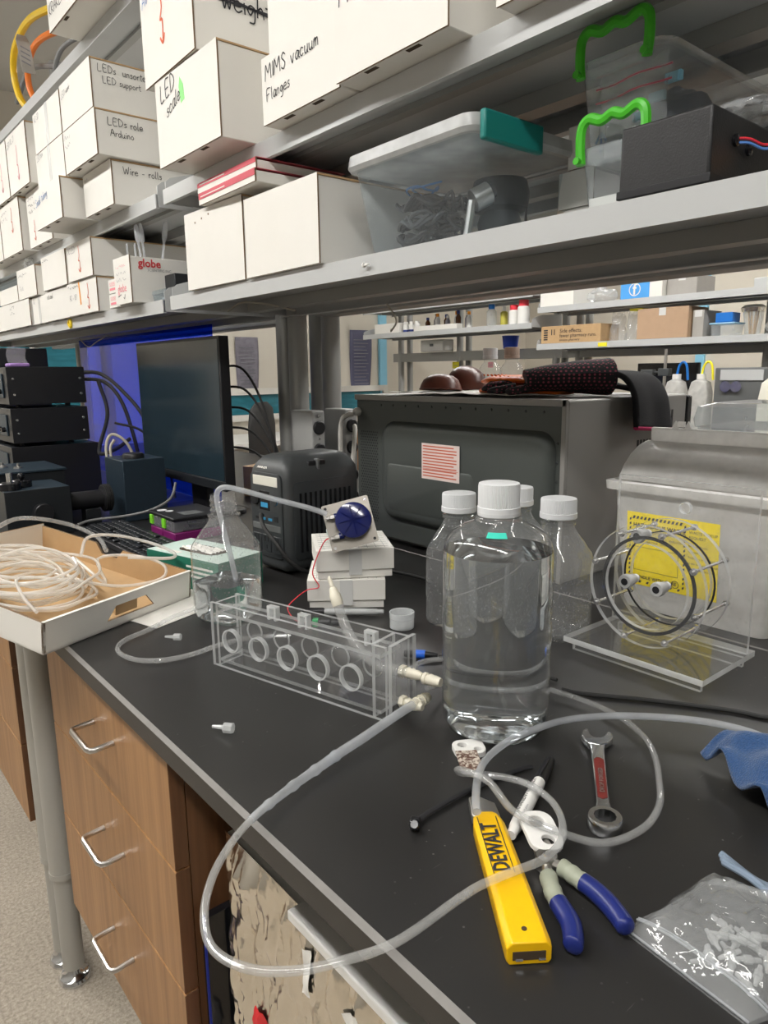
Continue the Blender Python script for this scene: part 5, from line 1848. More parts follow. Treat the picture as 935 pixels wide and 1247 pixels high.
# yellow snap-off knife
def knife():
    near, far = Vector((.340, .259, 0)), Vector((.430, .380, 0))
    d = (far - near).normalized()
    s = Vector((-d.y, d.x, 0))
    r = thing('utility_knife', 'yellow utility knife with black lettering lying under the tube', 'knife')
    r.matrix_world = Matrix(((d.x, s.x, 0, near.x), (d.y, s.y, 0, near.y), (0, 0, 1, BZ), (0, 0, 0, 1)))
    L = (far - near).length
    yel = pm('knife_yellow', (.92, .53, .005), .32, var=.04, scale=60, bump=.05)
    w = .0148
    st = [(0, 1.06, .0, .0170), (.004, 1.08, .0, .0185), (L * .5, 1.0, 0, .0180), (L * .9, .93, 0, .0170), (L * .97, .82, 0, .0160), (L, .62, .001, .0150)]
    secs = [[(x, -w * k, z0 + .003), (x, -w * k + .002, z0), (x, w * k - .002, z0), (x, w * k, z0 + .003), (x, w * k, z1 - .004), (x, w * k - .004, z1), (x, -w * k + .004, z1), (x, -w * k, z1 - .004)] for x, k, z0, z1 in st]
    body = loft(secs).build('handle', yel, r, bevel=.0008)
    printed(body, 'DEWALT', (L * .46, -.0032, .0178), (1, 0, 0), (0, 1, 0), .0185, ink, 'brand_lettering', .0001, xs=.80, bold=.0004)
    mb = MB()
    for yy in (-.0062, .0102):
        mb.box(L * .45, L * .92, yy - .0003, yy + .0003, .0176, .0184)
    mb.build('letter_frame', ink, body, smooth=0)
    MB().lathe([(.002, 0), (.002, .0006)], 12, (.011, .001, .0183)).build('hang_hole', slot_dark, body)
    MB().box(-.0006, .001, -.0115, .0115, .004, .0105).build('end_slot', slot_dark, r, smooth=0)
    for yy in (-.009, .007):
        MB().box(-.0010, -.0003, yy - .0025, yy + .0025, .0035, .0055).build('end_catch', screw_metal, r, smooth=0)
    MB().prism([(L - .002, -.0125), (L + .016, -.0115), (L + .030, .004), (L + .026, .011), (L - .002, .0125)], .004, .0125).build('nose_guard', brushed, r, bevel=.001)
    return r


knife()
# rusty steel tab and white plastic key tag beyond the knife
rust, _t, _o = nt('rusty_steel')
_b = N(_t, 'ShaderNodeBsdfPrincipled', Roughness=.5)
_tc = N(_t, 'ShaderNodeTexCoord')
_n = N(_t, 'ShaderNodeTexNoise', Scale=260.0, Detail=5.0)
_t.links.new(_tc.outputs['Object'], _n.inputs['Vector'])
_r = N(_t, 'ShaderNodeValToRGB')
_r.color_ramp.elements[0].position = .42
_r.color_ramp.elements[0].color = (.09, .035, .018, 1)
_r.color_ramp.elements[1].position = .58
_r.color_ramp.elements[1].color = (.62, .56, .48, 1)
_t.links.new(_n.outputs['Fac'], _r.inputs[0])
_t.links.new(_r.outputs[0], _b.inputs['Base Color'])
_t.links.new(_b.outputs[0], _o.inputs[0])
r = thing('rusty_blade_tab', 'rust spotted square steel tab between the knife nose and the round bottle', 'blade', (.4925, .4590, BZ), math.radians(54))
MB().box(-.019, .019, -.0115, .0115, .004, .0062).build('plate', rust, r, bevel=.0006)
MB().box(-.017, .017, -.0095, .0095, 0, .004).build('backing', brushed, r, smooth=0)


def ring_plate(r, outline, holes, z0, z1, mat, name='plate'):
    """flat plastic piece with round holes (bmesh fill between outline and holes)"""
    bm = bmesh.new()
    edges = []
    for loop in [outline] + holes:
        vs = [bm.verts.new((x, y, z0)) for x, y in loop]
        for i in range(len(vs)):
            edges.append(bm.edges.new((vs[i], vs[(i + 1) % len(vs)])))
    bmesh.ops.triangle_fill(bm, use_beauty=True, use_dissolve=False, edges=edges)
    ret = bmesh.ops.extrude_face_region(bm, geom=bm.faces[:])
    for v in [g for g in ret['geom'] if isinstance(g, bmesh.types.BMVert)]:
        v.co.z = z1
    bmesh.ops.recalc_face_normals(bm, faces=bm.faces[:])
    me = bpy.data.meshes.new(name)
    bm.to_mesh(me)
    bm.free()
    me.materials.append(mat)
    o = bpy.data.objects.new(name, me)
    COL.objects.link(o)
    o.parent = r
    md = o.modifiers.new('bevel', 'BEVEL')
    md.width = .0008
    md.segments = 2
    md.limit_method = 'ANGLE'
    return o


def circ(x, y, r_, n=16):
    return [(x + r_ * math.cos(2 * PI * k / n), y + r_ * math.sin(2 * PI * k / n)) for k in range(n)]


r = thing('plastic_tag', 'white plastic tag with holes leaning at the foot of the round bottle', 'tag', (.512, .478, BZ), math.radians(-30))
ring_plate(r, rrect(.034, .030, .010), [circ(-.006, .005, .0052), circ(.008, -.006, .0040)], 0, .006, white_plastic)
r = thing('tube_clamp', 'white plastic tube clamp with two holes lying over the marker', 'clamp', (.444, .330, BZ + .0146), math.radians(58), rot=(.05, -.12, math.radians(58)))
ring_plate(r, rrect(.046, .029, .012), [circ(.010, .001, .0070), circ(-.011, -.002, .0056)], -.002, .003, white_plastic)


# pliers with blue handles
def pliers():
    r = thing('pliers', 'small pliers with blue grips and grey collars beside the knife', 'pliers')
    z = BZ + .009
    blue_g = pm('grip_blue', (.014, .024, .16), .35)
    grey_g = pm('grip_grey', (.34, .36, .28), .5)
    piv = Vector((.424, .309, z))
    A = [piv + Vector((-.004, -.003, 0)), Vector((.406, .292, z)), Vector((.396, .279, z)), Vector((.390, .268, z)), Vector((.383, .256, z)), Vector((.372, .246, z)), Vector((.366, .243, z))]
    Bq = [piv + Vector((.0, -.006, .002)), Vector((.425, .291, z + .002)), Vector((.424, .279, z + .002)), Vector((.423, .265, z + .002)), Vector((.420, .250, z + .001)), Vector((.414, .235, z)), Vector((.409, .227, z))]
    for P in (A, Bq):
        Q = spline(P, 8)
        k = len(Q)
        a, b = int(k * .12), int(k * .42)
        MB().tube(Q[:a + 2], .0042, 10).build('handle_steel', brushed, r)
        MB().tube(Q[a:b], [.0070 + .0004 * math.sin(i) for i in range(b - a)], 12).build('collar', grey_g, r)
        m = k - b + 1
        MB().tube(Q[b - 1:], [.0076 * (1 - .12 * abs(i / m - .4)) * (1 if i < m - 3 else (.93, .8, .45)[min(2, i - (m - 3))]) for i in range(k - b + 1)], 14).build('grip', blue_g, r)
    MB().lathe([(.0085, -.006), (.009, -.004), (.009, .004), (.0085, .006)], 18, piv).build('pivot', brushed, r)
    MB().lathe([(.0035, .006), (.003, .0075)], 12, piv).build('rivet', screw_metal, r)
    d = Vector((.68, .73, 0)).normalized()
    s = Vector((-d.y, d.x, 0))
    for sg in (-1, 1):
        P = [piv + d * t + s * (sg * w) for t, w in ((.002, .004), (.016, .0042), (.032, .0026))]
        MB().tube(P, [.0045, .0042, .0022], 8).build('jaw', brushed, r)


pliers()

# black cable tie
r = thing('cable_tie', 'black cable tie with an upright head lying across the bench under the knife', 'cable tie')
mb = MB()
P = spline(W3([(.386, .4215, .004), (.405, .424, .004), (.449, .4255, .0035), (.476, .424, .003), (.505, .4205, .003), (.528, .416, .003), (.536, .4125, .003)]), 6)
mb.tube(P, .0034, 8, ell=(.45, 1.0))
mb.build('strap', black_plastic, r)
MB().obox((.380, .4185, BZ + .0055), (.8, .6, 0), (-.6, .8, 0), (0, 0, 1), .008, .009, .010).build('head', black_plastic, r, bevel=.0012)
MB().lathe([(.0042, 0), (.0048, .001), (.0048, .003), (.0034, .004)], 14, (.3755, .4145, BZ + .008), (-.5, -.5, .7)).build('loop', black_gloss, r)


# clear zip bag with small fittings
def zip_bag():
    r = thing('zip_bag', 'clear zip bag of small fittings lying at the bench front', 'bag', (0, 0, 0))
    c00, c10, c01, c11 = Vector((.414, .231)), Vector((.404, .141)), Vector((.520, .218)), Vector((.53, .09))

    def base(u, v):
        return c00 * (1 - u) * (1 - v) + c10 * u * (1 - v) + c01 * (1 - u) * v + c11 * u * v

    def top(u, v):
        p = base(u, v)
        e = min(1, min(u, 1 - u) * 7, min(v * 5, (1 - v) * 8))
        q = Vector((p.x * 46, p.y * 46, .0))
        z = .004 + e * (.006 + .007 * math.sin(PI * u) + .008 * abs(mnoise.noise(q)) + .006 * abs(mnoise.noise(q * 2.3)) + (.006 if .25 < v < .8 else 0))
        wob = .004 * mnoise.noise(Vector((u * 4, v * 4, 7)))
        return (p.x + wob * v, p.y + wob * .7, BENCH + max(.0016, z))
    MB().grid(top, 60, 60).build('top_film', bag_clear, r)
    MB().grid(lambda u, v: (*[a for a in base(u, v)], BENCH + .0008), 6, 6).build('bottom_film', bag_clear, r)
    for vv in (.115, .135):
        P = [Vector((*base(i / 20, vv), BENCH + .0125 - .006 * abs(i / 10 - 1) ** 3)) for i in range(21)]
        MB().tube(P, .0009, 6).build('zip_ridge', tube_milky, r)
    MB().tube([Vector(top(i / 20, .004)) for i in range(21)], .0009, 6).build('open_edge', tube_milky, r)
    return r


zip_bag()
random.seed(3)
for k in range(22):
    o = MB().lathe([(.0012, -.009), (.0018, -.003), (.0029, -.002), (.0029, .003), (.0018, .004), (.0016, .009)], 8).build('bagged_fitting', fit_clear)
    a = random.uniform(0, PI)
    o.location = (.448 + random.uniform(-.022, .024), .166 + random.uniform(-.018, .020), BENCH + .0055 + .0035 * (k % 2))
    o.rotation_euler = (PI / 2, 0, a)
    tag(o, 'tiny white tube fitting inside the zip bag', 'fitting', 'tube fittings in the zip bag')
for k in range(3):
    o = MB().tube(spline(W3([(.522 + .004 * k, .212 + .003 * k, .016), (.517 + .004 * k, .19, .018 - .003 * k), (.513 + .005 * k, .165, .014), (.512 + .006 * k, .12, .010)]), 6), .0030, 8).build('tube_offcut', pm('offcut%d' % k, (.22, .28, .36), .3))
    tag(o, 'grey blue tube offcut lying along the zip bag', 'tube', 'tube offcuts by the zip bag')


# blue cloth
def cloth():
    m = pm('cloth_blue', (.035, .095, .24), .95, var=.35, scale=400, bump=.9, bscale=700, sheen=.3)
    cx, cyy = .712, .188

    def fn(u, v):
        a = (u - .5) * .20
        b = (v - .5) * .17
        x = cx + a * .75 + b * .45
        y = cyy - a * .55 + b * .75
        rr = math.hypot(a / .10, b / .085)
        q = Vector((u * 3.2, v * 3.2, 5))
        fold = .022 * mnoise.noise(q) + .010 * mnoise.noise(q * 2.1)
        z = .040 * max(0, 1 - rr * .72) + fold + .012
        ed = min(u, 1 - u, v, 1 - v)
        if ed < .1:
            z = z * (.35 + .65 * ed / .1) + .010 * (1 - ed / .1) * (1 + math.sin(18 * (u + v)))
        wob = .012 * mnoise.noise(q * 1.3 + Vector((9, 2, 1)))
        return (x + wob, y + wob * .6, BENCH + .004 + max(0, z))
    o = MB().grid(fn, 70, 60).build('cloth', m, solid=.003, smooth=60)
    tag(o, 'crumpled blue terry cloth on the bench', 'cloth')


cloth()

# ================================================================== microwave oven, back towards the aisle
def microwave():
    x0, x1, y0, y1, z0, z1 = 1.052, 1.472, .758, 1.366, BENCH + .012, EYE - .053
    ox, oy = (x0 + x1) / 2, (y0 + y1) / 2
    r = thing('microwave_oven', 'grey microwave oven seen from its back, on the rear bench', 'microwave', (ox, oy, BZ))
    a0, a1, b0, b1, h0, h1 = x0 - ox, x1 - ox, y0 - oy, y1 - oy, .0115, z1 - BENCH
    side_grey = pm('mw_side', (.30, .29, .275), .45, metal=.3, var=.03, scale=8, bump=.03, bscale=400)
    back_grey = pm('mw_back', (.085, .094, .089), .4, metal=.3, var=.04, scale=8)
    MB().box(a0 + .004, a1, b0, b1, h0, h1, mats=[0, 0, 0, 0, 0, 0]).build('cabinet', side_grey, r, bevel=.004)
    MB().box(a1, a1 + .022, b0 - .002, b1 + .002, h0, h1 - .004).build('door', black_gloss, r, bevel=.004)
    MB().box(a0, a0 + .0045, b0 + .008, b1 - .006, h0 + .006, h1 - .012).build('back_panel', back_grey, r, bevel=.001)
    mb = MB()
    mb.box(a0 - .003, a0 + .004, b0 - .0005, b0 + .009, h0, h1 + .0006)
    mb.box(a0 - .003, a0 + .004, b0, b1, h1 - .012, h1 + .0006)
    mb.build('seam_flange', side_grey, r, bevel=.001)
    # pressed bulge
    W, H = .480, .225
    cyb, czb = 1.018 - oy, .178

    def sec(e, x):
        return [(x, cyb + p, czb + q_) for p, q_ in rrect(W - 2 * e, H - 2 * e, .035 - e * .3, 6)]
    loft([sec(0, a0 + .001), sec(.004, a0 - .010), sec(.012, a0 - .016), sec(.02, a0 - .017)], False, True).build('pressed_panel', back_grey, r, smooth=50)
    loft([[(x, cyb + .08 + p, czb - .035 + q_) for p, q_ in rrect(.26 + e, .10 + e, .012, 4)] for e, x in ((.006, a0 - .0168), (0, a0 - .0185))], False, True).build('pressed_step', back_grey, r, smooth=50)
    # warning label
    lab = MB().box(a0 - .0196, a0 - .0192, 1.000 - oy, 1.112 - oy, EYE - .226 - BENCH, EYE - .150 - BENCH).build('warning_label', pm('label_pink', (.78, .66, .62), .5), r, smooth=0)
    redp = pm('print_rust', (.60, .14, .08), .5)
    for k in range(11):
        w = .100 * (1 if k % 3 else .92)
        MB().box(a0 - .0200, a0 - .0197, 1.108 - oy - w, 1.108 - oy, .2455 - k * .0063 - .0026, .2455 - k * .0063).build('text_line', redp, lab, smooth=0)
    MB().box(a0 - .0202, a0 - .0197, 1.004 - oy, 1.108 - oy, .196, .1968).build('text_line', redp, lab, smooth=0)
    # perforated grille
    gx = a0 - .0006
    mb = MB()
    n = 0
    for i in range(9):
        for j in range(34):
            yy = b1 - .020 - i * .0072 - (.0036 if j % 2 else 0)
            zz = .050 + j * .0064
            m_ = [(gx, yy + .0022 * math.cos(t * PI / 3), zz + .0022 * math.sin(t * PI / 3)) for t in range(6)]
            mb.add(m_, [(5, 4, 3, 2, 1, 0)])
    g = mb.build('vent_holes', black_plastic, r, smooth=0)
    g['kind'] = 'stuff'
    for k in range(12):
        MB().lathe([(.003, 0), (.002, .0018)], 8, (a0, b0 + .05 + k * .042, h1 - .022), (-1, 0, 0)).build('screw', dark_grey, r)
    for k in range(7):
        MB().lathe([(.003, 0), (.002, .0018)], 8, (a0, b0 + .018, .06 + k * .035), (-1, 0, 0)).build('screw', dark_grey, r)
    # louvres on the side
    for row, zz in ((0, EYE - .100 - BENCH), (1, EYE - .155 - BENCH)):
        for k in range(12):
            xx = 1.285 - ox + k * .0115
            MB().box(xx, xx + .0062, b0 - .0006, b0 + .001, zz - .020, zz + .016).build('louvre', black_plastic, r, smooth=0)
    for sx in (a0 + .04, a1 - .04):
        for s2 in (b0 + .04, b1 - .04):
            MB().lathe([(.016, 0), (.018, .012)], 14, (sx, s2, 0)).build('foot', black_rubber, r)
    # bushing where the lead leaves
    MB().lathe([(.010, 0), (.010, .008), (.007, .014)], 12, (a0, b1 - .012, h1 - .040), (-1, 0, 0)).build('cord_bushing', white_plastic, r)
    return r


microwave()
cord_w = pm('cord_white', (.52, .50, .46), .5)
cable('power_lead', 'white power lead hanging from the microwave to the outlet box', [(1.036, 1.354, EYE - .098), (1.025, 1.362, EYE - .100), (1.018, 1.380, EYE - .12), (1.02, 1.385, EYE - .20), (1.03, 1.38, EYE - .27), (1.05, 1.392, EYE - .31), (1.075, 1.42, EYE - .28), (1.10, 1.44, EYE - .20), (1.125, 1.465, EYE - .15), (1.138, 1.484, EYE - .138)], .006, cord_w)
MTOP = EYE - .0515
# things on the microwave
o = MB().grid(lambda u, v: (1.06 + .20 * u + .006 * mnoise.noise(Vector((u * 3, v * 5, 2))), 1.26 - .38 * v, MTOP + .0022 + .0035 * (1 + mnoise.noise(Vector((u * 5, v * 9, 0))))), 20, 30).build('paper_towel', white_card, solid=.0006)
tag(o, 'white paper towel spread on the microwave oven', 'paper towel')
brown = pm('dome_brown', (.115, .035, .022), .35)
for k, (x, y, tx, ty) in enumerate(((1.155, 1.180, .0, .06), (1.262, 1.200, .30, -.30))):
    r = thing('brown_dome', ['brown plastic dome lying rim down on the microwave', 'brown plastic dome tipped to show its hollow side on the microwave'][k], 'dome', (x, y, MTOP + .010 + .014 * k), rot=(tx, ty, .4), group='brown domes on the microwave')
    prof = [(.046, 0), (.048, .002), (.046, .010), (.040, .022), (.028, .031), (.012, .035), (.001, .0355)]
    MB().lathe(prof + [(.001, .033), (.012, .0325), (.027, .0285), (.038, .020), (.043, .009), (.044, .0)], 32, cap0=False, cap1=False).build('shell', brown, r)
    MB().lathe([(.046, -.001), (.0495, .0), (.0495, .002), (.046, .003)], 32, cap0=False, cap1=False).build('rim', brown, r)
orange = pm('mitt_orange', (.80, .15, .012), .45)
r = thing('orange_mitt', 'orange rubber mitt folded flat on the microwave', 'mitt', (1.155, .950, MTOP + .004), 0)


def mitt(zoff, w, h, x0):
    def fn(u, v):
        a = 2 * PI * u
        y = .085 - .20 * v
        ww = w * (.55 + .45 * min(1, v * 6)) * (1 - .55 * max(0, v - .55) / .45)
        hh = h * (.6 + .4 * min(1, v * 6)) * (1 - .75 * max(0, v - .5) / .5)
        return (x0 + ww * math.cos(a), y, zoff + hh * (1 + math.sin(a)) * (1 + .05 * math.sin(v * 60)))
    return MB().grid(fn, 24, 40)


mitt(.0, .055, .010, 0).build('lower_fold', orange, r)
mitt(.020, .050, .009, .004).build('upper_fold', orange, r)
nub = MB()
for i in range(14):
    for j in range(6):
        nub.sphere((-.030 + j * .011, .070 - i * .011, .0385 - .0006 * i), .0022, 6, 4)
nub = nub.build('grip_nubs', orange, r)
nub['kind'] = 'stuff'
for k, (x, y, capm) in enumerate(((1.335, 1.192, cap_white), (1.335, 1.124, pm('cap_beige', (.52, .40, .33), .45)))):
    r = thing('media_bottle', ['clear bottle with a white cap standing on the microwave', 'clear bottle with a beige cap standing on the microwave'][k], 'bottle', (x, y, MTOP + .001), group='clear bottles on the microwave')
    MB().lathe([(.026, 0), (.028, .003), (.028, .045), (.026, .056), (.019, .066), (.015, .070), (.015, .080)], 24, cap1=False).build('shell', bottle_plain, r)
    ribs(r, .0178, .078, .026, capm, 30)


# dotted work gloves
def glove_mat():
    m, t, out = nt('dotted_knit')
    b = N(t, 'ShaderNodeBsdfPrincipled', Roughness=.9)
    tc = N(t, 'ShaderNodeTexCoord')
    vo = N(t, 'ShaderNodeTexVoronoi', Scale=150.0)
    vo.inputs['Randomness'].default_value = .15
    t.links.new(tc.outputs['Object'], vo.inputs['Vector'])
    r_ = N(t, 'ShaderNodeMapRange')
    r_.inputs['From Min'].default_value = .30
    r_.inputs['From Max'].default_value = .36
    r_.inputs['To Min'].default_value = 1
    r_.inputs['To Max'].default_value = 0
    t.links.new(vo.outputs['Distance'], r_.inputs['Value'])
    mx = N(t, 'ShaderNodeMix', data_type='RGBA')
    mx.inputs[6].default_value = (.010, .009, .011, 1)
    mx.inputs[7].default_value = (.26, .045, .075, 1)
    t.links.new(r_.outputs[0], mx.inputs[0])
    t.links.new(mx.outputs[2], b.inputs['Base Color'])
    t.links.new(b.outputs[0], out.inputs[0])
    return m


dotted = glove_mat()
knit = pm('knit_black', (.010, .010, .012), .95, var=.4, scale=300, bump=.5, bscale=600)
pink = pm('hem_pink', (.42, .02, .10), .8)


def glove(label, palm, fingers, cuff, hem, group):
    r = thing('work_glove', label, 'glove', group=group)
    mb = MB()
    Q = spline(palm[0], 6)
    k = len(Q)
    rr = palm[1]
    rad = [rr[0] + (rr[1] - rr[0]) * i / (k - 1) for i in range(k)]
    mb.tube(Q, rad, 14, ell=(.60, 1.0))
    mb.build('palm', dotted, r)
    for f in fingers:
        P = spline(f, 5)
        n = len(P)
        MB().tube(P, [.0105 * (1 if i < n - 3 else (.92, .72, .35)[i - (n - 3)]) for i in range(n)], 10, ell=(.75, 1)).build('finger', dotted, r)
    P = spline(cuff[0], 6)
    n = len(P)
    ax = Vector((1, .12, 0)).normalized()          # the cuff lies flat, wide along the oven's edge

    def sheet(u, v):
        f = v * (n - 1)
        i = min(n - 2, int(f))
        p = P[i].lerp(P[i + 1], f - i)
        w_ = cuff[1] + (cuff[2] - cuff[1]) * v
        return p + ax * ((2 * u - 1) * w_) + Vector((0, -.002 * math.sin(9 * u) * v, -.012 * u * v))
    MB().grid(sheet, 20, 24).build('cuff', knit, r, solid=.010)
    MB().tube([sheet(i / 20, 1.0) for i in range(21)], .0056, 8).build('hem', pink, r)
    return r


z = MTOP
glove('black work glove with pink dots hanging its cuff over the microwave side',
      ([(1.115, .905, z + .030), (1.15, .872, z + .034), (1.195, .838, z + .037), (1.240, .800, z + .037)], (.038, .060)),
      [[(1.12, .940, z + .026), (1.10, .968, z + .022), (1.088, .992, z + .014)], [(1.10, .915, z + .020), (1.078, .935, z + .014), (1.066, .958, z + .011)], [(1.13, .955, z + .028), (1.12, .982, z + .026), (1.112, 1.005, z + .018)], [(1.10, .885, z + .018), (1.078, .898, z + .013), (1.066, .912, z + .011)]],
      ([(1.225, .838, z + .046), (1.262, .780, z + .044), (1.275, .752, z + .034), (1.284, .736, z + .006), (1.290, .732, z - .028), (1.294, .730, z - .056)], .062, .080), None, 'dotted work gloves')
glove('black work glove with pink dots lying flat behind the other on the microwave',
      ([(1.27, 1.00, z + .024), (1.30, .955, z + .030), (1.33, .905, z + .030), (1.345, .87, z + .026)], (.030, .036)),
      [[(1.262, 1.01, z + .020), (1.248, 1.035, z + .022), (1.235, 1.055, z + .024)], [(1.28, 1.015, z + .020), (1.27, 1.04, z + .018), (1.262, 1.065, z + .014)], [(1.25, .995, z + .018), (1.232, 1.015, z + .014), (1.222, 1.035, z + .010)]],
      ([(1.345, .87, z + .020), (1.36, .84, z + .016), (1.375, .81, z + .012)], .034, .036), None, 'dotted work gloves')


# ================================================================== portable power station
def power_station():
    w, d, h = .128, .195, .238
    r = thing('power_station', 'dark grey portable power station with sockets and a lit display', 'power station', (0, 0, 0))
    a = math.radians(4)
    c = Vector((.725, 1.170, BZ))
    ux = Vector((math.cos(a), math.sin(a), 0))
    uy = Vector((-math.sin(a), math.cos(a), 0))
    r.matrix_world = Matrix(((ux.x, uy.x, 0, c.x), (ux.y, uy.y, 0, c.y), (0, 0, 1, c.z), (0, 0, 0, 1)))
    body = pm('ps_body', (.050, .054, .056), .45)
    panel = pm('ps_panel', (.034, .038, .041), .4)

    def sec(z, e, rr=.016):
        return [(d / 2 + x, w / 2 + y, z) for x, y in rrect(d - 2 * e, w - 2 * e, rr, 5)]
    loft([sec(.004, .012), sec(.010, .003), sec(.022, 0), sec(h - .045, 0), sec(h - .030, .002), sec(h - .014, .010), sec(h - .004, .020), sec(h, .030)]).build('housing', body, r, smooth=50)
    loft([[(-.0015 + x, w / 2 + y, .118 + zz) for y, zz in rrect(w - .022 - e, .172 - e, .014, 5)] for x, e in ((.004, 0), (-.0012, 0), (-.0022, .003))], False, True).build('front_panel', panel, r, smooth=40)
    X = -.0040
    MB().box(X - .0006, X + .002, .022, w - .022, .178, .198).build('light_bar', pm('lightbar', (.72, .70, .62), .4), r, bevel=.003)
    MB().lathe([(.014, 0), (.014, .003), (.012, .0045)], 24, (X, w - .028, .150), (-1, 0, 0)).build('car_socket', black_plastic, r)
    disp = MB().box(X - .0004, X + .002, .050, .086, .128, .168).build('display', black_gloss, r, bevel=.001)
    MB().box(X - .0010, X - .0005, .056, .080, .134, .144).build('display_bar', pm('disp_blue', (.05, .30, .55), .3), disp, smooth=0)
    MB().lathe([(.0085, 0), (.0085, .002)], 20, (X, .032, .150), (-1, 0, 0)).build('power_button', panel, r)
    MB().lathe([(.0090, -.0005), (.0090, .0006), (.0080, .0008)], 20, (X, .032, .150), (-1, 0, 0)).build('button_ring', MATS['disp_blue'], r)
    for k, yy in enumerate((.094, .072, .050, .030)):
        MB().box(X - .0008, X + .001, yy - .006, yy + .006, .108, .113 + (.006 if k == 3 else 0)).build('usb_port', [black_plastic, MATS['disp_blue'], MATS['disp_blue'], black_plastic][k], r, smooth=0)
    MB().box(X - .0006, X + .002, .016, w - .016, .086, .100).build('ac_cover', mid_grey, r, bevel=.002)
    for yy in (.098, .064, .030):
        s_ = MB().box(X - .0010, X + .002, yy - .014, yy + .014, .042, .078).build('ac_socket', panel, r, bevel=.002)
        mb = MB()
        for (dy, dz, hh) in ((.005, .010, .006), (-.005, .010, .006), (0, -.007, .004)):
            mb.box(X - .0016, X - .0010, yy + dy - .0013, yy + dy + .0013, .060 + dz - hh, .060 + dz + hh)
        mb.build('socket_slots', black_plastic, s_, smooth=0)['kind'] = 'stuff'
    # vented long side
    loft([[(d / 2 + x, yy, .108 + zz) for x, zz in rrect(d - .034 - e, .160 - e, .012, 5)] for yy, e in ((.002, 0), (-.0012, 0), (-.0020, .003))], False, True).build('side_panel', panel, r, smooth=40)
    for k in range(11):
        xx = .034 + k * .0128
        MB().box(xx - .0022, xx + .0022, -.0034, .001, .045, .165).build('vent_slot', black_gloss, r, smooth=0)
    # carry grip
    MB().box(.062, .108, .006, .016, h - .034, h - .012).build('grip_recess', black_plastic, r, bevel=.003)
    MB().box(.082, .089, .002, .014, h - .034, h - .008).build('grip_bar', mid_grey, r, bevel=.002)
    printed(r, 'ANKER', (.0075, w - .028, h - .029), (0, -1, 0), Vector((.55, 0, .83)), .0105, white_card, 'brand_lettering', lift=.0050, bold=.0003)
    printed(r, 'POWERHOUSE', (.0060, w - .030, h - .037), (0, -1, 0), Vector((.45, 0, .89)), .0062, white_card, 'brand_lettering', lift=.0050)
    return r


power_station()
cable('black_cable', 'black power lead curving from the power station towards the sample boxes', [(.7085, 1.235, BZ + .118), (.698, 1.222, BZ + .122), (.685, 1.19, BZ + .105), (.690, 1.15, BZ + .075), (.705, 1.135, BZ + .045), (.735, 1.13, BZ + .02), (.79, 1.13, BZ + .006), (.87, 1.10, BZ + .006), (.90, 1.02, BZ + .006), (.905, .96, BZ + .006), (.895, .93, BZ + .006)], .0042, black_rubber)

# ================================================================== tissue box, organizer, keyboard, monitor
g_green = pm('box_green', (.02, .17, .11), .5)
r = thing('tissue_box', 'white and green box of lab wipes behind the half full bottle', 'box', (.590, 1.262, BZ), math.radians(14))
MB().box(-.055, .055, -.105, .105, 0, .062, mats=[0, 1, 0, 0, 0, 0]).build('box', [g_green, pm('box_mint', (.60, .74, .68), .5)], r, bevel=.001)
MB().prism(rrect(.05, .11, .02), .0622, .0628).build('opening', slot_dark, r, smooth=0)
MB().grid(lambda u, v: (-.018 + .036 * u, -.045 + .09 * v, .0632 + .010 * abs(mnoise.noise(Vector((u * 4, v * 6, 1))))), 12, 16).build('tissue', white_card, r)
for k in range(4):
    MB().box(-.0556, -.0551, -.09, -.03 + .015 * (k % 2), .016 + k * .009, .020 + k * .009).build('print_line', white_card, r, smooth=0)
MB().box(-.045, -.034, .02, .09, .0621, .0625).build('print_band', white_card, r, smooth=0)

magenta = pm('tub_magenta', (.20, .015, .13), .4)
orga = clear('organizer_clear', haze=.45, hazecol=(.42, .43, .45), rough=.15)
r = thing('organizer_box', 'craft organizer with black lid, green latches and magenta trays', 'organizer', (.742, 1.672, BZ), 0)
for k in range(2):
    y = .037 - k * .074
    MB().box(-.066, .060, y - .0355, y + .0355, .0005, .024).build('tray', magenta, r, bevel=.003)
    MB().box(-.067, .060, y - .036, y + .036, .025, .052).build('tray_top', orga, r, bevel=.003)
    MB().box(-.0715, -.066, y + .010, y + .026, .030, .053).build('latch', pm('latch_green', (.22, .72, .03), .4) if k == 0 else MATS['latch_green'], r, bevel=.001)
MB().box(-.069, .066, -.077, .077, .0525, .062).build('lid', black_plastic, r, bevel=.003)
for (x, y, s_) in ((-.045, .045, .012), (-.035, .022, .010)):
    MB().lathe([(s_, 0), (s_, .0006)], 16, (x, y, .062)).build('sticker', cap_white, r)
MB().box(-.03, .02, -.055, -.01, .0618, .0624).build('sticker', mid_grey, r, smooth=0)

r = thing('keyboard', 'black computer keyboard behind the cardboard tray', 'keyboard', (.600, 1.66, BZ), math.radians(0))
MB().box(-.062, .062, -.22, .22, 0, .016).build('case', black_plastic, r, bevel=.003)
mb = MB()
for i in range(6):
    for j in range(22):
        if random.random() > .06:
            mb.box(-.055 + i * .0182, -.055 + i * .0182 + .0150, -.213 + j * .0194, -.213 + j * .0194 + .0160, .0162, .0215)
kk = mb.build('keys', black_anod, r, bevel=.0015, seg=1)
kk['kind'] = 'stuff'


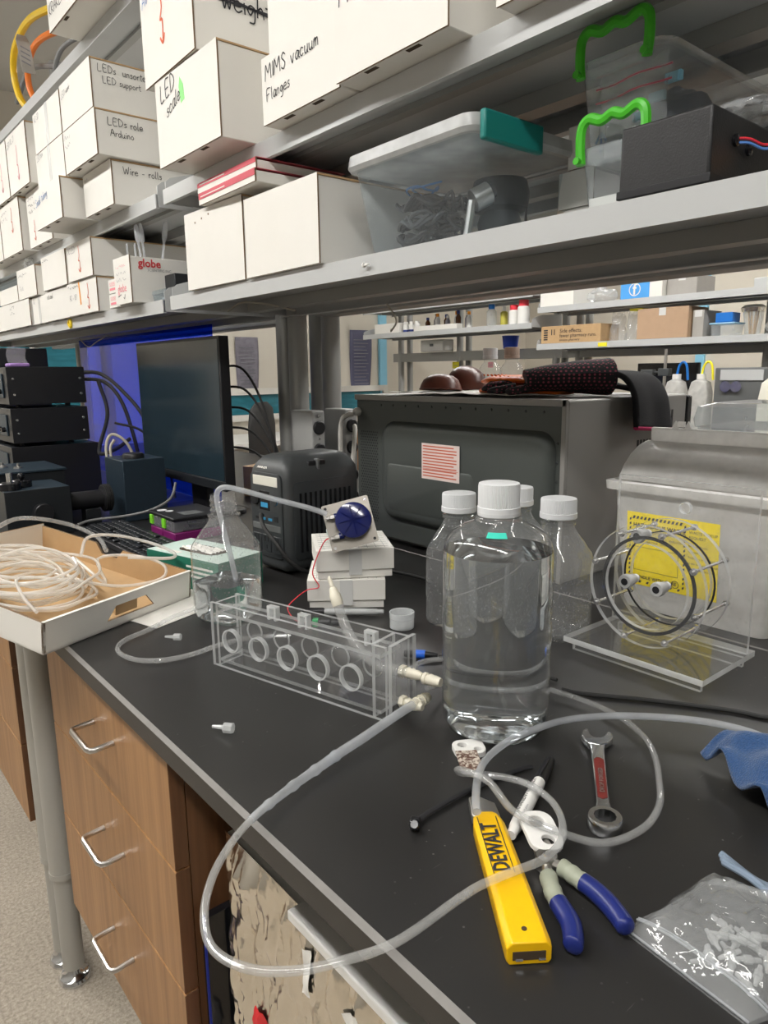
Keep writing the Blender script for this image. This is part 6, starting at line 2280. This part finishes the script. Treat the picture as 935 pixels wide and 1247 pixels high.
def monitor():
    x, y0, y1, z0, z1 = .855, 1.668, 2.215, EYE - .303, EYE + .094
    r = thing('computer_monitor', 'large black computer monitor with a red tape mark on its lower rim', 'monitor', (x, (y0 + y1) / 2, BZ))
    w, h = (y1 - y0) / 2, (z1 - z0)
    b = z0 - BENCH
    MB().box(0, .028, -w, w, b, b + h).build('casing', black_plastic, r, bevel=.002)
    scr = pm('screen_dark', (.016, .030, .040), .22, var=.05)
    MB().box(-.0008, .003, -w + .008, w - .006, b + .026, b + h - .008).build('screen', scr, r, smooth=0)
    MB().box(-.002, .004, -w, w, b - .001, b + .024).build('chin', black_anod, r, bevel=.001)
    MB().box(-.0026, -.0018, w - .10, w - .012, b + .004, b + .022).build('red_tape', pm('tape_red', (.85, .04, .03), .5), r, smooth=0)
    MB().box(.028, .060, -w * .7, w * .7, b + .08, b + h - .06).build('back_cover', black_plastic, r, bevel=.01)
    MB().box(.050, .075, -.05, .05, .008, b + .20).build('stand_neck', black_plastic, r, bevel=.004)
    MB().prism(rrect(.20, .26, .03), 0, .012).xf(Matrix.Translation((.045, 0, .0005))).build('stand_foot', black_plastic, r, bevel=.002)
    return r


monitor()
o = MB().box(-.002, .002, -.62, .62, 0, .545).build('blue_screen', blue_acr, smooth=0)
o.location = (1.005, 2.62, BZ + .0002)
tag(o, 'clear blue acrylic laser screen behind the monitor', 'screen')

# ================================================================== black instruments at the far bench
def rack_unit(label, z0, z1, x0=.524, x1=.750, y=2.40, depth=.26, screws=True, dx=0.0):
    h = z1 - z0
    r = thing('rack_instrument', label, 'instrument', ((x0 + x1) / 2 + dx, y + depth / 2, EYE + z0), 0)
    w = (x1 - x0) / 2
    lo = 0.010
    MB().box(-w, w, -depth / 2 + .003, depth / 2, lo, h).build('case', black_anod, r, bevel=.0015)
    MB().box(-w - .001, w + .001, -depth / 2, -depth / 2 + .003, lo, h + .0005).build('side_plate', black_plastic, r, bevel=.0008)
    if screws:
        for sx in (-w + .016, w - .014):
            for zz in (lo + .030, h - .035):
                MB().lathe([(.0042, 0), (.0032, .0015)], 10, (sx, -depth / 2, zz), (0, -1, 0)).build('screw', screw_metal, r)
    for sx in (-w + .03, w - .05):
        for yy in (-depth / 2 + .03, depth / 2 - .03):
            MB().lathe([(.008, 0.0008), (.008, lo)], 10, (sx, yy, 0)).build('foot', black_rubber, r)
    fx = -w - .001
    MB().box(fx - .004, fx, -depth / 2 + .05, depth / 2 - .05, lo + .02, h - .02).build('front_panel', anod_blue, r, bevel=.001)
    for k in range(3):
        MB().lathe([(.008, 0), (.007, .012)], 14, (fx - .004, -depth / 2 + .075 + k * .05, lo + .04), (-1, 0, 0)).build('knob', black_gloss, r)
    return r


rack_unit('black instrument case with four screws, on top of the rack stack', -.096, .027)
rack_unit('black instrument case with four screws, second in the rack stack', -.214, -.098)
rack_unit('plain black instrument case at the bottom of the rack stack', -.3995, -.216, .516, .775, screws=False)
r = thing('purple_pouch', 'clear pouch with a purple base on top of the rack stack', 'pouch', (.585, 2.52, EYE + .0285), 0)
MB().box(-.03, .03, -.03, .03, 0, .012).build('base', pm('pouch_purple', (.35, .20, .50), .5), r, bevel=.004)
MB().grid(lambda u, v: (-.028 + .056 * u, .02 * math.sin(PI * v) - .01, .012 + .055 * v * (1 - .4 * abs(u - .4)) + .006 * mnoise.noise(Vector((u * 5, v * 5, 0)))), 14, 14).build('film', bag_clear, r)
r = thing('tall_dark_rack', 'tall dark rack of boards behind the rack stack', 'rack', (.66, 3.0, BZ), 0)
MB().box(-.12, .12, -.1, .1, 0, .50).build('chassis', black_plastic, r, bevel=.004)
for k in range(5):
    MB().box(-.125, -.12, -.08, .08, .30 + k * .035, .322 + k * .035).build('board', pm('board_red', (.12, .02, .02), .5) if k == 0 else MATS['board_red'], r, smooth=0)

# optics bench pieces
r = thing('optics_housing', 'black cube housing with a big knob and clamps on top, behind the tray', 'housing', (.457, 1.985, BZ), 0)
MB().box(-.077, .077, -.083, .083, 0.0005, .122, mats=[0, 1, 0, 0, 0, 0]).build('cube', [black_anod, anod_blue], r, bevel=.0015)
MB().lathe([(.024, 0), (.024, .020), (.022, .022)], 28, (.005, -.083, .062), (0, -1, 0)).build('knob', black_plastic, r)
for (x, y, rr) in ((-.055, -.050, .026), (-.020, -.015, .024)):
    MB().lathe([(rr, 0), (rr, .016), (rr * .9, .018)], 28, (x, y, .1222)).build('clamp_ring', black_gloss, r)
MB().lathe([(.007, 0), (.007, .024)], 14, (-.055, -.050, .140)).build('post_pin', screw_metal, r)
MB().sphere((-.020, -.015, .149), .009).build('ball', black_gloss, r)
r = thing('optics_housing', 'low black housing with a blue anodised cover plate beyond the cube housing', 'housing', (.475, 2.19, BZ), 0)
MB().box(-.10, .10, -.105, .105, .0005, .142).build('body', black_anod, r, bevel=.0015)
MB().box(-.105, .105, -.11, .11, .1425, .148).build('cover_plate', anod_blue, r, bevel=.001)
for (x, y) in ((.0, -.03), (-.03, .02)):
    MB().lathe([(.012, 0), (.012, .004), (.004, .006), (.004, .014)], 14, (x, y, .148)).build('thumb_screw', brushed, r)
r = thing('optics_housing', 'dark blue anodised block beneath the monitor corner', 'housing', (.742, 2.00, BZ), 0)
MB().box(-.060, .060, -.07, .07, .0005, .170).build('body', anod_blue, r, bevel=.002)
MB().lathe([(.030, 0), (.030, .008), (.026, .014), (.010, .016)], 24, (-.01, -.02, .170)).build('dome_cap', black_plastic, r)
r = thing('lens_tube', 'black lens barrel lying between the cube housing and the blue block', 'lens', (.60, 1.965, BZ), 0)
MB().lathe([(.024, -.055), (.024, .030), (.034, .032), (.036, .040), (.034, .052), (.028, .056)], 28, (0, 0, .070), (1, 0, 0)).build('barrel', black_plastic, r)
for k in range(4):
    MB().lathe([(.0375, .034 + k * .005), (.0375, .036 + k * .005)], 28, (0, 0, .070), (1, 0, 0)).build('ridge', black_rubber, r)
MB().box(-.02, .02, -.02, .02, 0, .047).build('saddle', black_anod, r, bevel=.002)

# cable clutter behind
GBK = 'black cables behind the rack stack'
cl = [
    [(.76, 2.50, EYE + .010), (.82, 2.46, EYE + .005), (.86, 2.38, EYE - .05), (.90, 2.30, EYE - .15), (.90, 2.28, EYE - .30)],
    [(.76, 2.52, EYE - .012), (.83, 2.47, EYE - .02), (.86, 2.40, EYE - .08), (.88, 2.36, EYE - .20), (.90, 2.36, EYE - .34)],
    [(.80, 2.42, EYE - .02), (.80, 2.36, EYE - .12), (.74, 2.28, EYE - .22), (.72, 2.20, EYE - .235), (.78, 2.24, EYE - .225), (.83, 2.26, EYE - .20)],
    [(.80, 2.30, EYE - .15), (.87, 2.25, EYE - .18), (.92, 2.2, EYE - .28), (.92, 2.15, EYE - .39)],
]
for k, p in enumerate(cl):
    cable('black_cable', ['thick black cable arching from the top case of the rack stack', 'second thick black cable dropping from the rack stack', 'black cable bent sharply beside the rack stack', 'black cable falling behind the blue block'][k], p, .0060 if k < 3 else .004, black_rubber, group=GBK)
cw = pm('cable_cream', (.50, .47, .40), .5)
cable('cream_cable', 'cream cable standing in a loop between the rack stack and the monitor', [(.72, 2.14, BZ + .02), (.715, 2.14, BZ + .10), (.72, 2.16, BZ + .19), (.74, 2.16, BZ + .225), (.77, 2.14, BZ + .205), (.79, 2.13, BZ + .16)], .0042, cw)
cable('cream_cable', 'second cream cable alongside the standing loop', [(.735, 2.13, BZ + .02), (.728, 2.13, BZ + .10), (.728, 2.15, BZ + .18), (.742, 2.15, BZ + .21)], .0042, cw)
cable('grey_cable', 'grey cable sagging from the monitor over the keyboard', [(.80, 1.86, BZ + .105), (.77, 1.83, BZ + .07), (.72, 1.835, BZ + .045), (.66, 1.87, BZ + .03), (.58, 1.895, BZ + .026), (.54, 1.89, BZ + .02)], .0035, cable_grey)
for k in range(5):
    cable('black_cable', 'black lead hanging behind the right edge of the monitor, %s' % ['strand nearest the screen', 'strand crossing the post', 'strand lowest at the bench', 'looping over the lilac bag', 'strand next to the chair'][k],
          [(.930, 1.82, EYE + .02 - .055 * k), (.938 + .006 * k, 1.70, EYE + .01 - .055 * k), (.955 + .008 * k, 1.63 - .008 * k, EYE - .09 - .05 * k), (.962 + .010 * k, 1.585 - .010 * k, EYE - .25 - .02 * k), (.950 + .009 * k, 1.555 - .010 * k, EYE - .36), (.905 + .010 * k, 1.53 - .012 * k, EYE - .393)], .0032, black_rubber, group='leads behind the monitor')
lilac = clear('lilac_film', tint=(.80, .78, .95), haze=.6, hazecol=(.45, .42, .62), rough=.2)
o = MB().grid(lambda u, v: (.915 + .09 * u, 1.33 + .14 * v, BZ + .006 + .075 * math.sin(PI * u) * math.sin(PI * v) * (1 + .6 * mnoise.noise(Vector((u * 6, v * 6, 2))))), 30, 30).build('plastic_bag', lilac)
tag(o, 'lilac tinted plastic bag heaped behind the power station', 'bag')
o = MB().box(-.05, .05, -.06, .06, 0, .10).build('kraft_box', kraft, bevel=.002)
o.location = (1.20, 2.05, BZ)
o.rotation_euler = (0, 0, .5)
tag(o, 'small kraft box beyond the monitor edge', 'box')
MB().box(-.052, .052, -.003, .003, .1002, .1008).build('seam', kraft_dark, o, smooth=0)
# loose wires clipped under the shelves
for k, (p, lab) in enumerate((([(.86, 1.62, Z1 - .03), (.88, 1.58, Z1 - .012), (.92, 1.52, Z1 - .020), (.95, 1.46, Z1 - .036)], 'white wire bowed under the end of the near shelf'), ([(1.03, 1.22, Z1 - .035), (1.04, 1.20, Z1 - .07), (1.06, 1.24, Z1 - .09), (1.085, 1.27, Z1 - .085)], 'thin white wire with a tag hanging under the near shelf'), ([(.90, 2.9, Z1 - .04), (.90, 2.8, Z1 - .075), (.90, 2.7, Z1 - .06), (.92, 2.6, Z1 - .035)], 'thin grey wire drooping under the far shelf'))):
    cable('thin_wire', lab, p, .0022, cw, 6)

# ================================================================== the next bench across the far aisle
FX = 3.30
far_bench = thing('lab_bench', 'black lab bench across the far aisle', 'bench', (FX + .38, 2.0, 0))
MB().box(-.38, .38, -2.9, 2.7, .882, .91).build('worktop', epoxy_edge, far_bench, smooth=0)
for k in range(7):
    MB().box(-.36, .3, -2.85 + k * .78, -2.10 + k * .78, .25, .875).build('cabinet_front', oak, far_bench, smooth=0)
for y in (-2.8, 0, 2.6):
    MB().cyl((-.34, y, 0), (-.34, y, .88), .025, 12).build('leg', leg_paint, far_bench)
for (lab, ya, yb, za, zb) in (('grey shelving across the far aisle, with the brown cartons', 0.2, 2.955, EYE + .163, EYE + .39), ('grey shelving across the far aisle, with the small reagent bottles', 3.0, 4.75, EYE + .300, EYE + .497)):
    u = thing('shelving_unit', lab, 'shelving')
    shelf(u, 3.75, 4.07, ya, yb, za, .035, ends=True)
    shelf(u, 3.75, 4.07, ya, yb, zb, .035, ends=True)
    for yy in (ya + .06, (ya + yb) / 2 + .1, yb - .08):
        for xx in (4.10, 4.2):
            post(u, xx, yy, 2.3)
    MB().box(4.08, 4.22, ya, yb, EYE + .08, EYE + .15).build('rail', steel_post, u, smooth=0)

GB = 'things on the shelves across the far aisle'


def simple_box(label, name, x, y, z, sx, sy2, sz, mat, rz=0.0, flaps=True, cat='box'):
    r = thing(name, label, cat, (x, y, EYE + z + .001), rz, GB)
    MB().box(-sx / 2, sx / 2, -sy2 / 2, sy2 / 2, 0, sz).build('body', mat, r, bevel=.002)
    if flaps:
        MB().box(-sx / 2 + .001, sx / 2 - .001, -.002, .002, sz, sz + .001).build('seam', kraft_dark, r, smooth=0)
        MB().box(-sx / 2 - .0006, -sx / 2, -.02, .02, sz * .75, sz).build('tape', clear_tape, r, smooth=0)
    return r


zA, zB = .163, .390
am = simple_box('brown carton printed Side effects, fewer pharmacy runs', 'printed_carton', 3.87, 2.72, zA, .20, .43, .105, kraft, .02, flaps=False)
printed(am, 'Side effects:', (-.1008, .075, .062), FU, FV, .034, ink)
printed(am, 'fewer pharmacy runs.', (-.1008, .075, .034), FU, FV, .030, ink)
printed(am, 'amazon pharmacy', (-.1008, .075, .012), FU, FV, .020, ink)
for k in range(5):
    MB().box(-.1010, -.1004, .165, .195, .02 + k * .014, .028 + k * .014).build('print_bar', ink, am, smooth=0)
for y_ in (.115, .135):
    MB().box(-.1010, -.1004, y_ - .003, y_ + .003, .05, .085).build('up_arrow', ink, am, smooth=0)
simple_box('plain brown carton with worn top beside the bagged supplies', 'brown_carton', 3.88, 2.115, zA, .22, .30, .165, pm('kraft_pale', (.46, .31, .20), .75))
simple_box('grey end carton beside the plain brown carton', 'grey_carton', 3.90, 1.925, zA, .2, .06, .14, pm('carton_grey', (.38, .36, .33), .7))
for k, (y, s) in enumerate(((2.440, .10), (2.335, .115))):
    def fn(u, v, s=s, k=k):
        a = 2 * PI * u
        rr = .046 * (1 - .25 * v) * (1 + .3 * mnoise.noise(Vector((3 * math.cos(a), 3 * math.sin(a), v * 4 + k))))
        return (rr * math.cos(a), rr * math.sin(a), .155 * v * (1 + .1 * math.sin(3 * a)))
    o = MB().grid(fn, 28, 20).build('plastic_bag', bag_clear)
    o.location = (3.86, y, EYE + zA + .001)
    tag(o, ['clear bag of supplies next to the printed brown carton', 'clear bag of supplies with a yellow tag next to the plain brown carton'][k], 'bag', GB)
o = MB().box(-.001, .001, -.03, .03, 0, .022).build('shelf_label', pm('tape_yellow', (.9, .8, .03), .5), smooth=0)
o.location = (3.748, 2.47, EYE + zA - .030)
tag(o, 'yellow tape label on the shelf lip under the bagged supplies', 'label')
o = MB().box(-.03, .03, -.04, .04, 0, .012).build('yellow_card', MATS['tape_yellow'], smooth=0)
o.location = (3.84, 2.30, EYE + zA + .165)
tag(o, 'yellow card tucked on the tall supply bag', 'card')
r = thing('clear_tub', 'clear tub with a bright blue box on it across the far aisle', 'tub', (3.87, 1.80, EYE + zA + .001), 0, GB)
bin_body(.11, .12, .125, .13, .06, .012).build('tub', bag_box, r)
MB().box(-.068, .068, -.066, .066, .06, .068).build('lid', pm('lid_lightblue', (.30, .55, .75), .4), r, bevel=.003)
MB().box(-.045, .045, -.045, .045, .069, .120).build('blue_box', pm('box_bright_blue', (.01, .16, .55), .4), r, bevel=.004)
r = thing('foil_cup', 'foil covered cup of wooden sticks across the far aisle', 'cup', (3.86, 1.665, EYE + zA + .001), 0, GB)
MB().lathe([(.035, 0), (.045, .09), (.05, .13)], 16, cap1=False).build('cup', bag_box, r)
for k in range(8):
    a = k * .8
    MB().cyl((.012 * math.cos(a), .012 * math.sin(a), .004), (.026 * math.cos(a), .026 * math.sin(a), .115), .004, 6).build('stick', kraft, r)
MB().lathe([(.052, .115), (.056, .135), (.04, .150), (.005, .152)], 18, squash=lambda a: 1 + .1 * math.sin(7 * a)).build('foil_cover', foil_mat, r, smooth=0)
for k, (y, s) in enumerate(((1.54, .05), (1.385, .06))):
    o = MB().grid(lambda u, v: (s * 1.2 * math.sin(PI * v) * math.cos(2 * PI * u) * (1 + .3 * mnoise.noise(Vector((u * 6, v * 5, k)))), s * 1.2 * math.sin(PI * v) * math.sin(2 * PI * u), s * .75 * (1 - math.cos(PI * v))), 24, 14).build('plastic_bag', bag_clear)
    o.location = (3.86, y, EYE + zA + .001)
    tag(o, ['white bagged cotton next to the foil covered cup', 'white bagged cotton farther from the foil covered cup'][k], 'bag', GB)
# upper shelf
simple_box('white polystyrene box at the end of the upper far shelf', 'white_box', 3.87, 2.82, zB, .22, .25, .13, white_card, flaps=False)
o = MB().grid(lambda u, v: (3.86 + .06 * math.cos(2 * PI * u) * math.sin(PI * v), 2.56 + .10 * math.sin(2 * PI * u) * math.sin(PI * v), EYE + zB + .002 + .075 * (1 - math.cos(PI * v)) / 2 * (1 + .5 * mnoise.noise(Vector((u * 7, v * 5, 1))))), 30, 16).build('plastic_bag', bag_clear)
tag(o, 'crumpled clear bag beside the white polystyrene box', 'bag', GB)
fb = simple_box('blue and white box with a white letter f in a ring', 'supply_box', 3.87, 2.285, zB, .22, .18, .105, pm('fisher_blue', (.08, .36, .80), .5), flaps=False)
MB().box(-.1105, .11, -.165, -.09, 0, .105).build('white_end', white_card, fb, smooth=0)
mb = MB()
for i in range(24):
    a, b = 2 * PI * i / 24, 2 * PI * (i + 1) / 24
    mb.add([(-.1112, .0 - rr * math.cos(t_), .048 + rr * math.sin(t_)) for rr, t_ in ((.036, a), (.036, b), (.031, b), (.031, a))], [(0, 1, 2, 3)])
mb.build('ring_mark', white_card, fb, smooth=0)
printed(fb, 'f', (-.1108, .012, .022), FU, FV, .085, white_card, 'letter_mark', bold=.002)
simple_box('grey carton next to the blue and white box', 'grey_carton', 3.90, 2.03, zB, .2, .17, .10, MATS['carton_grey'])
simple_box('brown carton on the upper far shelf near its hidden end', 'brown_carton', 3.92, 1.35, zB + .0535, .2, .34, .12, kraft)
o = MB().box(-.10, .10, -.30, .30, 0, .05).build('long_tray', steel_paint, bevel=.003)
o.location = (3.92, 1.36, EYE + zB + .001)
tag(o, 'long grey steel tray under the brown carton on the far shelf', 'tray', GB)
MB().box(-.09, .09, -.29, .29, .0505, .052).build('liner', ivory, o, smooth=0)
# left-hand far shelves: reagent bottles and boxes
zC, zD = .300, .497
simple_box('low white carton on the reagent shelf', 'white_box', 3.87, 4.47, zC, .2, .30, .075, white_card, flaps=False)
simple_box('long flat white box in front of the reagent bottles', 'white_box', 3.80, 3.92, zC, .06, .46, .035, white_card, flaps=False)
red_cap = pm('cap_red', (.70, .03, .05), .4)
rg = [(4.28, .022, .075, 'white', 'dark'), (4.22, .022, .075, 'white', 'dark'), (4.16, .022, .075, 'white', 'dark')]
rows = []
random.seed(21)
for k in range(9):
    rows.append((3.93 + .04 * (k % 2), 4.16 - k * .055, .020, random.uniform(.10, .15), k))
amber = pm('amber', (.10, .035, .012), .25)
greyb = pm('bottle_grey', (.30, .29, .33), .4)
navy_cap = pm('cap_navy', (.02, .04, .20), .4)
for (x, y, rr, h, k) in rows:
    r = thing('reagent_bottle', 'small reagent bottle in the row on the far shelf', 'bottle', (x, y, EYE + zC + .001), 0, 'reagent bottles on the far shelf')
    MB().lathe([(rr, 0), (rr, h * .65), (rr * .5, h * .78), (rr * .5, h * .84)], 16).build('body', [amber, greyb, white_plastic][k % 3], r)
    MB().lathe([(rr * .6, h * .82), (rr * .6, h)], 14).build('cap', [navy_cap, white_plastic, ink_orange][k % 3], r)
    r['label'] = 'small %s reagent bottle with a %s cap in the row on the far shelf' % (['amber', 'grey', 'white'][k % 3], ['navy', 'white', 'orange'][k % 3])
for k in range(3):
    r = thing('white_jar', 'squat white jar with a dark base beside the low white carton', 'jar', (3.80, 4.27 - k * .065, EYE + zC + .001), 0, 'squat white jars on the far shelf')
    MB().lathe([(.024, 0), (.024, .018)], 16).build('base', navy_cap, r)
    MB().lathe([(.024, .018), (.024, .055), (.016, .062)], 16).build('body', white_plastic, r)
    MB().lathe([(.018, .062), (.018, .078)], 16).build('cap', white_plastic, r)
for k, (y, rr, h) in enumerate(((3.205, .034, .125), (3.125, .040, .152))):
    r = thing('red_cap_bottle', ['shorter white bottle with a red cap at the shelf end', 'taller white bottle with a dark red cap at the shelf end'][k], 'bottle', (3.82, y, EYE + zC + .001), 0, GB)
    MB().lathe([(rr, 0), (rr, h * .68), (rr * .8, h * .75)], 20).build('body', white_plastic, r)
    MB().lathe([(rr * .82, h * .74), (rr * .82, h)], 20).build('cap', red_cap, r)
r = thing('wash_bottle', 'clear wash bottle with a blue cap on the reagent shelf', 'bottle', (3.86, 3.44, EYE + zC + .001), 0, GB)
MB().lathe([(.035, 0), (.035, .10), (.02, .12)], 18).build('body', bag_box, r)
MB().lathe([(.022, .118), (.022, .15)], 16).build('cap', MATS['box_bright_blue'], r)
r = thing('spray_bottle', 'yellow green squeeze bottle on the reagent shelf', 'bottle', (3.90, 3.36, EYE + zC + .001), 0, GB)
MB().lathe([(.026, 0), (.026, .09), (.015, .10)], 16).build('body', pm('bottle_yellow', (.55, .50, .08), .4), r)
MB().lathe([(.014, .10), (.014, .135)], 12).build('cap', white_plastic, r)
# things on the far bench, under its shelves
zf = BENCH + .001
r = thing('blue_bucket', 'royal blue bucket on the rail of the reagent shelving', 'bucket', (4.02, 3.40, EYE + .152), 0, GB)
MB().lathe([(.050, 0), (.060, .085), (.064, .088)], 20, cap1=False).build('bucket', pm('bucket_blue', (.01, .05, .45), .4), r)
r = thing('grey_box_unit', 'white plastic case on the rail of the reagent shelving', 'case', (4.02, 4.15, EYE + .152), 0, GB)
MB().box(-.06, .06, -.13, .13, 0, .09).build('case', white_plastic, r, bevel=.01)
MB().box(-.062, -.060, -.02, .02, .04, .06).build('latch', mid_grey, r, smooth=0)
r = thing('sticky_note', 'yellow sticky note under the reagent shelving', 'note', (4.06, 3.98, EYE + .020), 0)
MB().box(-.001, .0, -.035, .035, 0, .05).build('paper', MATS['tape_yellow'], r, smooth=0)
MB().box(-.0014, -.0011, -.025, .02, .02, .024).build('ink_line', ink_grey, r, smooth=0)
r = thing('sticky_note', 'pink sticky note under the reagent shelving', 'note', (4.06, 3.62, EYE + .022), 0)
MB().box(-.001, .0, -.025, .025, 0, .04).build('paper', ink_pink, r, smooth=0)
MB().box(-.0014, -.0011, -.018, .015, .015, .019).build('ink_line', ink_grey, r, smooth=0)

r = thing('computer_monitor', 'black monitor standing on the bench across the far aisle', 'monitor', (3.92, 2.16, zf), 0)
MB().box(-.01, .02, -.20, .17, .14, .43).build('casing', black_plastic, r, bevel=.003)
MB().box(-.012, -.010, -.19, .16, .15, .42).build('screen', black_gloss, r, smooth=0)
MB().box(.0, .03, -.04, .04, 0.01, .16).build('neck', black_plastic, r, smooth=0)
MB().box(-.06, .08, -.1, .1, 0, .012).build('foot', black_plastic, r, smooth=0)
r = thing('retort_stand', 'steel retort stand with clamps on the bench across the far aisle', 'stand', (3.60, 1.985, zf), 0)
MB().cyl((0, 0, .012), (0, 0, .50), .008, 10).build('rod', brushed, r)
MB().box(-.06, .06, -.035, .09, 0, .012).build('base', dark_grey, r, smooth=0)
MB().box(-.02, .02, -.03, .03, .36, .40).build('clamp', dark_grey, r, bevel=.004)
MB().box(-.02, .02, .06, .13, .365, .395).build('clamp_jaw', dark_grey, r, bevel=.004)
MB().cyl((0, .03, .38), (0, .07, .38), .006, 8).build('clamp_arm', dark_grey, r)
for k, (y, col) in enumerate(((1.89, 'bright blue'), (1.74, 'yellow'))):
    r = thing('carboy', 'white carboy with a %s tube on the bench across the far aisle' % col, 'carboy', (3.55, y + .02 * k, zf), 0, 'carboys across the far aisle')
    loft([[(x, yy, z) for x, yy in rrect(.09 * f, .10 * f, .02)] for f, z in ((.95, 0), (1, .01), (1, .28), (.8, .33), (.4, .345))]).build('body', frost, r)
    MB().lathe([(.022, .345), (.022, .37)], 14).build('cap', white_plastic, r)
    MB().tube(spline([(0, 0, .36), (.0, -.01, .41), (.0, -.03, .43), (.0, -.05, .41), (.0, -.06, .34)], 6), .006, 8).build('tube', MATS['box_bright_blue'] if k == 0 else MATS['tape_yellow'], r)
r = thing('instrument_box', 'grey instrument with gauges on the bench across the far aisle', 'instrument', (3.62, 1.54, zf), 0)
MB().box(-.12, .12, -.13, .13, 0, .40).build('case', mid_grey, r, bevel=.006)
for y in (.07, .02):
    g_ = MB().lathe([(.026, 0), (.026, .012)], 20, (-.12, y, .31), (-1, 0, 0)).build('gauge', screw_metal, r)
MB().box(-.125, -.12, -.10, .10, .34, .39).build('panel', steel_paint, r, smooth=0)
r = thing('blue_lid_jar', 'clear jar with a blue lid near the carboys', 'jar', (3.50, 2.42, zf), 0)
MB().lathe([(.05, 0), (.05, .30), (.04, .32)], 20).build('body', frost, r)
MB().lathe([(.045, .32), (.045, .38)], 20).build('lid', MATS['box_bright_blue'], r)

# beige benchtop instrument in the far aisle bench, nearer, and clear tub behind the waste bin
beige = pm('beige_plastic', (.62, .60, .52), .45)
r = thing('benchtop_instrument', 'cream benchtop instrument with a rounded hood beyond the waste bin', 'instrument', (3.48, 1.06, zf), 0)
loft([[(x, -.36, z) for x, z in ((-.17, 0), (.2, 0), (.2, .36), (-.05, .36), (-.14, .33), (-.17, .25))], [(x, .32, z) for x, z in ((-.17, 0), (.2, 0), (.2, .36), (-.05, .36), (-.14, .33), (-.17, .25))]]).build('body', beige, r)
MB().box(-.175, -.165, -.30, .22, .06, .22).build('front_panel', steel_paint, r, bevel=.01)
MB().box(-.178, -.172, .0, .06, .23, .25).build('yellow_sticker', MATS['tape_yellow'], r, smooth=0)
MB().box(-.02, .18, -.30, -.06, .36, .46).build('head', white_plastic, r, bevel=.02)
o = MB().grid(lambda u, v: (3.62 + .10 * math.cos(2 * PI * u) * math.sin(PI * v), 1.215 + .13 * math.sin(2 * PI * u) * math.sin(PI * v) , zf + .362 + .10 * (1 - math.cos(PI * v)) / 2 * (1 + .4 * mnoise.noise(Vector((u * 5, v * 4, 9))))), 30, 16).build('black_sack', black_rubber)
tag(o, 'black plastic sack on top of the cream instrument', 'sack')
r = thing('clear_tub', 'large clear lidded tub on the rear bench behind the waste bin', 'tub', (1.50, .560, BZ), 0)
bin_body(.24, .20, .27, .23, .285, .02).build('tub', bag_box, r)
loft([[(x, y, z) for x, y in rrect(d, w, .024)] for d, w, z in ((.24, .28, .285), (.245, .285, .30), (.235, .275, .325), (.20, .24, .332))]).build('lid', bag_box, r)
MB().box(-.06, .06, -.10, -.02, .002, .20).build('brown_insert', kraft, r, bevel=.004)
r = thing('clear_jar', 'clear jar with a white square cap beyond the lidded tub', 'jar', (1.69, .55, BZ), 0)
MB().box(-.045, .045, -.045, .045, .001, .33).build('body', bag_box, r, bevel=.008)
MB().box(-.03, .03, -.03, .03, .331, .385).build('cap', white_plastic, r, bevel=.006)

# ================================================================== far-left end of the room: chair, desk, hanging papers
r = thing('office_chair', 'black office chair beyond the shelf posts', 'chair', (2.20, 3.75, 0), -.9)
loft([[(-.02 + .03 * math.cos(t * PI * 2 / 20) * f, .21 * math.sin(t * PI * 2 / 20) * f, z) for t in range(20)] for f, z in ((.5, .62), (.9, .70), (1.0, .85), (1.0, 1.0), (.85, 1.10), (.45, 1.14))]).build('backrest', black_rubber, r)
MB().prism(rrect(.46, .46, .08), .45, .53).xf(Matrix.Translation((.24, 0, 0))).build('seat', black_rubber, r, bevel=.02)
MB().cyl((.24, 0, .08), (.24, 0, .45), .025, 12).build('column', black_plastic, r)
MB().tube(spline([(.1, 0, .44), (-.05, 0, .46), (-.06, 0, .60), (-.03, 0, .75)], 5), .018, 8).build('back_bracket', black_plastic, r)
for k in range(5):
    a = 2 * PI * k / 5
    l_ = MB().tube([(.24, 0, .09), (.24 + .28 * math.cos(a), .28 * math.sin(a), .07)], .016, 8).build('leg', black_plastic, r)
    MB().lathe([(.028, -.012), (.028, .012)], 14, (.24 + .28 * math.cos(a), .28 * math.sin(a), .029), (-math.sin(a), math.cos(a), 0)).build('castor', black_rubber, l_)
r = thing('office_desk', 'white desk against the far wall', 'desk', (2.10, 4.78, 0), 0)
MB().box(-.9, 1.1, -.38, .36, .80, .83).build('desktop', white_plastic, r, smooth=0)
MB().box(-.9, -.86, -.36, .36, 0, .80).build('side_panel', white_plastic, r, smooth=0)
MB().box(1.06, 1.1, -.36, .36, 0, .80).build('side_panel', white_plastic, r, smooth=0)
MB().box(-.86, 1.06, .30, .34, .2, .80).build('back_panel', white_plastic, r, smooth=0)
paper_l = clear('paper_lilac', tint=(.9, .9, .95), haze=.93, hazecol=(.36, .34, .40), rough=.6)
paper_d = pm('paper_slate', (.12, .12, .19), .8)
for k, (x, y, w, h, zt, m_) in enumerate(((2.90, 5.183, .21, .52, EYE + .285, paper_l), (4.06, 5.183, .25, .54, EYE + .37, paper_d))):
    r = thing('hanging_paper', ['lilac printed sheet hanging by the window', 'slate coloured printed sheet hanging behind the shelf posts'][k], 'paper', (x, y, zt - h), 0)
    MB().grid(lambda u, v: (-w / 2 + w * u + .03 * (1 - v) * (.5 - u), .012 * math.sin(4 * v + 2 * u), h * v), 10, 16).build('sheet', m_, r, solid=.001)
    for j in range(14):
        MB().box(-w * .36, w * (.30 - .06 * (j % 3)), -.018, -.0165, h * (.12 + .055 * j), h * (.12 + .055 * j) + .006).build('print_line', ink_grey, r, smooth=0)
